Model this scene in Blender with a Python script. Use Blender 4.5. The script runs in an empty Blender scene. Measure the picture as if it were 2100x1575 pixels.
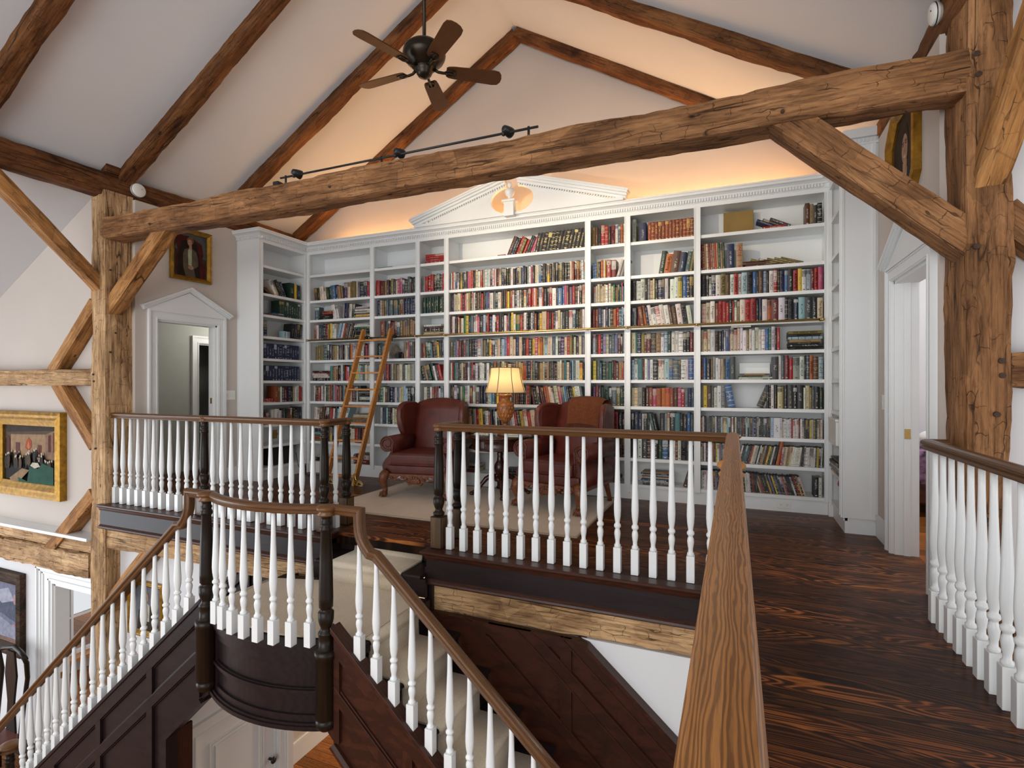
import bpy, bmesh, math, random
from mathutils import Vector, Matrix, noise as mnoise
PI = math.pi
sc = bpy.context.scene
COL = sc.collection

# ------------------------------------------------------------ camera
cam_d = bpy.data.cameras.new('camera')
cam = bpy.data.objects.new('camera', cam_d)
COL.objects.link(cam)
cam.location = (0, 0, 1.22)
cam.rotation_euler = (PI / 2, 0, math.radians(22.9))
cam_d.sensor_fit = 'HORIZONTAL'
cam_d.sensor_width = 36.0
cam_d.lens = 36.0 * 1088 / 2100
cam_d.clip_start = 0.02
sc.camera = cam

# ------------------------------------------------------------ colour management, world, daylight
vs = sc.view_settings
sc.display_settings.display_device = 'sRGB'
vs.view_transform = 'Standard'
vs.look = 'None'
vs.gamma = 1
vs.use_curve_mapping = False
vs.exposure = 0.0
sc.cycles.max_bounces = 7
sc.cycles.diffuse_bounces = 4
sc.cycles.glossy_bounces = 3
sc.cycles.sample_clamp_indirect = 4.0
sc.cycles.caustics_reflective = False
sc.cycles.caustics_refractive = False

W = bpy.data.worlds.new('daylight')
sc.world = W
W.use_nodes = True
wb = W.node_tree.nodes['Background']
wb.inputs[0].default_value = (0.93, 0.96, 1.0, 1)
wb.inputs[1].default_value = 0.88


def area(name, loc, target, sx, sy, power, color, spread=180):
    d = bpy.data.lights.new(name, 'AREA')
    d.shape = 'RECTANGLE'
    d.size, d.size_y = sx, sy
    d.energy = power
    d.color = color
    d.spread = math.radians(spread)
    o = bpy.data.objects.new(name, d)
    COL.objects.link(o)
    o.location = loc
    o.rotation_euler = (Vector(target) - Vector(loc)).to_track_quat('-Z', 'Y').to_euler()
    return o


# unseen fill light added behind the camera; side lights stand in for window daylight
area('daylight_fill_gable', (-2.4, -5.2, 1.6), (-2.4, 6.0, 2.6), 6.5, 4.6, 330, (1.0, 0.985, 0.96))
area('window_daylight_west', (-10.6, -0.5, -0.6), (-3.0, 2.8, -0.2), 5.0, 4.4, 240, (0.86, 0.93, 1.0))
area('window_daylight_east', (5.2, 0.5, 1.2), (-1.0, 4.2, 1.8), 4.0, 3.0, 90, (1.0, 0.98, 0.95))


def bulb(name, loc, power, color, r=0.12):
    d = bpy.data.lights.new(name, 'POINT')
    d.energy = power
    d.color = color
    d.shadow_soft_size = r
    o = bpy.data.objects.new(name, d)
    COL.objects.link(o)
    o.location = loc
    return o


bulb('hall_fill', (-3.2, 6.9, -0.9), 150, (1.0, 0.80, 0.55))  # added point light without a fixture, warms and brightens the inner hall floor
bulb('passage_fill', (-6.5, 5.6, 2.1), 16, (1.0, 0.96, 0.88))  # fill added to lift the dark passage behind the side door
bulb('bedroom_fill', (2.3, 5.4, 2.3), 70, (1.0, 0.97, 0.95))  # unseen fill added so the room past the right door reads bright
bulb('sunroom_fill', (-7.4, 5.6, -0.6), 60, (1.0, 0.97, 0.92))  # added fill that lightens the sun room doorway, no lamp modelled


def spot(name, loc, target, power, color, ang=70, blend=0.7, r=0.03):
    d = bpy.data.lights.new(name, 'SPOT')
    d.energy = power
    d.color = color
    d.spot_size = math.radians(ang)
    d.spot_blend = blend
    d.shadow_soft_size = r
    o = bpy.data.objects.new(name, d)
    COL.objects.link(o)
    o.location = loc
    o.rotation_euler = (Vector(target) - Vector(loc)).to_track_quat('-Z', 'Y').to_euler()
    return o


# ------------------------------------------------------------ tagging and object helpers
def tag(o, label=None, cat=None, group=None, kind=None):
    if label: o['label'] = label
    if cat: o['category'] = cat
    if group: o['group'] = group
    if kind: o['kind'] = kind
    return o


def thing(name, label, cat, loc=(0, 0, 0), rotz=0.0, group=None):
    o = bpy.data.objects.new(name, None)
    o.empty_display_size = 0.1
    COL.objects.link(o)
    o.location = loc
    o.rotation_euler = (0, 0, rotz)
    return tag(o, label, cat, group)


def link_mesh(name, me, parent=None):
    o = bpy.data.objects.new(name, me)
    COL.objects.link(o)
    if parent is not None:
        o.parent = parent
    return o


class MB:
    """collects shapes into one bmesh; off = world point that becomes the mesh origin"""

    def __init__(self, off=(0, 0, 0)):
        self.bm = bmesh.new()
        self.uv = self.bm.loops.layers.uv.new('UVMap')
        self.off = Vector(off)

    def v(self, p):
        return self.bm.verts.new(Vector(p) - self.off)

    def f(self, vs, mi=0, smooth=False):
        try:
            fc = self.bm.faces.new(vs)
        except ValueError:
            return None
        fc.material_index = mi
        fc.smooth = smooth
        return fc

    def box(self, x0, x1, y0, y1, z0, z1, mi=0, bev=0.0, M=None):
        ps = [(x, y, z) for z in (z0, z1) for y in (y0, y1) for x in (x0, x1)]
        if M is not None:
            ps = [M @ Vector(p) for p in ps]
        v = [self.v(p) for p in ps]
        fs = [self.f([v[i] for i in q], mi) for q in
              ((0, 2, 3, 1), (4, 5, 7, 6), (0, 1, 5, 4), (2, 6, 7, 3), (0, 4, 6, 2), (1, 3, 7, 5))]
        if bev > 0:
            es = set()
            for fc in fs:
                es.update(fc.edges)
            bmesh.ops.bevel(self.bm, geom=list(es), offset=bev, segments=2, affect='EDGES', profile=0.6, clamp_overlap=True)
        return self

    def prism(self, poly, axis, a0, a1, mi=0, bev=0.0, smooth=False):
        """poly: 2-D outline; axis 'X': (y,z), 'Y': (x,z), 'Z': (x,y), extruded a0..a1"""
        def P(q, a):
            return {'X': (a, q[0], q[1]), 'Y': (q[0], a, q[1]), 'Z': (q[0], q[1], a)}[axis]
        A = [self.v(P(q, a0)) for q in poly]
        B = [self.v(P(q, a1)) for q in poly]
        n = len(poly)
        fs = [self.f(A[::-1], mi), self.f(B, mi)]
        for i in range(n):
            fs.append(self.f([A[i], A[(i + 1) % n], B[(i + 1) % n], B[i]], mi, smooth))
        fs = [q for q in fs if q]
        bmesh.ops.recalc_face_normals(self.bm, faces=fs)
        if bev > 0:
            es = set(fs[0].edges) | set(fs[1].edges)
            bmesh.ops.bevel(self.bm, geom=list(es), offset=bev, segments=2, affect='EDGES', profile=0.6, clamp_overlap=True)
        return self

    def lathe(self, prof, c=(0, 0, 0), seg=16, mi=0, M=None, smooth=True):
        """prof: (r, z) from bottom to top around a vertical axis through c"""
        c = Vector(c)
        rings = []
        for r, z in prof:
            ring = []
            for k in range(seg):
                a = 2 * PI * k / seg
                p = Vector((r * math.cos(a), r * math.sin(a), z))
                if M is not None:
                    p = M @ p
                ring.append(self.v(p + c))
            rings.append(ring)
        for i in range(len(rings) - 1):
            for k in range(seg):
                k2 = (k + 1) % seg
                self.f([rings[i][k], rings[i][k2], rings[i + 1][k2], rings[i + 1][k]], mi, smooth)
        self.f(rings[0][::-1], mi)
        self.f(rings[-1], mi)
        return self

    def cyl(self, p0, p1, r0, r1=None, seg=12, mi=0, smooth=True):
        p0, p1 = Vector(p0), Vector(p1)
        d = p1 - p0
        M = d.to_track_quat('Z', 'Y').to_matrix()
        self.lathe([(r0, 0), (r0 if r1 is None else r1, d.length)], p0, seg, mi, M, smooth)
        return self

    def ball(self, c, rx, ry=None, rz=None, seg=14, mi=0, M=None):
        ry = rx if ry is None else ry
        rz = rx if rz is None else rz
        n = max(6, seg // 2)
        prof = []
        for i in range(n + 1):
            t = -PI / 2 + PI * i / n
            prof.append((max(1e-4, math.cos(t)), math.sin(t)))
        S = Matrix.Diagonal((rx, ry, rz))
        self.lathe(prof, c, seg, mi, (M @ S) if M is not None else S)
        return self

    def tube(self, pts, rad, seg=10, mi=0, cap=True):
        pts = [Vector(p) for p in pts]
        n = len(pts)
        rr = rad if isinstance(rad, (list, tuple)) else [rad] * n
        rings = []
        t0 = (pts[1] - pts[0]).normalized()
        up = Vector((0, 0, 1)) if abs(t0.z) < 0.9 else Vector((0, 1, 0))
        nrm = t0.cross(up).normalized()
        for i in range(n):
            t = (pts[min(i + 1, n - 1)] - pts[max(i - 1, 0)]).normalized()
            nrm = (nrm - t * nrm.dot(t)).normalized()
            b = t.cross(nrm)
            rings.append([self.v(pts[i] + rr[i] * (math.cos(2 * PI * k / seg) * nrm + math.sin(2 * PI * k / seg) * b)) for k in range(seg)])
        for i in range(n - 1):
            for k in range(seg):
                k2 = (k + 1) % seg
                self.f([rings[i][k], rings[i][k2], rings[i + 1][k2], rings[i + 1][k]], mi, True)
        if cap:
            self.f(rings[0][::-1], mi)
            self.f(rings[-1], mi)
        return self

    def sweep(self, pts, prof, mi=0, smooth=True, side=None):
        """sweep closed profile (a sideways, b up) along pts; cross-sections mitred; UV u = metres along"""
        pts = [Vector(p) for p in pts]
        n = len(pts)
        rings, us, u = [], [], 0.0
        m = len(prof)
        for i in range(n):
            tin = (pts[i] - pts[i - 1]).normalized() if i > 0 else None
            tout = (pts[i + 1] - pts[i]).normalized() if i < n - 1 else None
            t = (tin or tout) if (tin is None or tout is None) else (tin + tout).normalized()
            ref = tout or tin
            if side is not None:
                s = Vector(side)
                up = s.cross(ref).normalized()
            else:
                up = Vector((0, 0, 1))
                s = ref.cross(up)
                if s.length < 1e-3:
                    s = Vector((1, 0, 0))
                s.normalize()
                up = s.cross(ref).normalized()
            d0 = tout or tin
            ring = []
            for a, b in prof:
                q = pts[i] + s * a + up * b
                den = d0.dot(t)
                if tin is not None and tout is not None and abs(den) > 0.2:
                    q = q - d0 * ((q - pts[i]).dot(t) / den)
                ring.append(self.v(q))
            rings.append(ring)
            if i > 0:
                u += (pts[i] - pts[i - 1]).length
            us.append(u)
        per = [0.0]
        for k in range(m):
            a, b = prof[k], prof[(k + 1) % m]
            per.append(per[-1] + math.hypot(a[0] - b[0], a[1] - b[1]))
        for i in range(n - 1):
            for k in range(m):
                k2 = (k + 1) % m
                fc = self.f([rings[i][k], rings[i + 1][k], rings[i + 1][k2], rings[i][k2]], mi, smooth)
                if fc:
                    for lp, uvv in zip(fc.loops, ((us[i], per[k]), (us[i + 1], per[k]), (us[i + 1], per[k + 1]), (us[i], per[k + 1]))):
                        lp[self.uv].uv = uvv
        self.f(rings[0], mi)
        self.f(rings[-1][::-1], mi)
        return self

    def grid(self, fn, nu, nv, mi=0, smooth=True, close_u=False):
        """surface from fn(i/nu, j/nv)"""
        R = [[self.v(fn(i / nu, j / nv)) for j in range(nv + 1)] for i in range(nu if close_u else nu + 1)]
        n = len(R)
        for i in range(n if close_u else n - 1):
            for j in range(nv):
                self.f([R[i][j], R[(i + 1) % n][j], R[(i + 1) % n][j + 1], R[i][j + 1]], mi, smooth)
        return R

    def mesh(self, name, mats):
        bmesh.ops.recalc_face_normals(self.bm, faces=self.bm.faces)
        me = bpy.data.meshes.new(name)
        self.bm.to_mesh(me)
        self.bm.free()
        for m in (mats if isinstance(mats, (list, tuple)) else [mats]):
            me.materials.append(m)
        return me

    def obj(self, name, mats, parent=None, sub=0, sol=0.0, autosm=False):
        me = self.mesh(name, mats)
        o = link_mesh(name, me, parent)
        if sol:
            s = o.modifiers.new('thickness', 'SOLIDIFY')
            s.thickness = sol
            s.offset = 0
        if sub:
            s = o.modifiers.new('smooth', 'SUBSURF')
            s.levels = s.render_levels = sub
        return o


# ------------------------------------------------------------ procedural materials
def srgb(r, g, b):
    def c(x):
        x /= 255.0
        return x / 12.92 if x <= 0.04045 else ((x + 0.055) / 1.055) ** 2.4
    return (c(r), c(g), c(b), 1)


class NT:
    def __init__(self, name):
        self.m = bpy.data.materials.new(name)
        self.m.use_nodes = True
        self.t = self.m.node_tree
        self.p = self.t.nodes['Principled BSDF']
        self.L = self.t.links

    def n(self, typ, **kw):
        nd = self.t.nodes.new(typ)
        for k, v in kw.items():
            setattr(nd, k, v)
        return nd

    def put(self, sock, val):
        if hasattr(val, 'is_output') or isinstance(val, bpy.types.NodeSocket):
            self.L.new(val, sock)
        else:
            sock.default_value = val

    def coord(self, kind, scale=(1, 1, 1), loc=(0, 0, 0)):
        tc = self.n('ShaderNodeTexCoord')
        mp = self.n('ShaderNodeMapping')
        mp.inputs['Scale'].default_value = scale
        mp.inputs['Location'].default_value = loc
        self.L.new(tc.outputs[kind], mp.inputs['Vector'])
        return mp.outputs['Vector']

    def noise(self, vec, scale, detail=4, rough=0.55, dist=0.0):
        nd = self.n('ShaderNodeTexNoise')
        self.L.new(vec, nd.inputs['Vector'])
        nd.inputs['Scale'].default_value = scale
        nd.inputs['Detail'].default_value = detail
        nd.inputs['Roughness'].default_value = rough
        nd.inputs['Distortion'].default_value = dist
        return nd.outputs['Fac']

    def ramp(self, fac, stops, mode='LINEAR'):
        nd = self.n('ShaderNodeValToRGB')
        nd.color_ramp.interpolation = mode
        e = nd.color_ramp.elements
        while len(e) < len(stops):
            e.new(0.5)
        for q, (pos, colr) in zip(e, stops):
            q.position = pos
            q.color = colr if len(colr) == 4 else (*colr, 1)
        self.L.new(fac, nd.inputs['Fac'])
        return nd.outputs['Color']

    def mix(self, fac, a, b, blend='MIX'):
        nd = self.n('ShaderNodeMix', data_type='RGBA', blend_type=blend)
        self.put(nd.inputs['Factor'], fac)
        self.put(nd.inputs['A'], a)
        self.put(nd.inputs['B'], b)
        for o in nd.outputs:
            if o.type == 'RGBA':
                return o

    def math(self, op, a, b=0.0, c=None):
        nd = self.n('ShaderNodeMath', operation=op)
        self.put(nd.inputs[0], a)
        self.put(nd.inputs[1], b)
        if c is not None:
            self.put(nd.inputs[2], c)
        return nd.outputs[0]

    def bump(self, h, strength=0.3, dist=0.01):
        nd = self.n('ShaderNodeBump')
        nd.inputs['Strength'].default_value = strength
        nd.inputs['Distance'].default_value = dist
        self.L.new(h, nd.inputs['Height'])
        self.L.new(nd.outputs['Normal'], self.p.inputs['Normal'])

    def done(self, col=None, rough=0.5, metal=0.0, spec=0.5, coat=0.0):
        if col is not None:
            self.put(self.p.inputs['Base Color'], col)
        self.put(self.p.inputs['Roughness'], rough)
        self.p.inputs['Metallic'].default_value = metal
        self.p.inputs['Specular IOR Level'].default_value = spec
        if coat:
            self.p.inputs['Coat Weight'].default_value = coat
            self.p.inputs['Coat Roughness'].default_value = 0.12
        return self.m


def plain(name, col, rough=0.5, metal=0.0, spec=0.5, var=0.06, scale=6.0, bump=0.0, bscale=60.0, coat=0.0):
    t = NT(name)
    v = t.coord('Object')
    n1 = t.noise(v, scale, 3)
    lo = tuple(c * (1 - var) for c in col[:3]) + (1,)
    hi = tuple(min(1, c * (1 + var)) for c in col[:3]) + (1,)
    c = t.ramp(n1, [(0.3, lo), (0.7, hi)])
    if bump:
        t.bump(t.noise(v, bscale, 3), bump, 0.004)
    return t.done(c, rough, metal, spec, coat)


def timber_mat(name, dark, mid, light, seed=0.0, bump=0.8):
    t = NT(name)
    info = t.n('ShaderNodeObjectInfo')
    tc = t.n('ShaderNodeTexCoord')
    add = t.n('ShaderNodeVectorMath', operation='ADD')
    t.L.new(tc.outputs['Object'], add.inputs[0])
    cmb = t.n('ShaderNodeCombineXYZ')
    r10 = t.math('MULTIPLY', info.outputs['Random'], 37.0)
    t.L.new(r10, cmb.inputs[0])
    t.L.new(r10, cmb.inputs[1])
    t.L.new(cmb.outputs[0], add.inputs[1])

    def mp(s):
        m_ = t.n('ShaderNodeMapping')
        m_.inputs['Scale'].default_value = s
        t.L.new(add.outputs[0], m_.inputs['Vector'])
        return m_.outputs['Vector']
    broad = t.noise(mp((0.8, 3.0, 3.0)), 1.8, 5, 0.65, 0.5)
    c = t.ramp(broad, [(0.30, dark), (0.5, mid), (0.72, light)])
    grain = t.noise(mp((1.3, 26, 26)), 2.4, 6, 0.7, 0.5)
    g = t.ramp(grain, [(0.36, (0.34, 0.28, 0.24, 1)), (0.5, (0.95, 0.93, 0.9, 1)), (0.68, (1.35, 1.3, 1.15, 1))])
    c = t.mix(0.8, c, g, 'MULTIPLY')
    # facets left by the broad axe
    vf = t.n('ShaderNodeTexVoronoi', feature='F1')
    t.L.new(mp((4.2, 7.5, 7.5)), vf.inputs['Vector'])
    vf.inputs['Scale'].default_value = 1.0
    sp = t.n('ShaderNodeSeparateColor')
    t.L.new(vf.outputs['Color'], sp.inputs[0])
    c = t.mix(0.55, c, t.ramp(sp.outputs[0], [(0.0, (0.66, 0.62, 0.58, 1)), (1.0, (1.25, 1.22, 1.2, 1))]), 'MULTIPLY')
    ve = t.n('ShaderNodeTexVoronoi', feature='DISTANCE_TO_EDGE')
    t.L.new(mp((4.2, 7.5, 7.5)), ve.inputs['Vector'])
    ve.inputs['Scale'].default_value = 1.0
    gate = t.noise(mp((2.0, 2.0, 2.0)), 2.0, 2)
    em = t.math('MULTIPLY', t.ramp(ve.outputs['Distance'], [(0.0, (1, 1, 1, 1)), (0.03, (0, 0, 0, 1))]), t.ramp(gate, [(0.48, (0, 0, 0, 1)), (0.6, (1, 1, 1, 1))]))
    c = t.mix(t.math('MULTIPLY', em, 0.3), c, (0.02, 0.009, 0.004, 1))
    crack = t.noise(mp((0.35, 6, 6)), 1.0, 2, 0.5, 0.2)
    ck = t.math('ABSOLUTE', t.math('SUBTRACT', crack, 0.5))
    ckm = t.math('MULTIPLY', t.ramp(ck, [(0.0, (1, 1, 1, 1)), (0.008, (0, 0, 0, 1))]), t.ramp(t.noise(mp((0.9, 1.5, 1.5)), 1.3, 2), [(0.45, (0, 0, 0, 1)), (0.55, (1, 1, 1, 1))]))
    c = t.mix(t.math('MULTIPLY', ckm, 0.85), c, (0.010, 0.005, 0.003, 1))
    # short chop marks across the grain
    spx = t.n('ShaderNodeSeparateXYZ')
    t.L.new(add.outputs[0], spx.inputs[0])
    wob = t.noise(mp((3.0, 9, 9)), 2.0, 2)
    cb = t.n('ShaderNodeCombineXYZ')
    t.L.new(t.math('ADD', spx.outputs[0], t.math('MULTIPLY', wob, 0.11)), cb.inputs[0])
    t.L.new(t.math('ADD', t.math('ADD', spx.outputs[1], spx.outputs[2]), t.math('MULTIPLY', wob, 0.07)), cb.inputs[1])
    bk = t.n('ShaderNodeTexBrick')
    t.L.new(cb.outputs[0], bk.inputs['Vector'])
    bk.inputs['Scale'].default_value = 1.0
    bk.inputs['Mortar Size'].default_value = 0.0022
    bk.inputs['Mortar Smooth'].default_value = 0.4
    bk.inputs['Brick Width'].default_value = 0.145
    bk.inputs['Row Height'].default_value = 0.062
    bk.offset = 0.37
    cm = t.math('MULTIPLY', bk.outputs['Fac'], t.ramp(t.noise(mp((4.0, 5.0, 5.0)), 1.7, 2), [(0.47, (0, 0, 0, 1)), (0.58, (1, 1, 1, 1))]))
    c = t.mix(t.math('MULTIPLY', cm, 0.75), c, (0.022, 0.010, 0.005, 1))
    # nail holes and knots
    vo = t.n('ShaderNodeTexVoronoi')
    t.L.new(mp((2.6, 5.0, 5.0)), vo.inputs['Vector'])
    vo.inputs['Scale'].default_value = 1.0
    hole = t.ramp(vo.outputs['Distance'], [(0.0, (1, 1, 1, 1)), (0.05, (1, 1, 1, 1)), (0.075, (0, 0, 0, 1))])
    c = t.mix(t.math('MULTIPLY', hole, 0.8), c, (0.010, 0.005, 0.003, 1))
    h = t.math('ADD', t.math('MULTIPLY', grain, 0.35), t.math('MULTIPLY', sp.outputs[0], 0.5))
    h = t.math('SUBTRACT', h, t.math('MULTIPLY', ckm, 1.0))
    h = t.math('SUBTRACT', h, t.math('MULTIPLY', cm, 0.7))
    t.bump(h, bump, 0.012)
    return t.done(c, 0.75, 0, 0.2)


def oak_mat(name, base, dark, rough=0.3, coord='UV', scale=(1, 1, 1), ring=9.0, amount=0.8, spec=0.5, dist=7.0):
    t = NT(name)
    v = t.coord(coord, scale)
    d = t.noise(v, 2.2, 3, 0.5, 0.3)
    wv = t.n('ShaderNodeTexWave', wave_type='BANDS', bands_direction='Y')
    t.L.new(v, wv.inputs['Vector'])
    wv.inputs['Scale'].default_value = ring
    wv.inputs['Distortion'].default_value = dist
    wv.inputs['Detail'].default_value = 2.5
    wv.inputs['Detail Scale'].default_value = 0.9
    fv = t.coord(coord, (scale[0] * 1.5, scale[1] * 5, scale[2] * 5) if coord == 'UV' else scale)
    fine = t.noise(fv, 12 if coord == 'UV' else 30, 3, 0.6)
    k = t.ramp(wv.outputs['Fac'], [(0.0, (0, 0, 0, 1)), (0.42, (0.2, 0.2, 0.2, 1)), (0.78, (1, 1, 1, 1))])
    c = t.mix(t.math('MULTIPLY', k, amount), base, dark)
    c = t.mix(0.35, c, t.ramp(fine, [(0.35, (0.5, 0.45, 0.4, 1)), (0.6, (1.1, 1.1, 1.1, 1))]), 'MULTIPLY')
    c = t.mix(0.3, c, t.ramp(d, [(0.3, (0.6, 0.55, 0.5, 1)), (0.7, (1.2, 1.15, 1.1, 1))]), 'MULTIPLY')
    t.bump(k, 0.08, 0.002)
    return t.done(c, rough, 0, spec)


def plank_floor(name, base, hi, plank=0.118, ax='X', rough=0.22, amount=1.0):
    """boards run along ax; strong streaky cathedral grain, one tone per board"""
    t = NT(name)
    tc = t.n('ShaderNodeTexCoord')
    sp = t.n('ShaderNodeSeparateXYZ')
    t.L.new(tc.outputs['Object'], sp.inputs[0])
    along, across = (sp.outputs[0], sp.outputs[1]) if ax == 'X' else (sp.outputs[1], sp.outputs[0])
    row = t.math('DIVIDE', across, plank)
    idx = t.math('FLOOR', row)
    fr = t.math('FRACT', row)
    wn = t.n('ShaderNodeTexWhiteNoise', noise_dimensions='1D')
    t.L.new(idx, wn.inputs['W'])
    cmb = t.n('ShaderNodeCombineXYZ')
    t.L.new(t.math('ADD', t.math('MULTIPLY', along, 1.0), t.math('MULTIPLY', wn.outputs['Value'], 40.0)), cmb.inputs[0])
    t.L.new(t.math('ADD', across, t.math('MULTIPLY', wn.outputs['Value'], 11.0)), cmb.inputs[1])

    def mp(s):
        m_ = t.n('ShaderNodeMapping')
        m_.inputs['Scale'].default_value = s
        t.L.new(cmb.outputs[0], m_.inputs['Vector'])
        return m_.outputs['Vector']
    field = t.noise(mp((1.1, 7.5, 1)), 1.0, 1.5, 0.4, 0.2)
    rings = t.math('FRACT', t.math('MULTIPLY', field, 24.0))
    tri = t.math('ABSOLUTE', t.math('SUBTRACT', rings, 0.5))
    k = t.ramp(tri, [(0.2, (0, 0, 0, 1)), (0.46, (1, 1, 1, 1))])
    fine = t.noise(mp((3, 70, 1)), 1.0, 3, 0.6)
    msk = t.noise(mp((0.7, 4, 1)), 1.0, 2)
    amt = t.math('MULTIPLY', k, t.ramp(msk, [(0.35, (0.1, 0.1, 0.1, 1)), (0.62, (1, 1, 1, 1))]))
    c = t.mix(t.math('MULTIPLY', amt, amount), base, hi)
    c = t.mix(0.6, c, t.ramp(fine, [(0.35, (0.45, 0.42, 0.4, 1)), (0.65, (1.3, 1.25, 1.2, 1))]), 'MULTIPLY')
    tone = t.ramp(wn.outputs['Value'], [(0.0, (0.5, 0.47, 0.47, 1)), (1.0, (1.75, 1.5, 1.35, 1))])
    c = t.mix(0.8, c, tone, 'MULTIPLY')
    seam = t.math('GREATER_THAN', t.math('ABSOLUTE', t.math('SUBTRACT', fr, 0.5)), 0.479)
    c = t.mix(t.math('MULTIPLY', seam, 0.9), c, (0.004, 0.002, 0.0015, 1))
    t.bump(t.math('SUBTRACT', t.math('MULTIPLY', fine, 0.3), seam), 0.12, 0.003)
    return t.done(c, rough, 0, 0.10)


def carpet_mat(name, col, sc_=90.0, ribs=None, b=0.5):
    t = NT(name)
    v = t.coord('Object')
    vo = t.n('ShaderNodeTexVoronoi')
    t.L.new(v, vo.inputs['Vector'])
    vo.inputs['Scale'].default_value = sc_
    n1 = t.noise(v, 3.0, 3)
    lo = tuple(c * 0.9 for c in col[:3]) + (1,)
    c = t.ramp(n1, [(0.3, lo), (0.7, col)])
    c = t.mix(0.35, c, t.ramp(vo.outputs['Distance'], [(0.1, (1.1, 1.1, 1.1, 1)), (0.6, (0.62, 0.58, 0.52, 1))]), 'MULTIPLY')
    t.bump(vo.outputs['Distance'], b, -0.003)
    t.done(c, 0.95, 0, 0.1)
    t.p.inputs['Sheen Weight'].default_value = 0.2
    return t.m


def emit(name, col, strength):
    m = bpy.data.materials.new(name)
    m.use_nodes = True
    p = m.node_tree.nodes['Principled BSDF']
    p.inputs['Base Color'].default_value = (0.02, 0.02, 0.02, 1)
    p.inputs['Emission Color'].default_value = col
    p.inputs['Emission Strength'].default_value = strength
    return m


def glass_mat(name):
    m = bpy.data.materials.new(name)
    m.use_nodes = True
    nt = m.node_tree
    out = nt.nodes['Material Output']
    tr = nt.nodes.new('ShaderNodeBsdfTransparent')
    gl = nt.nodes.new('ShaderNodeBsdfGlossy')
    gl.inputs['Roughness'].default_value = 0.02
    fr = nt.nodes.new('ShaderNodeFresnel')
    fr.inputs['IOR'].default_value = 1.45
    mx = nt.nodes.new('ShaderNodeMixShader')
    nt.links.new(fr.outputs[0], mx.inputs[0])
    nt.links.new(tr.outputs[0], mx.inputs[1])
    nt.links.new(gl.outputs[0], mx.inputs[2])
    nt.links.new(mx.outputs[0], out.inputs['Surface'])
    return m


M = {}
M['timber'] = timber_mat('hewn_timber', (0.100, 0.046, 0.019, 1), (0.255, 0.125, 0.054, 1), (0.42, 0.225, 0.105, 1))
M['timber_red'] = timber_mat('hewn_timber_reddish', (0.042, 0.016, 0.006, 1), (0.14, 0.056, 0.019, 1), (0.25, 0.115, 0.042, 1))
M['timber_pale'] = timber_mat('hewn_timber_pale', (0.20, 0.11, 0.05, 1), (0.46, 0.29, 0.15, 1), (0.66, 0.46, 0.27, 1))
M['timber_brace'] = timber_mat('sawn_brace_timber', (0.20, 0.085, 0.028, 1), (0.37, 0.18, 0.062, 1), (0.50, 0.28, 0.12, 1), bump=0.35)
M['ceiling'] = plain('ceiling_paint', (0.655, 0.665, 0.685), 0.9, var=0.03, scale=0.8, spec=0.1)
M['wall'] = plain('warm_grey_wall_paint', (0.575, 0.515, 0.465), 0.9, var=0.03, scale=1.0, bump=0.1, bscale=40, spec=0.1)
M['wall_white'] = plain('white_plaster', (0.74, 0.74, 0.75), 0.9, var=0.03, scale=1.0, bump=0.3, bscale=24, spec=0.1)
M['hall'] = plain('sage_hall_paint', (0.42, 0.44, 0.40), 0.9, var=0.03, spec=0.1)
M['white'] = plain('white_trim_paint', (0.80, 0.82, 0.82), 0.35, var=0.015, scale=2)
M['white_gloss'] = plain('white_baluster_paint', (0.82, 0.84, 0.84), 0.28, var=0.01, scale=2)
M['floor'] = plank_floor('dark_pine_boards', (0.040, 0.0145, 0.0075, 1), (0.38, 0.145, 0.038, 1), 0.125, rough=0.33, amount=0.95)
M['floor_low'] = plank_floor('honey_pine_boards', (0.24, 0.095, 0.026, 1), (0.40, 0.19, 0.06, 1), 0.14, 'X', 0.3, 0.5)
M['cherry'] = oak_mat('dark_cherry', (0.020, 0.0118, 0.0122, 1), (0.012, 0.007, 0.0075, 1), 0.36, 'Object', (1.2, 6, 6), 3.0, 0.5, 0.22)
M['cherry_red'] = oak_mat('red_cherry', (0.056, 0.0175, 0.0095, 1), (0.024, 0.009, 0.006, 1), 0.33, 'Object', (2, 5, 5), 3.0, 0.6, 0.3)
M['oak'] = oak_mat('oak_handrail', (0.47, 0.205, 0.056, 1), (0.15, 0.058, 0.017, 1), 0.36, 'UV', (1.7, 15, 1), 3.6, 0.75, 0.35, dist=13.0)
M['oak_dark'] = oak_mat('walnut_stained_rail', (0.165, 0.072, 0.023, 1), (0.035, 0.014, 0.006, 1), 0.3, 'UV', (4, 24, 1), 1.6, 0.6, 0.4)
M['newel'] = oak_mat('dark_turned_newel', (0.020, 0.0125, 0.008, 1), (0.010, 0.007, 0.005, 1), 0.3, 'Object', (6, 6, 1.2), 2.0, 0.5, 0.22)
M['newel_block'] = oak_mat('newel_block_wood', (0.135, 0.068, 0.025, 1), (0.04, 0.022, 0.011, 1), 0.3, 'Object', (6, 6, 1.2), 2.0, 0.6)
M['ladder'] = oak_mat('honey_oak_ladder', (0.60, 0.25, 0.055, 1), (0.38, 0.14, 0.03, 1), 0.35, 'Object', (14, 14, 1.2), 2.0, 0.5)
M['leather'] = plain('oxblood_leather', (0.098, 0.016, 0.009), 0.40, var=0.28, scale=9, bump=0.12, bscale=220)
M['carved'] = plain('carved_mahogany', (0.17, 0.055, 0.022), 0.36, var=0.45, scale=30, bump=0.5, bscale=70)
M['mahogany'] = oak_mat('mahogany', (0.060, 0.018, 0.010, 1), (0.025, 0.008, 0.005, 1), 0.2, 'Object', (2, 9, 9), 2.0, 0.7)
M['brass'] = plain('polished_brass', (0.70, 0.48, 0.17), 0.22, 1.0, var=0.05)
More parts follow.
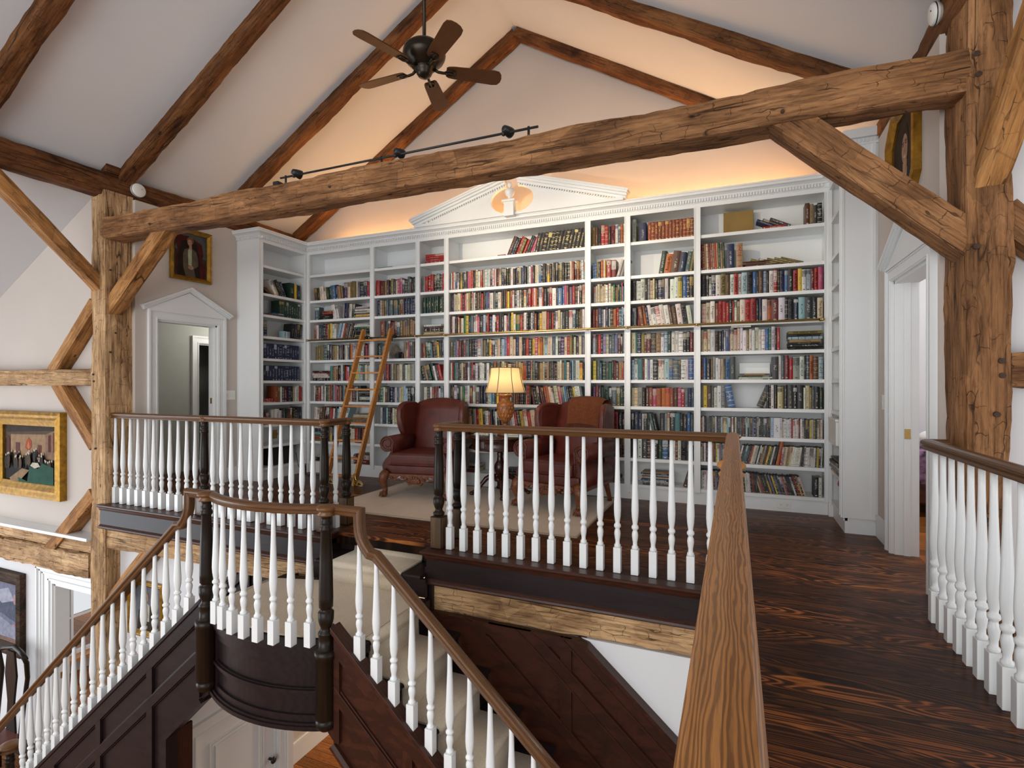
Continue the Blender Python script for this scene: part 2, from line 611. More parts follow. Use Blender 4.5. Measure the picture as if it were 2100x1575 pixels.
M['brass_old'] = plain('antique_brass_nails', (0.30, 0.18, 0.06), 0.35, 1.0, var=0.1)
M['gold'] = plain('gilt_frame', (0.34, 0.175, 0.020), 0.40, 0.7, var=0.35, scale=20, bump=0.2, bscale=60)
M['black'] = plain('black_metal', (0.012, 0.012, 0.012), 0.4)
M['bronze'] = plain('dark_bronze', (0.030, 0.022, 0.014), 0.32, 0.7, var=0.2)
M['blade'] = oak_mat('walnut_fan_blade', (0.105, 0.040, 0.013, 1), (0.05, 0.018, 0.007, 1), 0.5, 'Object', (3, 16, 16), 2.0, 0.5, 0.2)
M['rug'] = carpet_mat('cream_woven_rug', (0.80, 0.67, 0.52, 1), 170.0, b=0.35)
M['runner'] = carpet_mat('cream_stair_runner', (0.80, 0.69, 0.53, 1), 150.0, b=0.5)
M['throw'] = plain('rust_wool_throw', (0.135, 0.036, 0.008), 0.95, var=0.2, scale=40, bump=0.6, bscale=160)
M['plastic'] = plain('white_plastic', (0.80, 0.79, 0.74), 0.4, var=0.01)
M['glass'] = glass_mat('window_glass')
M['page'] = plain('page_edges', (0.62, 0.52, 0.36), 0.9, var=0.1, scale=80)
# ------------------------------------------------------------ the setting: floors, walls, roof, doors
RIDGE_X, RIDGE_Z, SLOPE = -2.47, 5.55, 0.60
ZL = -3.12                                   # floor of the hall below


def roof_z(x):
    return RIDGE_Z - SLOPE * abs(x - RIDGE_X)


def struct(name, mb, mat):
    o = mb.obj(name, mat)
    o['kind'] = 'structure'
    return o


b = MB()
b.box(-5.86, 1.045, 3.5, 6.1, -0.1, 0)
b.box(-5.86, -3.07, 3.34, 3.5, -0.1, 0)
b.box(-2.09, 1.045, 3.34, 3.5, -0.1, 0)
b.box(-0.12, 1.0, -1.6, 3.34, -0.1, 0)
b.box(1.045, 1.19, 3.79, 4.58, -0.1, 0)
b.box(-5.98, -5.86, 3.85, 4.58, -0.1, 0)
struct('floor', b, M['floor'])
b = MB()
b.box(-11.5, 5.2, -4.5, 8.5, ZL - 0.1, ZL)
struct('floor_hall', b, M['floor_low'])
b = MB()
b.box(-7.2, -5.98, 3.62, 6.6, -0.1, 0)
struct('floor_passage', b, M['floor'])
b = MB()
b.box(1.19, 4.4, 3.62, 7.5, -0.1, 0)
struct('floor_bedroom', b, M['floor_low'])

b = MB()
b.prism([(-6.3, -0.1), (1.36, -0.1), (1.36, roof_z(1.36)), (RIDGE_X, RIDGE_Z), (-6.3, roof_z(-6.3))], 'Y', 6.1, 6.22)
struct('wall_back', b, M['wall'])


def slab(name, pts):
    """roof slab under-side through pts (x,z), 0.1 thick upward"""
    mb = MB()
    mb.prism(pts + [(x, z + 0.12) for x, z in pts[::-1]], 'Y', -3.0, 6.25)
    return struct(name, mb, M['ceiling'])


xe = -6.12
slab('ceiling_left', [(RIDGE_X, RIDGE_Z), (xe, roof_z(xe)), (-10.4, roof_z(xe) - 0.53 * (10.4 + xe))])
xe2 = 1.24
slab('ceiling_right', [(RIDGE_X, RIDGE_Z), (xe2, roof_z(xe2)), (5.2, roof_z(xe2) - 0.53 * (5.2 - xe2))])

b = MB()
b.box(-5.98, -5.86, 3.62, 3.85, 0, 3.17)
b.box(-5.98, -5.86, 4.58, 6.1, 0, 3.17)
b.box(-5.98, -5.86, 3.85, 4.58, 1.93, 3.17)
struct('wall_left', b, M['wall'])
b = MB()
b.box(1.045, 1.19, 3.655, 3.79, 0, 3.17)
b.box(1.045, 1.19, 4.58, 6.1, 0, 3.17)
b.box(1.045, 1.19, 3.79, 4.58, 1.955, 3.17)
struct('wall_right', b, M['wall'])

# walls in the plane of the timber frame, facing the great room
zl = lambda x: roof_z(xe) - 0.53 * (xe - x)
b = MB()
b.prism([(-10.3, -0.45), (-5.98, -0.45), (-5.98, zl(-5.98)), (-10.3, zl(-10.3))], 'Y', 3.5, 3.62)
struct('wall_gallery', b, M['wall'])
zr = lambda x: roof_z(xe2) - 0.53 * (x - xe2)
b = MB()
b.prism([(1.19, ZL), (5.1, ZL), (5.1, zr(5.1)), (1.19, zr(1.19))], 'Y', 3.5, 3.62)
struct('wall_east', b, M['wall_white'])
b = MB()
b.box(-10.3, -7.08, 3.5, 3.62, ZL, -0.45)
b.box(-6.28, -3.95, 3.5, 3.62, ZL, -0.2)
b.box(-7.08, -6.28, 3.5, 3.62, -1.02, -0.45)
b.box(-2.0, 1.19, 3.375, 3.62, ZL, -0.44)
b.box(-2.0, 1.19, 3.52, 3.62, -0.44, -0.1)
struct('wall_hall', b, M['wall_white'])
# hall walls further back and below the landing
b = MB()
b.box(-4.0, -3.9, 2.62, 2.86, ZL, -1.12)
b.box(-4.0, -3.9, 3.66, 3.86, ZL, -1.12)
b.box(-4.0, -3.9, 2.86, 3.66, -1.55, -1.12)
struct('wall_closet', b, M['wall_white'])
b = MB()
b.box(-4.76, -4.66, 3.62, 8.2, ZL, -0.2)
b.box(-4.66, 1.0, 8.1, 8.2, ZL, -0.2)
struct('wall_inner_hall', b, M['wall'])
b = MB()
b.box(-4.66, -4.645, 3.86, 8.1, ZL, ZL + 0.2)
b.box(-4.66, -4.635, 3.86, 8.1, ZL + 0.2, ZL + 0.24)
struct('baseboard_hall', b, M['white'])
b = MB()
b.box(-11.4, 5.1, 3.63, 8.2, -0.22, -0.12)
struct('ceiling_hall', b, M['ceiling'])

# sun room beyond the hall doorway, with its window wall
b = MB()
b.box(-9.3, -9.2, 3.62, 8.1, ZL, ZL + 0.27)
b.box(-9.3, -9.2, 3.62, 8.1, -1.70, -0.2)
b.box(-9.3, -9.2, 3.62, 3.95, ZL + 0.27, -1.70)
b.box(-9.3, -9.2, 7.4, 8.1, ZL + 0.27, -1.70)
struct('wall_sunroom', b, M['wall_white'])
b = MB()
for y in (3.97, 4.38, 4.79, 5.2, 5.61, 6.0, 6.4, 6.8, 7.38):
    b.box(-9.27, -9.22, y - 0.016, y + 0.016, ZL + 0.27, -1.70)
for z_ in (ZL + 0.29, -2.30, -1.72):
    b.box(-9.265, -9.225, 3.95, 7.4, z_ - 0.014, z_ + 0.014)
w1 = struct('window_1', b, M['white'])
b = MB()
b.box(-9.248, -9.244, 3.95, 7.4, ZL + 0.27, -1.70)
g = b.obj('pane', M['glass'], w1)
b = MB()
b.box(-9.2, -9.02, 3.9, 7.45, ZL + 0.22, ZL + 0.26)
b.obj('window_sill', M['ladder'], w1)

# passage behind the side door of the library
b = MB()
b.box(-7.2, -7.1, 3.62, 5.25, 0, 2.4)
b.box(-7.2, -7.1, 5.98, 6.6, 0, 2.4)
b.box(-7.2, -7.1, 5.25, 5.98, 1.80, 2.4)
b.box(-7.1, -5.98, 6.5, 6.6, 0, 2.4)
struct('wall_passage', b, M['hall'])
b = MB()
b.box(-7.2, -5.98, 3.62, 6.6, 2.4, 2.46)
struct('ceiling_passage', b, M['ceiling'])
b = MB()
b.box(-8.0, -7.9, 4.8, 6.6, 0, 2.4)
b.box(-8.0, -7.2, 4.7, 4.8, 0, 2.4)
b.box(-8.0, -7.2, 6.5, 6.6, 0, 2.4)
b.box(-8.0, -7.2, 4.7, 6.6, 2.4, 2.46)
struct('wall_closet_room', b, M['hall'])

# bedroom beyond the right door
b = MB()
b.box(3.3, 3.4, 3.62, 5.2, 0, 3.4)
b.box(3.3, 3.4, 6.9, 7.5, 0, 3.4)
b.box(3.3, 3.4, 5.2, 6.9, 2.0, 3.4)
b.box(3.3, 3.4, 5.2, 6.9, 0, 0.6)
b.box(1.19, 3.4, 7.4, 7.5, 0, 3.4)
struct('wall_bedroom', b, M['wall_white'])


def muntin_window(name, x0, x1, y0, y1, z0, z1, ny, nz):
    mb = MB()
    for k in range(ny + 1):
        y = y0 + (y1 - y0) * k / ny
        w = 0.03 if k in (0, ny) else 0.012
        mb.box(x0, x1, y - w, y + w, z0, z1)
    for k in range(nz + 1):
        z_ = z0 + (z1 - z0) * k / nz
        w = 0.03 if k in (0, nz) else 0.012
        mb.box(x0, x1, y0, y1, z_ - w, z_ + w)
    w_ = struct(name, mb, M['white'])
    mb = MB()
    mb.box((x0 + x1) / 2 - 0.002, (x0 + x1) / 2 + 0.002, y0, y1, z0, z1)
    mb.obj('pane', M['glass'], w_)
    return w_


muntin_window('window_2', 3.33, 3.37, 5.2, 6.9, 0.6, 2.0, 6, 5)


def door_frame(name, xf, sg, xb, y0, y1, zt, mat, ped=True, z0=0.0):
    """cased opening in a wall whose room face is x = xf (sg: which way the room lies), far face xb; pediment above"""
    root = bpy.data.objects.new(name, None)
    COL.objects.link(root)
    root['kind'] = 'structure'
    mb = MB()
    w = 0.105
    for a0, a1, b0, b1 in ((y0 - w + .0015, y0, z0, zt + w - .0015), (y1, y1 + w - .0015, z0, zt + w - .0015), (y0, y1, zt, zt + w - .0015)):
        xs = sorted((xf, xf + sg * 0.022))
        mb.box(xs[0], xs[1], a0, a1, b0, b1)
    for k, (ins, th) in enumerate(((0.0, 0.036), (0.02, 0.030), (0.085, 0.028))):
        wd = 0.018 if k == 0 else 0.010
        xs = sorted((xf, xf + sg * th))
        o_ = w - ins
        mb.box(xs[0], xs[1], y0 - o_, y0 - o_ + wd, z0, zt + o_ - wd)
        mb.box(xs[0], xs[1], y1 + o_ - wd, y1 + o_, z0, zt + o_ - wd)
        mb.box(xs[0], xs[1], y0 - o_, y1 + o_, zt + o_ - wd, zt + o_)
    mb.obj('casing', mat, root)
    mb = MB()
    xs = sorted((xf, xb))
    mb.box(xs[0], xs[1], y0 - 0.001, y0 + 0.018, z0, zt)
    mb.box(xs[0], xs[1], y1 - 0.018, y1 + 0.001, z0, zt)
    mb.box(xs[0], xs[1], y0, y1, zt - 0.018, zt + 0.001)
    xm = (xs[0] + xs[1]) / 2
    mb.box(xm - 0.02, xm + 0.02, y1 - 0.03, y1, z0, zt)
    mb.box(xm - 0.02, xm + 0.02, y0, y0 + 0.03, z0, zt)
    mb.obj('jamb', mat, root)
    if ped:
        mb = MB()
        yc, hw = (y0 + y1) / 2, (y1 - y0) / 2 + w + 0.02
        zb, zp = zt + w, zt + w + 0.24
        xs = sorted((xf, xf + sg * 0.02))
        mb.prism([(yc - hw, zb), (yc + hw, zb), (yc, zp)], 'X', xs[0], xs[1])
        for q, (t0, t1) in enumerate(((0.0, 0.035), (0.02, 0.05), (0.03, 0.065))):
            xs = sorted((xf, xf + sg * t1))
            dz = 0.016 * q
            for s in (-1, 1):
                ex = 0.03 + 0.012 * q
                mb.prism([(yc + s * (hw + ex), zb + dz - 0.012), (yc + s * (hw + ex), zb + dz + 0.006), (yc, zp + 0.03 + dz), (yc, zp + 0.008 + dz)], 'X', xs[0], xs[1])
        mb.obj('pediment', mat, root)
    return root


d1 = door_frame('door_1', -5.86, 1, -5.98, 3.85, 4.58, 1.93, M['white'])
d2 = door_frame('door_2', 1.045, -1, 1.19, 3.79, 4.58, 1.955, M['white'])
b = MB()
b.box(1.10, 1.135, 4.545, 4.552, 0.83, 0.90)
b.obj('strike_plate', M['brass'], d2)
b = MB()
b.box(-5.93, -5.905, 4.545, 4.552, 0.98, 1.05)
b.obj('strike_plate', M['brass'], d1)

# glazed door at the end of the passage, standing ajar in its white frame
d3 = door_frame('door_3', -7.1, 1, -7.2, 5.25, 5.98, 1.80, M['white'], ped=False)
b = MB()
DX = Matrix.Translation((-7.18, 5.95, 0)) @ Matrix.Rotation(math.radians(28), 4, 'Z')
for y0_, y1_, z0_, z1_ in ((-0.66, -0.57, 0.01, 1.76), (-0.09, 0, 0.01, 1.76), (-0.57, -0.09, 0.01, 0.25), (-0.57, -0.09, 1.66, 1.76), (-0.34, -0.32, 0.25, 1.66),
                           (-0.57, -0.09, 0.58, 0.6), (-0.57, -0.09, 0.94, 0.96), (-0.57, -0.09, 1.3, 1.32)):
    b.box(-0.02, 0.02, y0_, y1_, z0_, z1_, M=DX)
b.obj('door_leaf', M['white'], d3)
b = MB()
b.box(-0.003, 0.003, -0.57, -0.09, 0.25, 1.66, M=DX)
b.obj('pane', M['glass'], d3)

# white panelled closet door under the landing
d4 = door_frame('door_4', -3.9, 1, -4.0, 2.86, 3.66, -1.55, M['white'], ped=False, z0=ZL)
b = MB()
b.box(-3.95, -3.915, 2.87, 3.65, ZL + 0.01, -1.56)
for z0_, z1_ in ((ZL + 0.12, ZL + 0.72), (ZL + 0.86, -1.68)):
    for q, (ins, xx) in enumerate(((0, -3.905), (0.022, -3.909), (0.05, -3.902))):
        wd = 0.014
        y0_, y1_ = 2.99 + ins, 3.53 - ins
        b.box(-3.916, xx, y0_, y0_ + wd, z0_ + ins + wd, z1_ - ins - wd)
        b.box(-3.916, xx, y1_ - wd, y1_, z0_ + ins + wd, z1_ - ins - wd)
        b.box(-3.916, xx, y0_, y1_, z0_ + ins, z0_ + ins + wd)
        b.box(-3.916, xx, y0_, y1_, z1_ - ins - wd, z1_ - ins)
leaf = b.obj('door_leaf', M['white'], d4)
b = MB()
b.cyl((-3.915, 3.59, ZL + 0.93), (-3.87, 3.59, ZL + 0.93), 0.012)
b.ball((-3.862, 3.59, ZL + 0.93), 0.018, 0.03, 0.03)
b.obj('door_knob', M['black'], leaf)
b = MB()
for z_ in (ZL + 0.3, -1.85):
    b.box(-3.914, -3.900, 2.862, 2.876, z_ - 0.05, z_ + 0.05)
b.obj('hinge', M['black'], leaf)

# cased doorway to the sun room below
b = MB()
for x0_, x1_, z0_, z1_ in ((-7.36, -7.08, ZL, -1.02), (-6.28, -6.0, ZL, -1.02), (-7.36, -6.0, -1.02, -0.86)):
    b.box(x0_, x1_, 3.478, 3.5, z0_, z1_)
for k, th in ((0.0, 0.045), (0.05, 0.035), (0.1, 0.032), (0.22, 0.036)):
    b.box(-7.36 + k, -7.36 + k + 0.022, 3.5 - th, 3.5, ZL, -0.86 - k * 0.5)
    b.box(-6.0 - k - 0.022, -6.0 - k, 3.5 - th, 3.5, ZL, -0.86 - k * 0.5)
    b.box(-7.36 + k, -6.0 - k, 3.5 - th, 3.5, -0.875 - k * 0.5, -0.855 - k * 0.5)
b.box(-7.09, -7.06, 3.5, 3.64, ZL, -1.02)
b.box(-6.3, -6.27, 3.5, 3.64, ZL, -1.02)
b.box(-7.09, -6.27, 3.5, 3.64, -1.05, -1.02)
d5 = struct('door_5', b, M['white'])
b = MB()
b.box(-7.062, -7.055, 3.55, 3.60, -2.12, -2.05)
b.obj('strike_plate', M['brass'], d5)

# baseboards of the library and the hall
b = MB()
for h, th in ((0.15, 0.014), (0.175, 0.022)):
    b.box(-5.86, -5.86 + th, 3.5, 3.745, h - 0.15 if h < 0.16 else 0.15, h)
    b.box(-5.86, -5.86 + th, 4.685, 4.87, h - 0.15 if h < 0.16 else 0.15, h)
struct('baseboard_left', b, M['white'])
b = MB()
for h, th in ((0.15, 0.014), (0.175, 0.022)):
    b.box(1.045 - th, 1.045, 4.685, 5.05, h - 0.15 if h < 0.16 else 0.15, h)
    b.box(1.045 - th, 1.045, 3.60, 3.685, h - 0.15 if h < 0.16 else 0.15, h)
struct('baseboard_right', b, M['white'])
b = MB()
b.box(-10.3, -7.36, 3.47, 3.5, ZL, ZL + 0.14)
b.box(-10.3, -7.36, 3.46, 3.5, ZL + 0.14, ZL + 0.19)
struct('baseboard_front', b, M['black'])

# ------------------------------------------------------------ hewn timber frame
def timber(name, label, p0, p1, w, h, mat, up=(0, 0, 1), amp=0.007, seed=0, cat='beam', group=None):
    p0, p1 = Vector(p0), Vector(p1)
    d = p1 - p0
    L = d.length
    X = d.normalized()
    Yv = Vector(up).cross(X).normalized()
    Zv = X.cross(Yv).normalized()
    mb = MB()
    nx = max(6, int(L / 0.07))
    q = 5
    cs = []
    for i in range(q):
        cs.append((-0.5 + i / q, -0.5))
    for i in range(q):
        cs.append((0.5, -0.5 + i / q))
    for i in range(q):
        cs.append((0.5 - i / q, 0.5))
    for i in range(q):
        cs.append((-0.5, 0.5 - i / q))
    rings = []
    off = seed * 17.3
    for i in range(nx + 1):
        x = L * i / nx
        ring = []
        for a, c_ in cs:
            corner = min(abs(abs(a) - 0.5), abs(abs(c_) - 0.5)) < 1e-6 and abs(abs(a) - abs(c_)) < 0.01
            y, z_ = a * w, c_ * h
            n1 = mnoise.noise(Vector((x * 1.6 + off, a * 2.5, c_ * 2.5)))
            n2 = mnoise.noise(Vector((x * 9 + off, a * 6 + 5, c_ * 6)))
            k = 1 + (n1 * amp * 1.6 + n2 * amp * 0.8) / (0.5 * min(w, h))
            if corner:
                k *= 0.955 + 0.03 * mnoise.noise(Vector((x * 5 + off, a * 9, c_ * 9)))
            if i in (0, nx):
                k = 0.97
            ring.append(mb.v((x, y * k, z_ * k)))
        rings.append(ring)
    m = len(cs)
    for i in range(nx):
        for k in range(m):
            k2 = (k + 1) % m
            mb.f([rings[i][k], rings[i][k2], rings[i + 1][k2], rings[i + 1][k]])
    mb.f(rings[0][::-1])
    mb.f(rings[-1])
    o = mb.obj(name, mat)
    R = Matrix((X, Yv, Zv)).transposed().to_4x4()
    R.translation = p0
    o.matrix_world = R
    return tag(o, label, cat, group)


T, TR, TP, TB = M['timber'], M['timber_red'], M['timber_pale'], M['timber_brace']
tie = timber('tie_beam', 'long hewn tie beam crossing the whole library below the fan', (-6.0, 3.45, 2.805), (1.09, 3.45, 2.805), 0.2, 0.22, T, seed=1, amp=0.009)
post_pale = timber('timber_post', 'pale hewn timber post beside the balustrade and the portrait wall', (-6.02, 3.49, ZL), (-6.02, 3.49, 3.2), 0.24, 0.28, TP, up=(0, 1, 0), seed=2, cat='post')
post_big = timber('timber_post', 'massive axe-marked timber post at the end of the walkway railing', (1.16, 3.51, ZL), (1.16, 3.51, 3.3), 0.185, 0.32, T, up=(0, 1, 0), seed=3, amp=0.010, cat='post')
timber('wall_plate', 'long dark roof plate carrying the smoke detector above the pale post', (-6.03, -2.6, 3.275), (-6.03, 6.08, 3.275), 0.17, 0.25, TR, seed=4)
timber('wall_plate', 'rough roof plate above the doorway with the octagonal portrait', (1.155, -2.6, 3.275), (1.155, 6.08, 3.275), 0.17, 0.25, TR, seed=5, amp=0.012)
timber('knee_brace', 'orange knee brace from pale post up to the tie beam', (-6.02, 3.45, 1.93), (-5.05, 3.45, 2.77), 0.13, 0.155, TB, seed=6, amp=0.003, cat='brace')
timber('knee_brace', 'weathered grey knee brace from tie beam down to the massive post', (0.22, 3.45, 2.77), (1.13, 3.45, 1.92), 0.17, 0.165, T, seed=7, amp=0.004, cat='brace')
timber('knee_brace', 'knee brace from pale post up to the dark roof plate', (-6.05, 3.42, 2.2), (-6.05, 2.4, 3.2), 0.13, 0.13, TB, seed=8, amp=0.003, cat='brace')
timber('knee_brace', 'bright knee brace from massive post up toward the eaves', (1.165, 3.40, 2.24), (1.165, 2.38, 3.22), 0.13, 0.13, TB, seed=9, amp=0.004, cat='brace')
timber('rafter_block', 'small timber block standing on the roof plate by a rafter foot', (-5.97, 3.38, 3.455), (-5.97, 3.52, 3.455), 0.09, 0.12, TR, seed=10, amp=0.003)
# side aisle beyond the pale post
timber('aisle_beam', 'short axe-scarred beam on the wall above the large gilt painting', (-10.2, 3.43, 1.29), (-6.15, 3.43, 1.29), 0.14, 0.17, TP, seed=11, amp=0.006)
timber('aisle_brace', 'brace rising from the wall beam to the pale post', (-6.9, 3.43, 1.34), (-6.14, 3.43, 2.06), 0.13, 0.14, TB, seed=12, amp=0.003, cat='brace')
timber('aisle_brace', 'brace falling from the wall beam to the pale post', (-6.82, 3.43, 1.24), (-6.14, 3.43, 0.58), 0.13, 0.14, TB, seed=13, amp=0.003, cat='brace')
timber('aisle_brace', 'brace rising through the white ledge to the pale post', (-7.05, 3.42, -0.70), (-6.14, 3.42, 0.08), 0.13, 0.14, TB, seed=14, amp=0.003, cat='brace')
timber('ledge_beam', 'smooth pale board beam just beneath the white ledge', (-10.2, 3.44, -0.48), (-6.16, 3.44, -0.48), 0.12, 0.13, TP, seed=15, amp=0.002)
timber('ledge_beam', 'rough ragged beam above the hall doorway', (-10.2, 3.42, -0.67), (-6.16, 3.42, -0.67), 0.16, 0.24, TP, seed=16, amp=0.014)
b = MB()
b.box(-10.2, -6.17, 3.33, 3.5, -0.41, -0.377, bev=0.004)
tag(b.obj('wall_ledge', M['white']), 'long white painted ledge board under the gilt painting', 'ledge')
timber('loft_beam', 'pale hewn beam under the balustrade next to the pale post', (-5.96, 3.44, -0.345), (-3.09, 3.44, -0.345), 0.14, 0.2, TP, seed=17, amp=0.008)
timber('loft_beam', 'honey hewn beam under the front balustrade over the stair panels', (-2.075, 3.44, -0.33), (1.06, 3.44, -0.33), 0.14, 0.22, TP, seed=18, amp=0.007)
timber('stair_brace', 'brace below the loft beam beside the small gilt portrait', (-5.28, 3.43, -0.42), (-6.0, 3.43, -1.12), 0.12, 0.14, TB, seed=19, amp=0.003, cat='brace')
# other side aisle, past the massive post
timber('aisle_beam', 'grey beam stub behind the massive post', (1.25, 3.43, 1.29), (5.0, 3.43, 1.29), 0.14, 0.17, T, seed=21)
timber('aisle_brace', 'dark brace sloping down behind the massive post', (1.22, 3.43, 2.08), (1.98, 3.43, 1.3), 0.13, 0.15, T, seed=22, amp=0.004, cat='brace')
timber('aisle_brace', 'low brace behind the walkway balusters at the massive post', (1.22, 3.43, 0.08), (2.1, 3.43, -0.7), 0.13, 0.15, T, seed=23, amp=0.004, cat='brace')

def peg(par, p, axis, r=0.013):
    mb = MB()
    p, ax_ = Vector(p), Vector(axis)
    mb.cyl(p - ax_ * 0.02, p + ax_ * 0.012, r, r * 0.85, 10)
    o = mb.obj('peg', M['peg'], par)
    o.matrix_parent_inverse = par.matrix_world.inverted()


M['peg'] = plain('dark_oak_peg', (0.045, 0.02, 0.009), 0.7, var=0.3, scale=60)
bpy.context.view_layer.update()
for x, z in ((1.107, 2.87), (1.115, 2.766), (1.107, 1.908), (1.206, 1.334), (1.208, 1.262), (1.187, 1.07)):
    peg(post_big, (x, 3.35, z), (0, -1, 0), 0.016)
for x, z in ((-6.082, 1.318), (-6.074, 1.248), (-6.05, 0.558)):
    peg(post_pale, (x, 3.35, z), (0, -1, 0), 0.011)
for y, z in ((3.40, 2.386), (3.447, 1.746), (3.40, 1.546)):
    peg(post_pale, (-5.9, y, z), (1, 0, 0), 0.011)
for x, z in ((0.241, 2.756), (-5.2, 2.76), (-3.0, 2.80)):
    peg(tie, (x, 3.35, z), (0, -1, 0), 0.012)

dn = 0.035
ang = math.atan(SLOPE)
for s, xe_ in ((-1, -5.99), (1, 1.09)):
    for k, y in enumerate((1.1, 2.35, 3.58, 4.80, 6.0)):
        if s > 0:
            y = (1.1, 2.3, 3.52, 4.74, 5.98)[k]
        side = 'window side' if s < 0 else 'doorway side'
        where = ('first', 'second', 'third', 'fourth', 'last')[k]
        what = {('window side', 1): 'roof rafter at the upper corner of the photo, above the long roof plate',
                ('window side', 2): 'dark roof rafter landing on the plate by the smoke detector',
                ('window side', 3): 'roof rafter running behind the ceiling fan',
                ('window side', 4): 'reddish gable rafter rising from the portrait side to the peak',
                ('doorway side', 3): 'roof rafter on the doorway slope dropping behind the tie beam',
                ('doorway side', 4): 'gable rafter falling from the peak toward the doorway'}.get((side, k), f'{where} roof rafter nearest the camera on the {side}')
        xt = RIDGE_X + s * 0.02
        w_ = 0.14 if k < 4 else 0.15
        timber('roof_rafter', what, (xt, y, roof_z(xt) - dn), (xe_, y, roof_z(xe_) - dn), w_, 0.15, TR, seed=30 + k + (10 if s > 0 else 0), amp=0.009, group=None, cat='rafter')
# ------------------------------------------------------------ built-in library wall
SH = [2.722, 2.367, 2.100, 1.828, 1.545, 1.263, 0.983, 0.703, 0.436, 0.158]     # shelf tops, from the top down
ST = [-5.455, -4.371, -3.673, -3.260, -1.492, -1.062, -0.362, 0.785]             # stile centres
YF = 5.66
WH = M['white']


def bay_parts(t, x0, x1, F):
    """one bookcase bay in a local frame; F maps (along, depth, z) to world"""
    def bx(mb, a0, a1, d0, d1, z0, z1):
        p, q = F(a0, d0, z0), F(a1, d1, z1)
        mb.box(min(p[0], q[0]), max(p[0], q[0]), min(p[1], q[1]), max(p[1], q[1]), z0, z1)
    for s in (0, 1):
        mb = MB(t.location)
        a0, a1 = (x0, x0 + 0.011) if s == 0 else (x1 - 0.011, x1)
        bx(mb, a0, a1, 0.02, 0.325, 0.1, 3.03)
        mb.obj('side_panel', WH, t)
        mb = MB(t.location)
        a0, a1 = (x0, x0 + 0.031) if s == 0 else (x1 - 0.031, x1)
        bx(mb, a0, a1, 0.0, 0.022, 0.125, 3.06)
        e0 = a1 - 0.008 if s == 0 else a0
        bx(mb, e0, e0 + 0.008, -0.006, 0.0, 0.14, 3.0)
        e1 = e0 - 0.011 if s == 0 else e0 + 0.012
        bx(mb, e1, e1 + 0.005, -0.003, 0.0, 0.14, 3.0)
        mb.obj('stile', WH, t)
    mb = MB(t.location)
    bx(mb, x0 + 0.011, x1 - 0.011, 0.315, 0.325, 0.1, 3.03)
    mb.obj('back_panel', WH, t)
    mb = MB(t.location)
    bx(mb, x0 + 0.011, x1 - 0.011, 0.02, 0.315, 3.005, 3.03)
    bx(mb, x0 + 0.031, x1 - 0.031, 0.0, 0.02, 3.0, 3.06)
    mb.obj('top_rail', WH, t)
    mb = MB(t.location)
    bx(mb, x0, x1, 0.03, 0.05, 0.0, 0.128)
    mb.obj('plinth', WH, t)
    for z in SH:
        mb = MB(t.location)
        bx(mb, x0 + 0.0115, x1 - 0.0115, 0.012, 0.314, z - 0.032, z)
        mb.obj('shelf', WH, t)


BAYS = {}
BC1 = None


def frame_main(a, d, z): return (a, YF + d, z)
def frame_left(a, d, z): return (-5.47 - d, a, z)
def frame_right(a, d, z): return (0.79 + d, a, z)


bay_names = {1: 'wide white bookcase bay in the corner, left of the ladder top',
             2: 'white bookcase bay right behind the wooden ladder',
             3: 'narrow white bookcase bay with red and green sets on its upper shelves',
             4: 'widest white bookcase bay, under the broken pediment',
             5: 'narrow white bookcase bay behind the armchair with the throw',
             6: 'white bookcase bay with the gold-banded leather set on top',
             7: 'wide white bookcase bay with the disc cases on its low shelves'}
for k in range(1, 8):
    t = thing('bookcase', bay_names[k], 'bookcase', ((ST[k - 1] + ST[k]) / 2, YF, 0), group=None)
    bay_parts(t, ST[k - 1], ST[k], frame_main)
    BC1 = t if k == 1 else BC1
    BAYS[k] = (ST[k - 1] + 0.032, ST[k] - 0.032)
t = thing('bookcase', 'side return of the bookcase holding the two matching navy sets', 'bookcase', (-5.47, 5.26, 0))
bay_parts(t, 4.885, 5.655, frame_left)
mb = MB(t.location)
mb.box(-5.86, -5.47, 4.865, 4.885, 0.128, 3.06)
mb.box(-5.86, -5.47, 4.875, 4.887, 0.0, 0.128)
mb.box(-5.50, -5.47, 4.858, 4.866, 0.14, 3.03)
mb.obj('end_panel', WH, t)
t = thing('bookcase', 'slim side return of the bookcase beside the tall white pilaster', 'bookcase', (0.80, 5.35, 0))
bay_parts(t, 5.065, 5.655, frame_right)
mb = MB(t.location)
mb.box(0.7855, 0.802, 5.6555, 5.69, 0.128, 3.05)
mb.box(0.7855, 0.825, 5.63, 5.71, 0.0, 0.1275)
mb.obj('corner_post', WH, t)
BAYS['L'] = (4.92, 5.62)
BAYS['R'] = (5.62, 5.09)

mb = MB(BC1.location)
mb.box(-5.476, -5.4545, 5.6555, 5.69, 0.0, 3.05)
mb.obj('corner_post', WH, BC1)
# tall end pilaster by the right door
t = thing('pilaster', 'tall plain white pilaster ending the bookcase near the right door', 'pilaster', (0.92, 5.05, 0))
mb = MB(t.location)
mb.box(0.80, 1.045, 5.045, 5.065, 0.128, 3.2)
mb.box(1.005, 1.03, 5.035, 5.046, 0.128, 3.17)
mb.box(0.80, 0.812, 5.039, 5.046, 0.128, 3.17)
mb.obj('face_panel', WH, t)
mb = MB(t.location)
mb.box(0.84, 1.04, 5.062, 5.075, 0.0, 0.128)
mb.obj('plinth', WH, t)
mb = MB(t.location)
mb.box(0.795, 1.045, 5.03, 5.09, 3.15, 3.20)
for k in range(9):
    mb.box(0.80 + 0.027 * k, 0.814 + 0.027 * k, 5.018, 5.031, 3.165, 3.195)
mb.box(0.80, 1.03, 5.0, 5.09, 3.2, 3.27)
mb.obj('cap', WH, t)

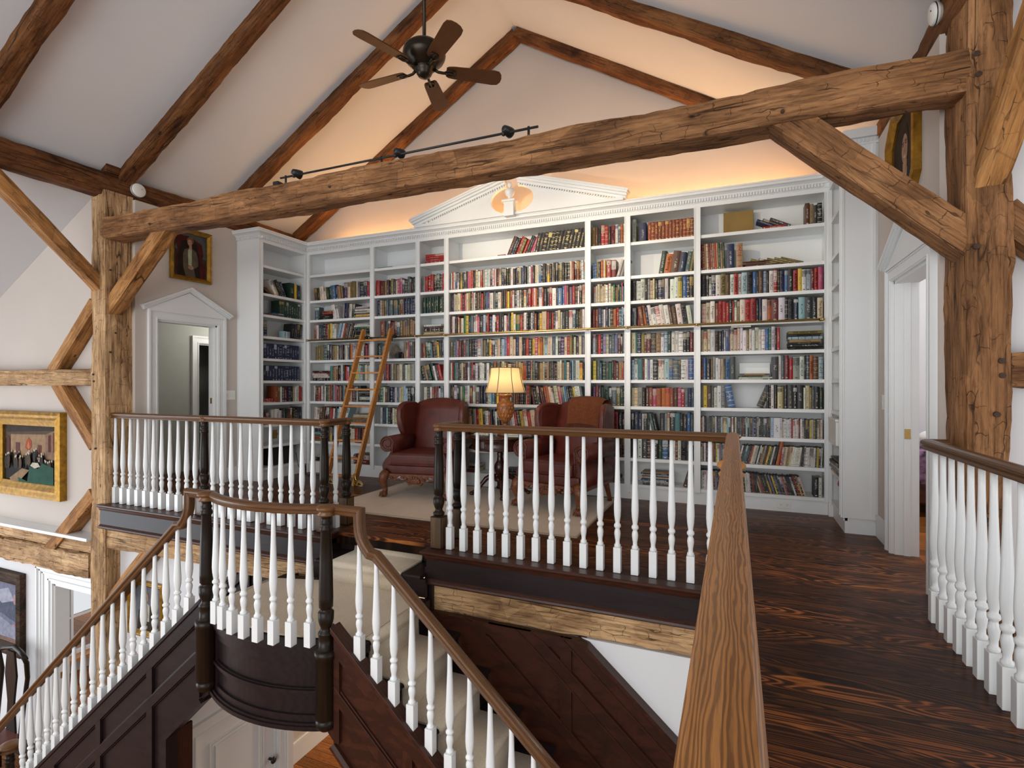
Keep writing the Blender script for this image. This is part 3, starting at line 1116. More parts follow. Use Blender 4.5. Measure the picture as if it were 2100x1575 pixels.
# crown moulding with its dentil band
t = thing('crown_molding', 'white crown molding with a dentil band along the bookcase top', 'molding', (-2.4, YF, 3.06))
mb = MB(t.location)
prof = [(-0.02, 0.0), (0.012, 0.0), (0.012, 0.038), (0.022, 0.04), (0.028, 0.052), (0.05, 0.066), (0.07, 0.072), (0.07, 0.094), (0.078, 0.097), (0.078, 0.112), (0.06, 0.112), (-0.02, 0.1)]
path = [(-5.86, 4.865, 3.04), (-5.47, 4.865, 3.04), (-5.47, YF, 3.04), (0.80, YF, 3.04), (0.80, 5.095, 3.04)]
mb.sweep(path, prof, smooth=False)
mb.obj('cornice', WH, t)
mb = MB(t.location)
for k in range(int(6.2 / 0.026)):
    x = -5.44 + 0.026 * k
    mb.box(x, x + 0.014, YF - 0.032, YF - 0.010, 3.046, 3.075)
for k in range(int(0.76 / 0.026)):
    y = 4.885 + 0.026 * k
    mb.box(-5.46, -5.438, y, y + 0.014, 3.046, 3.075)
for k in range(15):
    x = -5.85 + 0.026 * k
    mb.box(x, x + 0.015, 4.843, 4.855, 3.042, 3.072)
mb.obj('dentil_edging', WH, t)

# broken pediment with urn
PY = 5.60
t = thing('pediment', 'white broken pediment with an oval cut-out above the widest bookcase bay', 'pediment', (-2.37, PY, 3.15))
xa, xb_, xc = -3.655, -1.085, -2.37
mb = MB(t.location)
import mathutils
outer = [(xa + 0.03, 3.16), (xb_ - 0.03, 3.16), (xc + 0.075, 3.16 + 0.37), (xc + 0.075, 3.46), (xc - 0.075, 3.46), (xc - 0.075, 3.16 + 0.37)]
NE = 36
hole = [(xc + 0.265 * math.cos(2 * PI * k / NE), 3.335 + 0.16 * math.sin(2 * PI * k / NE)) for k in range(NE)]
# outline runs round both lobes of the oval and through the gap between the raking cornices
ring = []
up0 = 0.075
ht = [(x, z) for x, z in hole if z > 3.335 and abs(x - xc) < up0]
lobe = [q for q in hole if not (q[1] > 3.335 and abs(q[0] - xc) < up0)]
lobe.sort(key=lambda q: (math.atan2(q[1] - 3.335, q[0] - xc) - PI / 2 - 1e-6) % (2 * PI))
ring = [(xa + 0.03, 3.16), (xb_ - 0.03, 3.16), (xc + up0, 3.16 + 0.352)] + [(xc + up0, lobe[-1][1])] + lobe[::-1] + [(xc - up0, lobe[0][1]), (xc - up0, 3.16 + 0.352)]
tri = mathutils.geometry.tessellate_polygon([[Vector((x, z, 0)) for x, z in ring]])
fr = [mb.v((x, PY, z)) for x, z in ring]
bk = [mb.v((x, PY + 0.04, z)) for x, z in ring]
for a_, b_, c_ in tri:
    mb.f([fr[a_], fr[b_], fr[c_]])
    mb.f([bk[c_], bk[b_], bk[a_]])
for i in range(len(ring)):
    j = (i + 1) % len(ring)
    mb.f([fr[i], fr[j], bk[j], bk[i]])
mb.obj('tympanum', WH, t)
mb = MB(t.location)
mb.box(xa, xb_, PY - 0.05, PY + 0.04, 3.145, 3.17)
mb.box(xa + 0.01, xb_ - 0.01, PY - 0.03, PY + 0.04, 3.17, 3.185)
mb.obj('base_cornice', WH, t)
sl = (0.40 - 0.03) / (xc - xa)
for s in (-1, 1):
    mb = MB(t.location)
    for q, (d0, z0_, z1_) in enumerate(((0.02, -0.005, 0.03), (0.05, 0.02, 0.05), (0.075, 0.042, 0.07), (0.085, 0.062, 0.082))):
        xo = xc + s * (xc - xa + 0.02 + 0.012 * q)
        xi = xc + s * up0
        zo, zi = 3.165, 3.165 + sl * abs(xo - xi)
        mb.prism([(xo, zo + z0_), (xi, zi + z0_), (xi, zi + z1_), (xo, zo + z1_)], 'Y', PY - d0, PY + 0.04)
    for k in range(40):
        x = xc + s * (0.10 + 0.029 * k)
        z_ = 3.165 + sl * (abs(xa - 0.02 - xc) - abs(x - xc)) - 0.022
        mb.box(x - 0.007, x + 0.007, PY - 0.016, PY + 0.002, z_, z_ + 0.016)
    mb.obj('raking_cornice', WH, t)
u = thing('finial', 'white urn finial on a square pedestal in the pediment gap', 'finial', (xc, PY - 0.035, 3.17))
mb = MB(u.location)
mb.box(xc - 0.06, xc + 0.06, PY - 0.09, PY + 0.0, 3.171, 3.33, bev=0.003)
mb.box(xc - 0.08, xc + 0.08, PY - 0.11, PY + 0.0, 3.33, 3.355, bev=0.006)
mb.obj('pedestal', WH, u)
mb = MB(u.location)
mb.lathe([(0.032, 3.355), (0.034, 3.365), (0.02, 3.375), (0.02, 3.385), (0.045, 3.41), (0.056, 3.44), (0.056, 3.462), (0.045, 3.478), (0.016, 3.49), (0.012, 3.505), (0.022, 3.515), (0.027, 3.532), (0.020, 3.552), (0.004, 3.56)],
         (xc, PY - 0.05, 0), 20)
mb.obj('urn', WH, u)

for o_ in bpy.data.objects:
    if o_.parent is None and o_.name in ('pediment', 'finial'):
        o_.location.z -= 0.045

# warm rope light lying on the bookcase top behind the crown
mb = MB()
mb.tube([(-5.3, 5.965, 3.09), (-3.9, 5.965, 3.09), (-2.4, 5.965, 3.09), (-0.9, 5.965, 3.09), (0.7, 5.965, 3.09)], 0.008, 8)
tag(mb.obj('rope_light', emit('rope_light_glow', (1.0, 0.50, 0.17, 1), 125.0)), 'glowing amber rope light lying along the bookcase top', 'light')
# ------------------------------------------------------------ books
CC = {'k': (0.022, 0.021, 0.022), 'K': (0.06, 0.06, 0.065), 'w': (0.72, 0.70, 0.64), 'c': (0.62, 0.52, 0.34), 't': (0.42, 0.27, 0.12), 'B': (0.12, 0.048, 0.02),
      'm': (0.17, 0.018, 0.02), 'r': (0.50, 0.025, 0.02), 'o': (0.62, 0.16, 0.025), 'y': (0.66, 0.45, 0.05), 'Y': (0.26, 0.19, 0.05), 'g': (0.03, 0.20, 0.08), 'G': (0.014, 0.055, 0.035),
      'b': (0.06, 0.17, 0.40), 'n': (0.018, 0.028, 0.085), 'l': (0.34, 0.50, 0.56), 'p': (0.62, 0.09, 0.20), 'u': (0.12, 0.05, 0.16), 'e': (0.34, 0.34, 0.33),
      's': (0.10, 0.145, 0.17), 'L': (0.25, 0.27, 0.45), 'a': (0.07, 0.26, 0.25), 'O': (0.32, 0.075, 0.03)}
CN = {'k': 'black', 'K': 'charcoal', 'w': 'white', 'c': 'cream', 't': 'tan', 'B': 'brown', 'm': 'maroon', 'r': 'red', 'o': 'orange', 'y': 'yellow', 'Y': 'olive', 'g': 'green', 'G': 'dark green',
      'b': 'blue', 'n': 'navy', 'l': 'pale blue', 'p': 'pink', 'u': 'purple', 'e': 'grey', 's': 'slate', 'L': 'lavender', 'a': 'teal', 'O': 'rust'}


def book_material():
    t = NT('book_cover')
    a = t.n('ShaderNodeAttribute', attribute_name='col')
    ik = t.n('ShaderNodeAttribute', attribute_name='ink')
    uvn = t.n('ShaderNodeUVMap', uv_map='UVMap')
    sp = t.n('ShaderNodeSeparateXYZ')
    t.L.new(uvn.outputs[0], sp.inputs[0])
    u_, v_ = sp.outputs[0], sp.outputs[1]
    rnd = ik.outputs['Alpha']

    def inside(x, lo, hi):
        return t.math('MULTIPLY', t.math('GREATER_THAN', x, lo), t.math('LESS_THAN', x, hi))
    # rows of letter-like marks down the spine
    cmb = t.n('ShaderNodeCombineXYZ')
    t.L.new(t.math('MULTIPLY', u_, 4.5), cmb.inputs[0])
    t.L.new(t.math('MULTIPLY', v_, 44.0), cmb.inputs[1])
    t.L.new(t.math('MULTIPLY', rnd, 913.0), cmb.inputs[2])
    wn = t.n('ShaderNodeTexNoise')
    t.L.new(cmb.outputs[0], wn.inputs['Vector'])
    wn.inputs['Scale'].default_value = 1.0
    wn.inputs['Detail'].default_value = 0.0
    glyph = t.math('GREATER_THAN', wn.outputs['Fac'], 0.56)
    r2 = t.math('FRACT', t.math('MULTIPLY', rnd, 7.31))
    r3 = t.math('FRACT', t.math('MULTIPLY', rnd, 17.7))
    top = t.math('ADD', 0.62, t.math('MULTIPLY', r2, 0.28))
    bot = t.math('ADD', 0.16, t.math('MULTIPLY', r3, 0.3))
    wid = t.math('ADD', 0.12, t.math('MULTIPLY', r3, 0.14))
    zone = t.math('MULTIPLY', t.math('LESS_THAN', v_, top), t.math('GREATER_THAN', v_, bot))
    zone = t.math('MULTIPLY', zone, t.math('LESS_THAN', t.math('ABSOLUTE', t.math('SUBTRACT', u_, 0.5)), wid))
    foot = t.math('MULTIPLY', inside(v_, 0.05, 0.10), inside(u_, 0.3, 0.7))
    txt = t.math('MAXIMUM', t.math('MULTIPLY', zone, glyph), t.math('MULTIPLY', foot, t.math('GREATER_THAN', r2, 0.4)))
    # coloured block on some jackets
    blk = t.math('MULTIPLY', inside(v_, t.math('SUBTRACT', top, t.math('MULTIPLY', r3, 0.25)), 0.96), t.math('GREATER_THAN', t.math('FRACT', t.math('MULTIPLY', rnd, 3.77)), 0.72))
    blk = t.math('MULTIPLY', blk, t.math('GREATER_THAN', u_, 0.0))
    band = t.math('MULTIPLY', t.math('LESS_THAN', t.math('ABSOLUTE', t.math('SUBTRACT', t.math('FRACT', t.math('MULTIPLY', v_, 5.0)), 0.5)), 0.05), t.math('GREATER_THAN', u_, 0.0))
    band = t.math('MULTIPLY', band, t.math('GREATER_THAN', t.math('FRACT', t.math('MULTIPLY', rnd, 5.9)), 0.8))
    shown = t.math('GREATER_THAN', rnd, -0.5)
    txt = t.math('MULTIPLY', txt, shown)
    blk = t.math('MULTIPLY', blk, shown)
    band = t.math('MULTIPLY', band, shown)
    c = t.mix(t.math('MULTIPLY', blk, 0.75), a.outputs['Color'], ik.outputs['Color'])
    c = t.mix(t.math('MULTIPLY', t.math('MAXIMUM', txt, band), 0.92), c, t.mix(blk, ik.outputs['Color'], a.outputs['Color']))
    return t.done(c, 0.42, 0, 0.45)


M['book'] = book_material()


def book_faces(t, h, d, flat=False):
    """verts, faces (indices, kind, uvs); kind: spine / cover / page"""
    r = 0.0 if flat else min(0.005, t * 0.18)
    a = t / 2
    pr = [(-a, r), (-a * 0.5, r * 0.25), (0, 0), (a * 0.5, r * 0.25), (a, r)] if not flat else [(-a, 0), (a, 0)]
    n = len(pr)
    V = [(x, y, 0.0) for x, y in pr] + [(a, d, 0.0), (-a, d, 0.0)]
    m = len(V)
    V += [(x, y, h) for x, y, _ in V]
    Fs = []
    for i in range(m):
        j = (i + 1) % m
        if i < n - 1:
            u0, u1 = i / (n - 1), (i + 1) / (n - 1)
            Fs.append(((i, j, m + j, m + i), 's', ((u0, 0), (u1, 0), (u1, 1), (u0, 1))))
        else:
            Fs.append(((i, j, m + j, m + i), 'p' if i == n else 'c', None))
    Fs.append((tuple(range(m))[::-1], 'c', None))
    # top edge: boards flush, page block sunk a little
    e = min(0.0025, t * 0.15)
    z = h - 0.003
    k = len(V)
    V += [(-a + e, r + 0.004, h), (a - e, r + 0.004, h), (a - e, d - 0.002, h), (-a + e, d - 0.002, h)]
    V += [(-a + e, r + 0.004, z), (a - e, r + 0.004, z), (a - e, d - 0.002, z), (-a + e, d - 0.002, z)]
    ir = [m + q for q in range(n)]
    Fs.append((tuple(ir) + (k + 1, k), 'c', None))
    Fs.append(((m + n - 1, m + n, k + 2, k + 1), 'c', None))
    Fs.append(((m + n, m + n + 1, k + 3, k + 2), 'c', None))
    Fs.append(((m + n + 1, m, k, k + 3), 'c', None))
    for q in range(4):
        Fs.append(((k + q, k + (q + 1) % 4, k + 4 + (q + 1) % 4, k + 4 + q), 'p', None))
    Fs.append(((k + 4, k + 5, k + 6, k + 7), 'p', None))
    return V, Fs


def books_mesh(name, items):
    """items: (matrix or None, t, h, d, col, ink, rnd, flat, pagecol)"""
    verts, faces, uvs, cols, inks = [], [], [], [], []
    for Mx, t, h, d, col, ink, rnd, flat, pg in items:
        V, Fs = book_faces(t, h, d, flat)
        b0 = len(verts)
        verts += [tuple(Mx @ Vector(p)) for p in V] if Mx is not None else V
        for idx, kd, uv in Fs:
            faces.append([b0 + i for i in idx])
            cc = pg if kd == 'p' else col
            for q in range(len(idx)):
                uvs.append(uv[q] if uv else (-1, -1))
                cols.append((*cc, 1))
                inks.append((*ink, rnd))
    me = bpy.data.meshes.new(name)
    me.from_pydata(verts, [], faces)
    ul = me.uv_layers.new(name='UVMap')
    ul.data.foreach_set('uv', [q for p in uvs for q in p])
    for nm, dat in (('col', cols), ('ink', inks)):
        at = me.attributes.new(nm, 'FLOAT_COLOR', 'CORNER')
        at.data.foreach_set('color', [q for p in dat for q in p])
    me.materials.append(M['book'])
    me.update()
    return me


ORD = ['first', 'second', 'third', 'fourth', 'fifth', 'sixth', 'seventh', 'eighth', 'ninth', 'tenth', 'eleventh', 'twelfth', 'thirteenth', 'fourteenth', 'fifteenth', 'sixteenth',
       'seventeenth', 'eighteenth', 'nineteenth', 'twentieth']
TENS = {2: 'twenty', 3: 'thirty', 4: 'forty', 5: 'fifty', 6: 'sixty', 7: 'seventy'}
TENTH = {2: 'twentieth', 3: 'thirtieth', 4: 'fortieth', 5: 'fiftieth', 6: 'sixtieth', 7: 'seventieth'}


def ordinal(n):
    if n < 20:
        return ORD[n]
    n += 1
    return TENTH[n // 10] if n % 10 == 0 else TENS[n // 10] + '-' + ORD[n % 10 - 1]


SHN = ['top', 'second', 'third', 'fourth', 'fifth', 'sixth', 'seventh', 'eighth', 'ninth', 'bottom']
BN = {'L': 'left corner return', 1: 'corner bay', 2: 'ladder bay', 3: 'narrow bay with the red stack', 4: 'widest bay', 5: 'narrow bay behind the throw chair', 6: 'bay with the leather set', 7: 'rightmost wide bay', 'R': 'slim right return'}
ALL = []          # every book and disc case
rg = random.Random(11)


def lum(c): return 0.2 * c[0] + 0.7 * c[1] + 0.1 * c[2]


def parse(tok):
    title = None
    if ':' in tok:
        tok, title = tok.split(':', 1)
        title = title.replace('_', ' ')
    th = float(tok[1:]) / 100 if len(tok) > 1 else None
    return tok[0], th, title


COUNT = {}


def put(bay, row, code, t, h, d, Mx, title=None, kind='book', flat=False, state='', pg=None, ink=None):
    base = CC[code]
    j = (0.82 + 0.36 * rg.random()) * (0.62 if lum(base) < 0.45 else 0.82)
    col = tuple(min(0.85, max(0.004, c * j * (0.9 + 0.2 * rg.random()))) for c in base)
    if ink is None:
        if lum(base) > 0.22:
            ink = rg.choice([(0.02, 0.02, 0.025), (0.3, 0.02, 0.02), (0.02, 0.04, 0.15), (0.03, 0.03, 0.03)])
        else:
            ink = rg.choice([(0.40, 0.37, 0.28), (0.55, 0.55, 0.52), (0.36, 0.24, 0.07), (0.40, 0.38, 0.32)])
    n = COUNT.get((bay, row, kind), 0)
    COUNT[(bay, row, kind)] = n + 1
    ALL.append(dict(bay=bay, row=row, code=code, t=t, h=h, d=d, M=Mx, title=title, kind=kind, flat=flat, state=state, n=n, col=col, ink=ink,
                    rnd=rg.random() if title is None else -1.0, pg=pg or (0.55, 0.45, 0.30)))


def base_matrix(bay, row, f, front=0.055):
    a0, a1 = BAYS[bay]
    a = a0 + (a1 - a0) * f
    z = SH[row] + 0.0005
    if bay == 'L':
        return Matrix(((0, -1, 0, -5.47 - front), (1, 0, 0, a), (0, 0, 1, z), (0, 0, 0, 1))), abs(a1 - a0)
    if bay == 'R':
        return Matrix(((0, 1, 0, 0.79 + front), (-1, 0, 0, a), (0, 0, 1, z), (0, 0, 0, 1))), abs(a1 - a0)
    return Matrix(((1, 0, 0, a), (0, 1, 0, YF + front), (0, 0, 1, z), (0, 0, 0, 1))), abs(a1 - a0)


def up(bay, row, f0, f1, toks, h0=0.19, h1=0.225, lean=0.0, d=0.15, front=0.05, kind='book', flat=False, tw=(0.020, 0.036), same=False, pg=None, ink=None, jit=0.012):
    """upright (or leaning) run of books between fractions f0..f1 of a bay"""
    toks = toks.split()
    ca = math.cos(math.radians(lean))
    ths = []
    for tk in toks:
        c, th, ti = parse(tk)
        ths.append(th or (tw[0] if same else rg.uniform(*tw)))
    _, width = base_matrix(bay, row, 0)
    avail = width * (f1 - f0)
    fac = avail * ca / sum(ths)
    fac = min(fac, 1.5) * 0.997
    x = f0 * width
    hh = rg.uniform(h0, h1)
    for tk, th in zip(toks, ths):
        c, _, ti = parse(tk)
        t = th * fac
        h = hh if same else rg.uniform(h0, h1)
        dd = d if same else d * rg.uniform(0.9, 1.1)
        fr = front + (0 if same else rg.uniform(-jit, jit))
        Mx, _ = base_matrix(bay, row, 0, fr)
        ln = lean + (rg.uniform(-0.5, 0.5) if lean else 0)
        a = math.radians(ln)
        if ln >= 0:      # top to the right, pivot on the lower right corner
            piv = x + t / math.cos(a)
            L = Matrix.Translation((piv, 0, 0)) @ Matrix.Rotation(a, 4, 'Y') @ Matrix.Translation((-t / 2, 0, 0))
        else:
            piv = x
            L = Matrix.Translation((piv, 0, 0)) @ Matrix.Rotation(a, 4, 'Y') @ Matrix.Translation((t / 2, 0, 0))
        put(bay, row, c, t * 0.985, h, dd, Mx @ L, ti, kind, flat, 'leaning ' if abs(lean) > 4 else '', pg, ink)
        x += t / math.cos(a)


def lie(bay, row, f0, f1, toks, d=0.17, front=0.04, jit=0.012, z0=0.0, kind='book'):
    """a lying stack, tokens from the bottom up"""
    _, width = base_matrix(bay, row, 0)
    z = z0
    for tk in toks.split():
        c, th, ti = parse(tk)
        t = th or rg.uniform(0.018, 0.032)
        h = width * (f1 - f0) * rg.uniform(0.9, 1.0)
        Mx, _ = base_matrix(bay, row, 0, front + rg.uniform(-jit, jit))
        x = f0 * width + rg.uniform(0, 0.1) * width * (f1 - f0)
        L = Matrix.Translation((x, 0, z + t / 2)) @ Matrix.Rotation(PI / 2, 4, 'Y')
        put(bay, row, c, t, h, d, Mx @ L, ti, kind, False, 'lying ')
        z += t + 0.0006


# ---- left return
up('L', 1, .22, .34, 'B2 B2 t2', .14, .15, -58, d=.14)
up('L', 1, .34, .66, 'w2.5 c2 k3 k2 n3', .20, .22, -26)
up('L', 1, .70, .97, 'G6 y1.6 k2 G4', .2, .22)
up('L', 2, .44, .96, 'G G G G G G G G G', .215, .22, tw=(.03, .031), same=True)
lie('L', 2, .12, .42, 'B2', d=.12, front=.015)
lie('L', 2, .24, .5, 'b1.6', d=.1, front=.02, z0=.021)
up('L', 3, .0, .16, 'n5 n5', .2, .2, same=True, tw=(.05, .05))
lie('L', 3, .2, .44, 'w.8', d=.12)
up('L', 3, .50, .70, 'l3 w2 l3', .085, .09, d=.08, front=.03)
up('L', 3, .72, .97, 'k K k k', .2, .215, 8)
up('L', 4, .02, .93, 'n n n n n n n n n n n n n n n', .195, .195, tw=(.04, .04), same=True, ink=(.45, .5, .6))
up('L', 5, .0, .93, 'n n n n n n n n n n n n n n', .195, .195, tw=(.04, .04), same=True, ink=(.45, .5, .6))
lie('L', 6, .0, .30, 'w1 r4', d=.2)
up('L', 6, .31, 1, 'O5 O3 w2 K3 m5 n3 k4 c3 w3 w2 r2 r2', .19, .215)
up('L', 7, .0, .26, 'm3 B2 m3 m3', .15, .17, -14)
up('L', 7, .27, 1, 'w4:Wolfe w5 w3 k3 s3 k3 B3 O2 w2 k3 k3 k3 n4', .17, .205)
# ---- corner bay
up(1, 1, .04, .52, 'B3.5 K3 c3 w2.5 w2 y2 G3 G2 s3 b3 n3 t3.5 t2', .17, .2, -6)
up(1, 1, .53, 1, 'u5 c3 t2.5 Y4 c3 L2 K5 n4 r2.5 m2 r2', .2, .235)
up(1, 2, .05, .2, 's5', .18, .18, d=.1)
lie(1, 2, .1, .36, 'k1.5 k1.5 k2 k2', d=.16)
lie(1, 2, .18, .36, 'r2 m2.4', d=.16, z0=.073)
up(1, 2, .36, .48, 'w4 w3', .18, .2, -12)
up(1, 2, .49, .70, 'e3 n4 k2.5 w3 G3', .19, .21, 3)
lie(1, 2, .72, 1, 't1.5 y1.4 c1.6 B1.2 w1.6 g1.5 w2 e2 w1.5', d=.16)
up(1, 3, .04, .40, 'O3 w2 K3 n3 k3 r2.5 Y2 y2.5 w3 w2', .2, .22)
up(1, 3, .41, .68, 'l3 b2 w2 r2 B2.5 K2 w2 k2 B2', .2, .22, 14)
lie(1, 3, .70, 1, 'k2.2 Y2 k2.2 k2 s1.8 n2 g2.4 w2 w1.6', d=.17)
up(1, 4, .06, 1, 'Y4 Y3 Y3 s3 s4 k3 K4 B2.5 t4 c3 n2.5 w2 m2.5 k2 w3 w2.6 s2 o3 w3 w4 t3 c3 w4 k2 p2 m3 w3 w2', .19, .225)
lie(1, 5, .0, .28, 'k4 w2 w2.5 c1.5 m2 k1.5', d=.17)
up(1, 5, .30, 1, 'a3.5 B2 t3 O2 k4 w3 k2 r3 p3 G3.5 w3 y3.5 c2 l2.5 w3 a2 w3 c2 w2 e3', .19, .225)
up(1, 6, .03, .8, 'w2 G2 m4 r2 w4 e3 w2 k2.6 Y3 r2.6 k2 e2.6 p3 k2 r1.6 t2 n2 k2 l3 B2 r2 k2 m2.5 c2 m3.4 k4 w1.6 k3', .19, .225)
lie(1, 6, .78, 1, 'k2.6 w4 K2 k2.5 e2 K2', d=.16)
up(1, 7, .03, .48, 'w4 w3 B3.5 B4 B2.5 k4 m3 r2 w3 k2.6 l3 w4', .18, .21, 5)
up(1, 7, .5, .6, 'w4 l1', .2, .2, 18)
lie(1, 7, .68, .98, 't4 t3 c2 w1.6 t1.2', d=.18)
lie(1, 8, .0, .24, 'Y2.4 O2 r2.2 g2.4 l2.6 n3 n2.4 w1.5 c1.2', d=.18)
up(1, 8, .27, .97, 'k3 y3 n3 w4 w3 G3 c4 c3 w3 c3 w4 r4.5 k3 m3 t3 k3 c2 w2', .18, .21)
lie(1, 9, .04, .38, 'k2.2 k2.2 K1.5 w1', d=.2)
lie(1, 9, .7, .97, 'm6 m6 B1', d=.2)
# ---- ladder bay
lie(2, 0, .03, .42, 'g.9', d=.12, front=.02)
up(2, 1, .0, .99, 'r4.5 m6 t3 B3 k3 Y3 K3 c2 p3 p3 K3 K4 s3 B2 k3 K3 w2', .18, .225)
up(2, 2, .02, .99, 'n4 c2.6 t3 Y3 s3 s3 s3 s3 s3 G3 O5 K2 n3.4 n3.4 n3.4 n3.4 n3.4', .2, .22)
up(2, 3, .1, .99, 'O6 K4 B3 m5 m4 s4 Y3 t3 t3 t3 t3 t3 B4', .19, .225)
up(2, 4, .02, .3, 'G5 e4 w3', .2, .215)
up(2, 4, .66, .99, 't3.4 c3.4 p3 K4 K3 m3 m2', .2, .225)
up(2, 5, .05, .99, 'G5 w2 K3 r4 K3 w3 Y4 e3 y2 w3 e2 k2 w3 c3 e6 e2 k2', .2, .225)
up(2, 6, .04, .99, 'k3 g4 w3 B4 K3 n3 n4 w3 s3 w2 y2 c2 l3 l4 k4 k4 K3 l2', .18, .215)
up(2, 7, .08, .99, 'w3 b1 n3 l3 k3 k3 w2 c3 B2 k4 w2 m3 B2 n3 k3 e2 w3', .19, .21)
lie(2, 8, .03, .6, 'w2 w1.4', d=.2)
# ---- narrow bay left of the middle
lie(3, 0, .12, .97, 'r2.8 r2.8 r2.8 r2.8', d=.2, jit=.004)
up(3, 1, .02, .99, 'e3.6 r3.2 r3.2 r3.6 k3 k4 K4 r4', .2, .225)
up(3, 2, .04, .97, 'G3 G3 G3.6 G2.6 G2.6 G2.6 G5 G3', .2, .21, ink=(.6, .5, .25))
lie(3, 3, .04, .97, 'w1.6 c1.6 t1.4 k3.6 B1.5 B1 w2', d=.2)
up(3, 4, .05, .99, 'O3.5 g3 G4 a2 m3 G3 y2.4 k3 n3 w2', .18, .22, -4)
up(3, 5, .05, .85, 'k3.4 t2.5 G4 G3.5 w2 K2 r3', .18, .215, -15)
up(3, 5, .87, .99, 'e4', .2, .2)
up(3, 6, .1, .99, 'w2 c2 k3 w3 t3 m4 m2.6 w3 l3.6 r2 w2', .18, .215)
up(3, 7, .1, .99, 'w2 k3 n3 r3 k3 c2 B3 k3 m2 w3', .18, .21)
up(3, 8, .1, .99, 'k3 n3 B3 m3 k3 c2 B3 k3 m2 w3', .18, .21)
# ---- widest bay
lie(4, 0, .37, .425, 't2', d=.14)
up(4, 0, .435, .64, 'B4 n3.5 k2 r4.5 Y3.4 r3.4 k3.4 K2 p3.4 w2', .17, .235, 24)
up(4, 0, .64, .997, 'k k k k k k k k k k k k k k', .225, .225, 13, tw=(.034, .034), same=True, ink=(.72, .6, .25))
W1 = 'w2 r2 w2.6 b3 k2 w2 k2.6 y3 k3 K3 k2.6 p2 p3.6 r3.6 k2 k3 c3.6 w3 r3.4 B2 e3 w3 l2.6 w2.4 n3 w3 r2 w2 m4 c4 n4 k3.4 G3 k4 w4 k3.6 n2.6 k3 c2.6 b3 n2.6 k3 e3.4 w3 p2.6 k3 c3 w3 b3 n3 k4 k3 y3.4 k3 w2 k3.4 k3 k3.6 Y3 k3 k4 k4 c3 O3 k3 O4 B3 w2 l2'
up(4, 1, .0, .99, W1, .2, .228, tw=(.02, .03))
W2 = 'k2 n3 c2 c3 c5 r3 k2.6 p3 c3.4 t3 k2 c2 w3 k3 t2 k3.6 r3 K2 k2 b2.6 u3 w5 s3 k3 w4 c2 k3 K2.6 O2 y3 k2 r2 w3 k4 w3 w3 k2.6 c4 k3 r3.6 r3 w3 o2 k2 w5 r2 k4 n3 r4 w5 k2 b6 b3 p3 t2 u5 r3 k3.6 w2 k3.4 c3'
up(4, 2, .0, .99, W2, .2, .228)
W3 = 'm2 w4 k3.6 r2 c2 m2 w3.6 g4 y4 n3 s4 w2 w3 p4 k5 l3.6 m3 r2 n3 b2 w3.6 k2 r3.6 k4:KEIGHT k3 w3.4 p2 K3 K2 y3 w3 g5 r4 B2 w4 k3 k3 w2 K3 O2.6 k4 y3 c6 r3 k3 r3 k2 w4 c3 w2 K4 k4.6 w5 s4 k3 k2.6 Y2 w3'
up(4, 3, .0, .99, W3, .19, .228)
W4 = 'Y2 s4 L3 p2 m4 k3 r3 s5 k3.6 k2.6 n4.6 w5 e3 t3 K3 k2 y3 r2 k3 w3 c4 k2 l4 L3 r4 c4 c3 n4 c4 k2 k3 r4 k3.6 y4 p3.4 y3 o3 c2 l4 c4 w2 s3.4 w3 k4 u4 c3.4 r3 Y3 K2 c2 k4 c3 e3'
up(4, 4, .0, .99, W4, .19, .228)
W5 = 'w2 r2 a4 e3 k3 K2 c2.6 k3 m2 k3 w2.6 K3 r2 k3 w4 k3 w4 w3 k2 w4 k3 G4 O4 t5 B3 c4 B5 c4 t3 B4 t3 Y4 y3 o5 n2 n3.6 c2 s4 k3 k2.6 t5 c2 k3 t3 k3 K3 B2 k3 c4 w2 t3 a3 c4 n3 l2 s3 w5 y4 k2'
up(4, 5, .0, .99, W5, .19, .225)
up(4, 6, .0, .62, 'k3 m2 w4 k3 s3 c2 g3 c5 w3 m3.6 w3 e3 B4 n2 k3 n4 k3.6 c2 l3 b4 k2 y3.4 r4 m3 k3 y3 k2 w3 k3 t2 O3 B2 m3 K3 k3 c2 r3 B2', .19, .225)
up(4, 6, .63, .99, 'm2 B2 k3 Y2.6 k3 m3 k3 r3 o4 c4 w2 e2 c5 p4 s4 l2 b3 k3 k3 K2 y3 w4 w3 s3', .19, .225, -10)
up(4, 7, .0, .46, 'k3 r2.6 k2 m3 b3 c2.6 w3 c3.6 k2 e3 r3.4 y3.6 k3 w3 r2 k2 n3 w2 k3 m3 k3 B3', .19, .22, -3)
up(4, 7, .46, .99, 'e3 w3 r2.6 k3 y3 w4 r3 c4.6 c5 w2 w4 k3 w3 k2 r3 k3 B3 m3 c3 k3 n3 w3', .19, .22, -9)
up(4, 8, .0, .99, 'k3 B3 k4 n3 m3 w3 k3 B4 m3 k3 c3 K4 w3 r3 k3 n3 B3 t3 w2 k4 m3 K3 k3 t3 k4 w3 k3 r3 k3 K3 c3 k3 B3 k4 k3 w3 k3 m3 t3 k3 y2 k3', .19, .22, -4)
lie(4, 9, .02, .22, 'm3 Y2 k2.4 w2', d=.18)
lie(4, 9, .42, .62, 'k4 K3', d=.18)
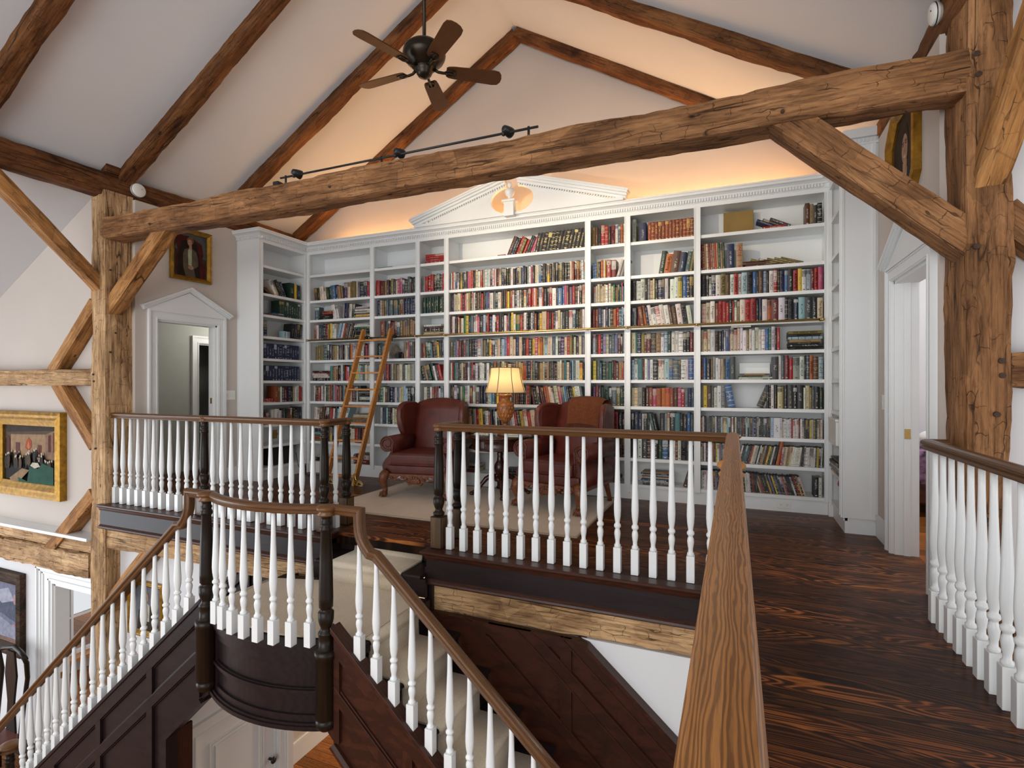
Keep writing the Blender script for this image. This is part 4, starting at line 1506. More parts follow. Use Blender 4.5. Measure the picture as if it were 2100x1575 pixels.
# ---- narrow bay right of the middle
up(5, 0, .0, .99, 'Y4:TIMOTHYS B3 k4:UPON_THE_ROCK r4 r4 k3 m5:Pages w3 s3 o2.6 w2', .2, .228)
up(5, 1, .02, .42, 'b3 b3.4 y1.5 k5 o4 w2 y1.4', .18, .205)
up(5, 1, .44, .72, 'r6 m6', .195, .2)
up(5, 1, .73, .99, 'w3 e4 B3', .18, .2, 16)
up(5, 2, .05, .7, 'e3.6 c2 c3.4 c3 c2.6 c2.6 w3 r1 w3 c3 g2.6', .18, .21)
up(5, 2, .71, .99, 'm2 Y2.6 n2 g3 p2 a2 G2', .15, .215)
up(5, 3, .02, .99, 'm3.6 O4 n5 s2 w3 n4 w2 k4.6 o4 r3 s4 l2 n2', .2, .225)
up(5, 4, .02, .99, 'l4 k3 r4 k2 L4.6 c3 s4 s3 L4 m4 k2 e3', .19, .225)
up(5, 5, .04, .99, 'y4.4 s5 s3 G5 K5 g4:The_Poacher k3 m2 B5 t4 r2 L2', .18, .22)
up(5, 6, .02, .99, 'u3 m4 k3 k3 G6:Adams k3 s6 Y4 G3.6 k2', .2, .225)
up(5, 7, .02, .99, 'k4 n3 B3 s4 n4 b3 r5:SHORT k4 k3', .19, .22)
up(5, 8, .02, .99, 'k4 n6 K4 k5 B3 m4 n4 B3 k3', .2, .23)
# ---- bay with the leather set
up(6, 0, .02, .08, 'e4.6:DEVICE_OF_ART', .25, .25)
up(6, 0, .14, .25, 'n6', .2, .2)
up(6, 0, .27, .995, 'O O O O O O O O O O O O O', .20, .20, tw=(.037, .037), same=True, ink=(.62, .40, .12))
up(6, 1, .44, .97, 'G4 o5:Gardening B6 n4.6 s4 Y2', .2, .245, 9)
up(6, 2, .01, .99, 'k5:Gotham w2 w3 w4.6:OUR_TOWN k3 e3 c3 c2 k4 n4.6 n2 w4 k2 w5 w4 y4 b5 k3 k4', .2, .23)
up(6, 3, .0, .15, 'n2 k2 l2 k2 m5:Jack', .2, .21)
up(6, 3, .15, .98, 'O4 o3 n2 w3.6 w4 w4.6 w4 w4.6 B3 B4 w5 K5:Nerds w4', .19, .225, -8)
up(6, 4, .0, .99, 'c5 a2 n4 Y4 B2 m5 K6 t5 w3.4 l4 G4 w4 w4 w4.6 k4 k3 m4', .2, .225)
up(6, 5, .0, .99, 'l3 w4 a5 m2.6 w3 L3 w3 k5 w4 w3 l5 b4 s6 K2 w5 w3 b5', .2, .225)
lie(6, 6, .22, .55, 'k2:PHILOSOPHY', z0=.2, d=.15)
up(6, 6, .0, .99, 'c3 c4 e5 k3 B4 O4 p4 o4.6 o4.6 o4.6 O4 B4 p4 r3 s4 n3 s2', .19, .2)
up(6, 7, .0, .3, 'k3 n5 n4.6 w2 K4 k3', .2, .225)
up(6, 7, .3, .44, 'w3 s3 k3', .2, .21, -12)
up(6, 7, .46, .99, 'k5 e3 c2 K5 a5 k3 k4 b3 s3', .2, .23)
up(6, 8, .02, .99, 'n5 w4 K5 B3 w3 k4 G4 b5 k2 c3 w2 O2 w3 k5:XII K3 G3', .19, .23)
up(6, 9, .82, .97, 'B4 a4', .19, .2, 16)
# ---- rightmost wide bay
lie(7, 0, .51, .70, 'r2.6', d=.2)
up(7, 0, .63, .80, 'n3 B2.6 K3', .19, .21, -64)
up(7, 0, .86, .99, 'B4 t3.6 K3 k4', .17, .21)
up(7, 1, .0, .21, 'm O t c m O t r t G t G', .27, .27, -2, tw=(.019, .019), same=True)
up(7, 1, .225, .29, 'n6', .25, .25)
up(7, 1, .305, .36, 't5', .25, .25)
lie(7, 1, .36, .64, 'B2.2', d=.2)
lie(7, 1, .36, .60, 'B3.4:Dictionary_of_PAINTERS', d=.2, z0=.0226, jit=.001)
up(7, 1, .60, .80, 'Y2.2 Y2.2 Y2.2', .2, .2, -72)
up(7, 1, .74, .90, 'Y2.2 Y2.2 Y2.2', .2, .2, -72)
up(7, 2, .005, .999, 'k4.6:Tom_Clancy k2.6 w2.6 n4 w4.6 Y5:IOWA_ACRE B4 w4:THUROW r3.4:AIRFRAME w3.6:VICTORY l5:TOM_WOLFE k5:Bonfire b3.6 k2 B4 l3 k2.6 w4:VICIOUS_CIRCLE r3 k2.6 n4:Patriot b3 k4.6 r4:AIRFRAME y3.4 w3.4 l4 m3.4 r3:WAR_IN p4', .2, .228)
up(7, 3, .005, .999, 'c4.6 c4.6:Dragon w4.6:Dragon O4 r3.6:DOLLS_HOUSE r4 r3 k3 r2 w2.6 Y3 w5 r5.6:RED_STORM r5:THE_CARDINAL_SIN k3 n3 w5 o4 m6.6 w6 k3 k5:DEUTSCH n4.6 l6 K6 k5 c5:The_Agenda', .2, .232)
up(7, 4, .0, .665, 'c3 c4 c4 w4.6 B4:ONE_L k3.6 n2 w2 b3 u2 c4 c3.6 c3 w3 w4 Y2.6 w3 w3 w4 w3 w3.6 b4 g2 w4:THE_CRIME_STORM k2 r3', .2, .232)
lie(7, 4, .715, .98, 'k2.6:AMERICAN_WEST k2.6 k1.6 t2.8 l2.6 k2.4:FRIENDS Y2.8:THE_GREAT_WEST', d=.2, jit=.002)
lie(7, 4, .26, .44, 'w1.6', z0=.233)
up(7, 5, .0, .30, 'o2.6 b3 k5 Y2.6 e3 w3 w2 c3 t2 b5:Andy_Grove K6', .2, .232)
lie(7, 5, .32, .6, 'w1 w1.6 k1', d=.2)
lie(7, 5, .36, .54, 't2:FREE_SOCIAL_WEALTH', d=.2, z0=.038)
up(7, 5, .60, .999, 'K6 w2.6 s3 m4 r4 e6 w4:WIZARD_HOUR k2 s3 o3:EMPIRE B5 l4', .2, .235)
up(7, 6, .02, .21, 'y4.6 B5 s3 w3.6 w4.6 e4', .2, .225)
up(7, 6, .24, .30, 'b5', .225, .225, -10)
up(7, 6, .47, .55, 'K4.6 e2', .215, .215, 22)
up(7, 6, .555, .999, 'k3 k2 w3 k4 c5 Y1.6 k4 K6 k4 k7 w2 c4 Y3 s2 k5 G4', .2, .23)
DK = 'k k e k w k s k l w y l l k K w k c k n s k m k l k s k L k K w k k k s k K k'
up(7, 7, .0, .04, 'O2 w1.6 k1.6', .185, .19, kind='disc case', flat=True, pg=(.02, .02, .02), d=.135)
up(7, 7, .07, .585, DK, .185, .19, kind='disc case', flat=True, tw=(.0145, .015), pg=(.02, .02, .02), d=.135)
up(7, 7, .587, .68, 'l2.6 w4.6 w1.5', .185, .19, kind='disc case', flat=True, pg=(.3, .3, .3), d=.135)
up(7, 7, .682, .995, 'w w w w w r w w w m w w k k k y w Y k w t w', .175, .186, kind='disc case', flat=True, tw=(.0145, .016), pg=(.02, .02, .02), d=.135)
up(7, 8, .0, .32, 'w m w n m k w o k y w e s w r k w s B w n k', .185, .19, kind='disc case', flat=True, tw=(.0145, .0155), pg=(.02, .02, .02), d=.135)
up(7, 8, .32, .62, 'w k a K s k k r w c w k w k t c k o y n g w k n', .175, .188, 13, kind='disc case', flat=True, tw=(.0145, .0155), pg=(.02, .02, .02), d=.135)
up(7, 8, .628, .658, 'o3', .24, .24, 11)
up(7, 8, .662, .83, 'p c c t c c w w w w w s', .175, .185, 8, kind='disc case', flat=True, tw=(.0145, .0155), pg=(.02, .02, .02), d=.135)
up(7, 8, .835, .99, 'k w w w w w w s y k w', .18, .188, 2, kind='disc case', flat=True, tw=(.0145, .0155), pg=(.02, .02, .02), d=.135)
up(7, 9, .0, .30, 'w w w w k n r m L k K r k s k w k r k', .185, .19, kind='disc case', flat=True, tw=(.0145, .0155), pg=(.02, .02, .02), d=.135)
up(7, 9, .30, .50, 'm s r k s k w w w k r k k n', .18, .19, -4, kind='disc case', flat=True, tw=(.0145, .0155), pg=(.02, .02, .02), d=.135)
up(7, 9, .505, .87, 'y b r k k3 k y k L k y k s k u k e r k n k k w k r m y k c', .175, .188, -17, kind='disc case', flat=True, tw=(.0145, .0155), pg=(.02, .02, .02), d=.135)
up(7, 9, .925, .99, 'k4 w3', .175, .185)
lie(6, 9, .15, .62, 'K1.4 s1.6 w1.2 b1.2 K1.6 w1.2 o1 l1.4 k1.4 t1.2', d=.2, jit=.012)
# ---- slim right return
up('R', 2, .25, .7, 'B3 t3', .2, .22, 20)
up('R', 2, .72, .98, 'r3 m3 t3', .2, .22)
up('R', 3, .5, .98, 's4 s4 s4 K4 s4', .22, .225)
up('R', 4, .3, .98, 'r5 t5 B5 B4 t4', .2, .22)
up('R', 5, .62, .98, 'w2 K3 e3 w3', .12, .13)
up('R', 6, .5, .98, 'y3 k3 k2 w2 y2 m3', .16, .2)
lie('R', 8, .05, .9, 'c2 t2 e2 w2 k3 G2', d=.2, front=.0)
up('R', 9, .5, .98, 's4 K3 y5 t4', .17, .2)

# ---- the largest in view become objects of their own, the rest one object
def weight(bk):
    p = bk['M'] @ Vector((0, 0, bk['h'] / 2))
    f = -p.x * math.sin(math.radians(22.9)) + p.y * math.cos(math.radians(22.9))
    hidden = 0.2 if (bk['bay'] in (3, 4, 5) and bk['row'] >= 8) or (bk['bay'] == 3 and bk['row'] == 7) else 1.0
    return bk['t'] * bk['h'] / f ** 2 * hidden * (0.35 if bk['bay'] == 'R' else 1.0)


for kd in ('book', 'disc case'):
    L = sorted([q for q in ALL if q['kind'] == kd], key=weight, reverse=True)
    single, rest = L[:300], L[300:]
    for q in single:
        Mx = q['M']
        me = books_mesh(kd.replace(' ', '_'), [(None, q['t'], q['h'], q['d'], q['col'], q['ink'], q['rnd'], q['flat'], q['pg'])])
        o = link_mesh(kd.replace(' ', '_'), me)
        o.matrix_world = Mx
        size = 'thick ' if q['t'] > 0.045 else ('slim ' if q['t'] < 0.022 and kd == 'book' else '')
        tag(o, f"{q['state']}{size}{CN[q['code']]} {kd}, {ordinal(q['n'])} from left, {SHN[q['row']]} shelf, {BN[q['bay']]}", 'book' if kd == 'book' else 'disc case',
            f"{kd}s on the {SHN[q['row']]} shelf, {BN[q['bay']]}")
        if q['title']:
            cu = bpy.data.curves.new('title', 'FONT')
            cu.body = q['title']
            cu.align_x = 'CENTER'
            cu.align_y = 'CENTER'
            cu.size = 0.03
            cu.extrude = 0.0002
            tmp = bpy.data.objects.new('title', cu)
            COL.objects.link(tmp)
            dg = bpy.context.evaluated_depsgraph_get()
            tme = bpy.data.meshes.new_from_object(tmp.evaluated_get(dg))
            bpy.data.objects.remove(tmp)
            xs = [v.co.x for v in tme.vertices]
            ys = [v.co.y for v in tme.vertices]
            wd, ht_ = max(xs) - min(xs), max(ys) - min(ys)
            cx_, cy_ = (max(xs) + min(xs)) / 2, (max(ys) + min(ys)) / 2
            sx = q['h'] * 0.72 / wd
            sy = min(q['t'] * 0.62 / ht_, sx * 1.6)
            sx = min(sx, sy * 1.5)
            for v in tme.vertices:
                a_, b_, e_ = (v.co.x - cx_) * sx, (v.co.y - cy_) * sy, v.co.z
                flip = -1 if q['state'] == 'lying ' else -1
                # text runs down the spine; on a lying book it reads upright
                v.co = Vector((b_, -0.0012 - abs(e_), flip * a_ + q['h'] / 2)) if q['state'] != 'lying ' else Vector((-b_, -0.0012 - abs(e_), a_ + q['h'] / 2))
            inkm = bpy.data.materials.get('ink_%s' % q['code']) or plain('ink_%s' % q['code'], (*q['ink'], 1), 0.5)
            tme.materials.clear()
            tme.materials.append(inkm)
            link_mesh('title_lettering', tme, o)
    if rest:
        me = books_mesh('book_rows', [(q['M'], q['t'], q['h'], q['d'], q['col'], q['ink'], q['rnd'], q['flat'], q['pg']) for q in rest])
        o = link_mesh('book_rows', me)
        tag(o, 'the remaining smaller looking books filling the white shelves', 'books', None, 'stuff')
print('books', len([q for q in ALL if q['kind'] == 'book']), 'discs', len([q for q in ALL if q['kind'] != 'book']))

# ---- boxes and oddments on the shelves
b = MB()
z = SH[0]
b.box(-0.12, 0.16, 5.87, 5.93, z + .0005, z + 0.255, bev=0.003)
tag(b.obj('slipcase', plain('mustard_board', (0.27, 0.165, 0.035, 1), 0.6)), 'mustard brown slipcase standing on the top shelf of the rightmost wide bay', 'box')
b = MB()
z = SH[5]
b.box(0.03, 0.31, 5.86, 5.875, z + 0.061, z + 0.17, bev=0.002)
tag(b.obj('picture_card', plain('glossy_white_card', (0.72, 0.75, 0.72, 1), 0.12)), 'glossy white card lying across a low stack of books', 'card')
t = thing('speaker', 'black speaker box on the bottom shelf of the corner return', 'speaker', (-5.60, 5.32, SH[9]))
b = MB(t.location)
b.box(-5.74, -5.55, 5.12, 5.46, SH[9] + .0005, SH[9] + 0.235, bev=0.01)
b.obj('cabinet', M['black'], t)
b = MB(t.location)
b.box(-5.552, -5.543, 5.135, 5.445, SH[9] + 0.015, SH[9] + 0.22, bev=0.004)
b.obj('grille', plain('speaker_cloth', (0.02, 0.02, 0.021, 1), 0.9, bump=0.5, bscale=400), t)
b = MB()
b.tube([(-5.45, 5.44, 0.30), (-5.43, 5.46, 0.12), (-5.36, 5.5, 0.012), (-5.2, 5.45, 0.006), (-5.05, 5.52, 0.006), (-4.9, 5.45, 0.006), (-5.0, 5.36, 0.006), (-5.2, 5.4, 0.012), (-5.28, 5.5, 0.006), (-5.0, 5.6, 0.006)], 0.004, 6)
tag(b.obj('cable', M['black']), 'loose black cable on the floor below the speaker', 'cable')
# binocular-like camera on the ladder bay
t = thing('camera', 'small black camera between books on the fifth shelf of the ladder bay', 'camera', (-4.02, 5.74, SH[4]))
b = MB(t.location)
b.box(-4.07, -3.95, 5.74, 5.80, SH[4] + .0005, SH[4] + 0.07, bev=0.008)
b.box(-4.03, -3.99, 5.745, 5.79, SH[4] + 0.07, SH[4] + 0.09, bev=0.005)
b.obj('body', M['black'], t)
b = MB(t.location)
b.cyl((-4.01, 5.74, SH[4] + 0.035), (-4.01, 5.69, SH[4] + 0.035), 0.03, 0.033, 18)
b.obj('lens', M['black'], t)
b = MB()
Rm = Matrix.Translation((-4.135, 5.745, SH[4] + 0.0035)) @ Matrix.Rotation(math.radians(38), 4, 'Y')
b.box(-0.055, 0.055, 0, 0.006, 0.035, 0.185, M=Rm)
tag(b.obj('photo_card', plain('dark_photo_card', (0.10, 0.075, 0.05, 1), 0.3, var=0.6, scale=30)), 'tilted dark photo card leaning beside the small black camera', 'card')
b = MB()
b.lathe([(0.045, 0), (0.05, 0.012), (0.03, 0.03), (0.06, 0.05), (0.068, 0.075), (0.062, 0.078), (0.05, 0.06)], (-1.2, 5.76, SH[9] + .0005), 20)
tag(b.obj('brass_bowl', M['brass_old']), 'small brass footed bowl on the bottom shelf behind the throw chair', 'bowl')
# slim return
t = thing('file_box', 'white storage box jutting from the slim right return', 'box', (0.86, 5.28, SH[7]))
b = MB(t.location)
b.box(0.765, 0.97, 5.12, 5.50, SH[7] + .0005, SH[7] + 0.20, bev=0.004)
b.obj('body', M['plastic'], t)
b = MB(t.location)
b.box(0.760, 0.975, 5.115, 5.505, SH[7] + 0.201, SH[7] + 0.222, bev=0.004)
b.obj('lid', M['plastic'], t)
b = MB()
b.ball((0.845, 5.22, SH[9] + 0.225), 0.05, 0.06, 0.045)
b.ball((0.83, 5.27, SH[9] + 0.205), 0.03, 0.04, 0.03)
tag(b.obj('pink_hat', plain('magenta_felt', (0.55, 0.02, 0.12, 1), 0.9)), 'bright magenta hat on books, low in the slim right return', 'hat')
b = MB()
b.ball((0.86, 5.5, SH[2] + 0.03), 0.025, 0.03, 0.03)
b.ball((0.86, 5.46, SH[2] + 0.065), 0.014, 0.018, 0.016)
b.tube([(0.86, 5.45, SH[2] + 0.075), (0.86, 5.44, SH[2] + 0.1), (0.86, 5.455, SH[2] + 0.115)], [0.004, 0.003, 0.001], 6)
tag(b.obj('figurine', M['black']), 'tiny dark animal figurine on the slim right return', 'figurine')


def outlet(name, label, o, R, D, w=0.115, h=0.07, sw=False, cat='outlet', m='plastic'):
    """wall plate at o; R along the wall, D out of the wall"""
    R, D = Vector(R), Vector(D)
    Mx = Matrix((( R.x, D.x, 0, o[0]), (R.y, D.y, 0, o[1]), (R.z, D.z, 1, o[2]), (0, 0, 0, 1)))
    t = thing(name, label, cat, o)
    mb = MB(t.location)
    mb.box(-w / 2, w / 2, -0.001, 0.006, -h / 2, h / 2, bev=0.002, M=Mx)
    mb.obj('plate', M[m], t)
    if sw:
        for s in (-1, 0, 1) if sw == 3 else (0,):
            mb = MB(t.location)
            mb.box(s * 0.034 - 0.011, s * 0.034 + 0.011, 0.006, 0.011, -0.022, 0.022, bev=0.002, M=Mx)
            mb.obj('rocker', M[m], t)
    else:
        for s in (-1, 1):
            mb = MB(t.location)
            mb.box(s * 0.026 - 0.017, s * 0.026 + 0.017, 0.006, 0.0085, -0.015, 0.015, bev=0.002, M=Mx)
            mb.obj('receptacle', M[m], t)
            mb = MB(t.location)
            for dz in (-0.006, 0.006):
                mb.box(s * 0.026 - 0.005, s * 0.026 + 0.003, 0.0085, 0.0092, dz - 0.0012, dz + 0.0012, M=Mx)
            mb.box(s * 0.026 + 0.007, s * 0.026 + 0.011, 0.0085, 0.0092, -0.002, 0.002, M=Mx)
            mb.obj('slot', M['black'], t)


outlet('power_outlet', 'white outlet in the plinth under the disc case shelves', (0.42, YF + 0.03, 0.065), (1, 0, 0), (0, -1, 0))
outlet('power_outlet', 'white outlet in the plinth beside the throw chair', (-1.02, YF + 0.03, 0.065), (1, 0, 0), (0, -1, 0))
outlet('power_outlet', 'white outlet in the plinth behind the round table', (-2.2, YF + 0.03, 0.065), (1, 0, 0), (0, -1, 0))
outlet('power_outlet', 'beige outlet inside the corner return above the speaker shelf', (-5.784, 5.4, SH[8] + 0.1), (0, 1, 0), (1, 0, 0), 0.07, 0.115, m='brass_old')
outlet('light_switch', 'white triple light switch plate beside the left cased doorway', (-5.86, 4.77, 1.08), (0, 1, 0), (1, 0, 0), 0.13, 0.115, sw=3, cat='switch')
outlet('thermostat', 'small white wall control between pilaster and right doorway', (1.045, 4.86, 1.08), (0, -1, 0), (-1, 0, 0), 0.07, 0.115, sw=1, cat='switch')
# ------------------------------------------------------------ stairs, landing and balustrades
CH, CR = M['cherry'], M['cherry_red']
CXL, ZLAND = -2.70, -0.32
YO, YI = 2.46, 3.25           # outer (balustrade) and inner line of the flights
RISE, RUN = 0.2045, 0.235


def nose_z(x):                # line through the nosings, either flight
    return ZLAND - 0.87 * max(0.0, abs(x - CXL) - 0.68)


def str_top(x):               # top edge of the outer stringer
    return -0.346 - 0.865 * (abs(x - CXL) - 0.712)


st = thing('staircase', 'dark cherry double staircase with a bow-fronted landing', 'staircase', (CXL, 2.85, ZL))
off = st.location
# landing platform and its bowed front
R_ = (0.5 ** 2 + 0.125 ** 2) / (2 * 0.125)
YC = YO - 0.125 + R_


def arc(u, d=0.0):
    """u 0..1 along the bow between the newels, d outward"""
    a = (u - 0.5) * 2 * math.asin(0.5 / R_)
    return CXL + (R_ + d) * math.sin(a), YC - (R_ + d) * math.cos(a)


b = MB(off)
pts = [arc(k / 16) for k in range(17)] + [(-2.02, YO), (-2.02, 3.27), (-3.38, 3.27), (-3.38, YO)]
b.prism(pts, 'Z', ZLAND - 0.06, ZLAND - 0.004)
b.obj('landing_floor', CH, st)


def bow_band(mb, z0, z1, d0, d1, n=20):
    o0 = [arc(k / n, d1) for k in range(n + 1)]
    i0 = [arc(k / n, d0) for k in range(n + 1)][::-1]
    mb.prism(o0 + i0, 'Z', z0, z1, bev=0.0)


b = MB(off)
bow_band(b, -0.80, -0.335, -0.05, -0.028)
bow_band(b, -0.43, -0.345, -0.03, -0.012)
bow_band(b, -0.625, -0.575, -0.03, -0.012)
bow_band(b, -0.79, -0.735, -0.03, -0.012)
for u0, u1 in ((0.03, 0.085), (0.915, 0.97)):
    p = [arc(u0 + (u1 - u0) * k / 3, -0.012) for k in range(4)] + [arc(u1 - (u1 - u0) * k / 3, -0.03) for k in range(4)]
    b.prism(p, 'Z', -0.79, -0.345)
b.obj('landing_fascia', CH, st)
b = MB(off)
bow_band(b, -0.345, -0.318, -0.07, 0.012)
bow_band(b, -0.36, -0.345, -0.03, 0.0)
bow_band(b, -0.60, -0.582, -0.03, 0.002)
bow_band(b, -0.815, -0.79, -0.06, 0.012)
bow_band(b, -0.79, -0.775, -0.03, 0.002)
b.obj('landing_molding', CH, st)
b = MB(off)
b.prism([arc(k / 16, -0.05) for k in range(17)] + [(-2.1, YO + 0.06), (-2.1, 3.3), (-3.3, 3.3), (-3.3, YO + 0.06)], 'Z', -0.44, -0.42)
b.obj('landing_soffit', M['white'], st)

# treads and risers of both flights
for s in (-1, 1):
    for i in range(14):
        xn = CXL + s * (0.68 + RUN * i)
        zt = ZLAND - RISE * i
        x1 = CXL + s * (0.68 + RUN * (i + 1))
        zb = max(ZL, zt - RISE)
        b = MB(off)
        b.box(min(xn - s * 0.02, xn - s * 0.035), max(xn - s * 0.02, xn - s * 0.035), YO + 0.03, YI + (0.05 if s > 0 else 0.205), zb, zt - 0.028)
        b.obj('riser', CH, st)
        if i < 13:
            b = MB(off)
            zz = zt - RISE
            xa_, xb2 = sorted((xn - s * 0.035, x1))
            b.box(xa_, xb2, YO + 0.02, YI + (0.05 if s > 0 else 0.205), zz - 0.028, zz, bev=0.008)
            b.obj('tread', CH, st)

# outer stringer walls with raised framing
for s in (-1, 1):
    mat = CH if s < 0 else CR
    X = lambda d: CXL + s * d          # d = distance from the landing centre
    xe_ = 3.78
    b = MB(off)
    b.prism([(X(0.50), -0.20), (X(xe_), str_top(X(xe_))), (X(xe_), ZL), (X(0.90), ZL), (X(0.90), -1.20), (X(0.50), -0.82)], 'Y', YO - 0.02, YO + 0.03)
    b.obj('stringer_panel', mat, st)
    b = MB(off)

    def sl(d0, d1, t0, t1, y0=YO - 0.042, y1=YO - 0.018):
        """sloping strip between t0 and t1 below the stringer edge"""
        b.prism([(X(d0), str_top(X(d0)) - t0), (X(d1), str_top(X(d1)) - t0), (X(d1), str_top(X(d1)) - t1), (X(d0), str_top(X(d0)) - t1)], 'Y', y0, y1, bev=0.003)
    sl(0.56, xe_, 0.02, 0.125)
    sl(0.56, xe_, 0.31, 0.395)
    for d in (1.035, 1.615, 2.195, 2.775, 3.355):
        b.prism([(X(d), str_top(X(d)) - 0.11), (X(d + 0.06), str_top(X(d + 0.06)) - 0.11), (X(d + 0.06), ZL), (X(d), ZL)], 'Y', YO - 0.0415, YO - 0.018, bev=0.002)
    b.prism([(X(0.90), -1.2), (X(0.955), -1.22), (X(0.955), ZL), (X(0.90), ZL)], 'Y', YO - 0.041, YO - 0.018)
    b.prism([(X(0.56), str_top(X(0.56)) - 0.1), (X(0.60), str_top(X(0.60)) - 0.1), (X(0.60), -0.85), (X(0.56), -0.85)], 'Y', YO - 0.041, YO - 0.018)
    for z_ in (-1.78, -2.5, ZL + 0.0):
        d0 = max(1.035, 0.712 + (-0.346 - z_ - 0.40) / 0.865) if z_ > -1.9 else 0.955
        b.box(min(X(d0 if z_ < -1.9 else 1.1), X(1.64)), max(X(d0 if z_ < -1.9 else 1.1), X(1.64)), YO - 0.041, YO - 0.018, z_, z_ + 0.085, bev=0.002)
    b.obj('panel_frame', mat, st)
    b = MB(off)
    sl(0.54, xe_, -0.012, 0.02, YO - 0.05, YO + 0.035)
    b.obj('stringer_cap', mat, st)
    b = MB(off)
    for t0, t1, yy in ((0.125, 0.137, YO - 0.032), (0.298, 0.31, YO - 0.032), (0.395, 0.407, YO - 0.032)):
        sl(0.6, xe_, t0, t1, yy, YO - 0.018)
    lo = [(X(0.55), -0.868), (X(0.90), -1.20), (X(0.90), ZL)]
    b.sweep([(x, YO - 0.01, z) for x, z in lo], [(-0.035, -0.016), (0.045, -0.016), (0.045, 0.0), (0.03, 0.016), (-0.035, 0.016)], side=(0, -1, 0) if s > 0 else (0, 1, 0), smooth=False)
    b.obj('panel_molding', mat, st)
    # jamb of the opening under the landing
    b = MB(off)
    xs = sorted((X(0.90), X(0.92)))
    b.box(xs[0], xs[1], YO + 0.03, 2.62, ZL, -1.2)
    b.obj('opening_jamb', CR, st)

# wall-side panelling
for s, hcap in ((1, 0.83), (-1, 0.52)):
    X = lambda d: CXL + s * d
    yo = 0.0 if s > 0 else 0.13
    mat = CR if s > 0 else CH
    cap = lambda d: nose_z(X(d)) + hcap
    d0, d1 = 0.62, 3.6
    ztop = -0.435
    dk = 0.68 + (hcap + ZLAND - ztop) / 0.87      # where the cap drops below the loft beam
    b = MB(off)
    b.prism([(X(d0), ztop), (X(dk), ztop), (X(d1), cap(d1)), (X(d1), ZL)] + ([(X(1.26), ZL), (X(1.26), -1.15), (X(d0), -0.6)] if s < 0 else [(X(d0), ZL)]), 'Y', 3.335 + yo, 3.37 + yo)
    b.obj('wall_panel', mat, st)
    b = MB(off)

    def ws(da, db, t0, t1, y0=3.318, y1=3.337, bev=0.003):
        za = lambda d, t: min(ztop, cap(d) - t)
        pa, pb = [], []
        n = 24
        for k in range(n + 1):
            d = da + (db - da) * k / n
            pa.append((X(d), za(d, t0)))
            pb.append((X(d), za(d, t1)))
        b.prism(pa + pb[::-1], 'Y', y0 + yo, y1 + yo)
    ws(dk - 0.1, d1, 0.0, 0.10)
    if s > 0:
        ws(1.12, d1, 0.27, 0.37)
        ws(0.8, d1, 0.66, 0.74)
        for d in (1.64, 2.5, 3.3):
            b.prism([(X(d), min(ztop, cap(d) - 0.02)), (X(d + 0.075), min(ztop, cap(d + 0.075) - 0.02)), (X(d + 0.075), cap(d + 0.075) - 0.74), (X(d), cap(d) - 0.74)], 'Y', 3.3175 + yo, 3.337 + yo)
        b.box(X(1.0), X(1.66), 3.3172, 3.337, ztop - 0.075, ztop)
    else:
        ws(0.9, d1, 0.36, 0.44)
        for d in (1.3, 2.0, 2.7):
            b.prism([(X(d), cap(d) - 0.02), (X(d + 0.06), cap(d + 0.06) - 0.02), (X(d + 0.06), cap(d + 0.06) - 0.42), (X(d), cap(d) - 0.42)], 'Y', 3.3175 + yo, 3.337 + yo)
    b.obj('panel_frame', mat, st)
    b = MB(off)
    ws(dk - 0.02, d1, -0.03, 0.0, 3.295, 3.385)
    ws(dk - 0.02, d1, 0.0, 0.02, 3.305, 3.337)
    for t0, t1 in ((0.10, 0.112),) + (((0.258, 0.27), (0.37, 0.382), (0.648, 0.66)) if s > 0 else ((0.348, 0.36),)):
        ws(dk - 0.1 if t0 < 0.2 else 1.12, d1, t0, t1, 3.312, 3.337, 0)
    b.obj('panel_molding', mat, st)

b = MB(off)
b.box(-2.05, -0.9, 3.385, 3.5, -0.47, -0.36)
b.obj('panel_backing', CR, st)

# the two steps from the landing up to the library
b = MB(off)
b.box(-3.10, -2.06, 3.275, 3.30, ZLAND, -0.19)
b.box(-3.07, -2.09, 3.545, 3.57, -0.16, -0.03)
b.obj('riser', CH, st)
b = MB(off)
b.box(-3.07, -2.09, 3.25, 3.57, -0.19, -0.162, bev=0.01)
b.obj('tread', CH, st)
b = MB(off)
b.box(-3.07, -2.09, 3.485, 3.60, -0.035, 0.002, bev=0.012)
b.obj('nosing', M['floor'], st)

# carpet runner over flights, landing and upper steps
rn = thing('stair_runner', 'cream woven stair runner over the landing and both flights', 'carpet', (CXL, 2.85, ZLAND))
off2 = rn.location


def runner(mb, prof, Fm, w0, w1, th=0.012):
    """prof: (distance, z) polyline; Fm(dist, across, z) -> world"""
    n = len(prof)
    up_ = []
    for i in range(n):
        a_ = prof[max(i - 1, 0)]
        c_ = prof[min(i + 1, n - 1)]
        t_ = Vector((c_[0] - a_[0], c_[1] - a_[1]))
        t_.normalize()
        nn = Vector((-t_.y, t_.x))
        up_.append((prof[i][0] + nn.x * th, prof[i][1] + nn.y * th))
    A = [mb.v(Fm(d, w0, z)) for d, z in prof]
    B = [mb.v(Fm(d, w1, z)) for d, z in prof]
    Cc = [mb.v(Fm(d, w0, z)) for d, z in up_]
    D = [mb.v(Fm(d, w1, z)) for d, z in up_]
    for i in range(n - 1):
        mb.f([Cc[i], Cc[i + 1], D[i + 1], D[i]], 0, True)
        mb.f([A[i], B[i], B[i + 1], A[i + 1]])
        mb.f([A[i], A[i + 1], Cc[i + 1], Cc[i]])
        mb.f([B[i], D[i], D[i + 1], B[i + 1]])
    mb.f([A[0], Cc[0], D[0], B[0]])
    mb.f([A[-1], B[-1], D[-1], Cc[-1]])


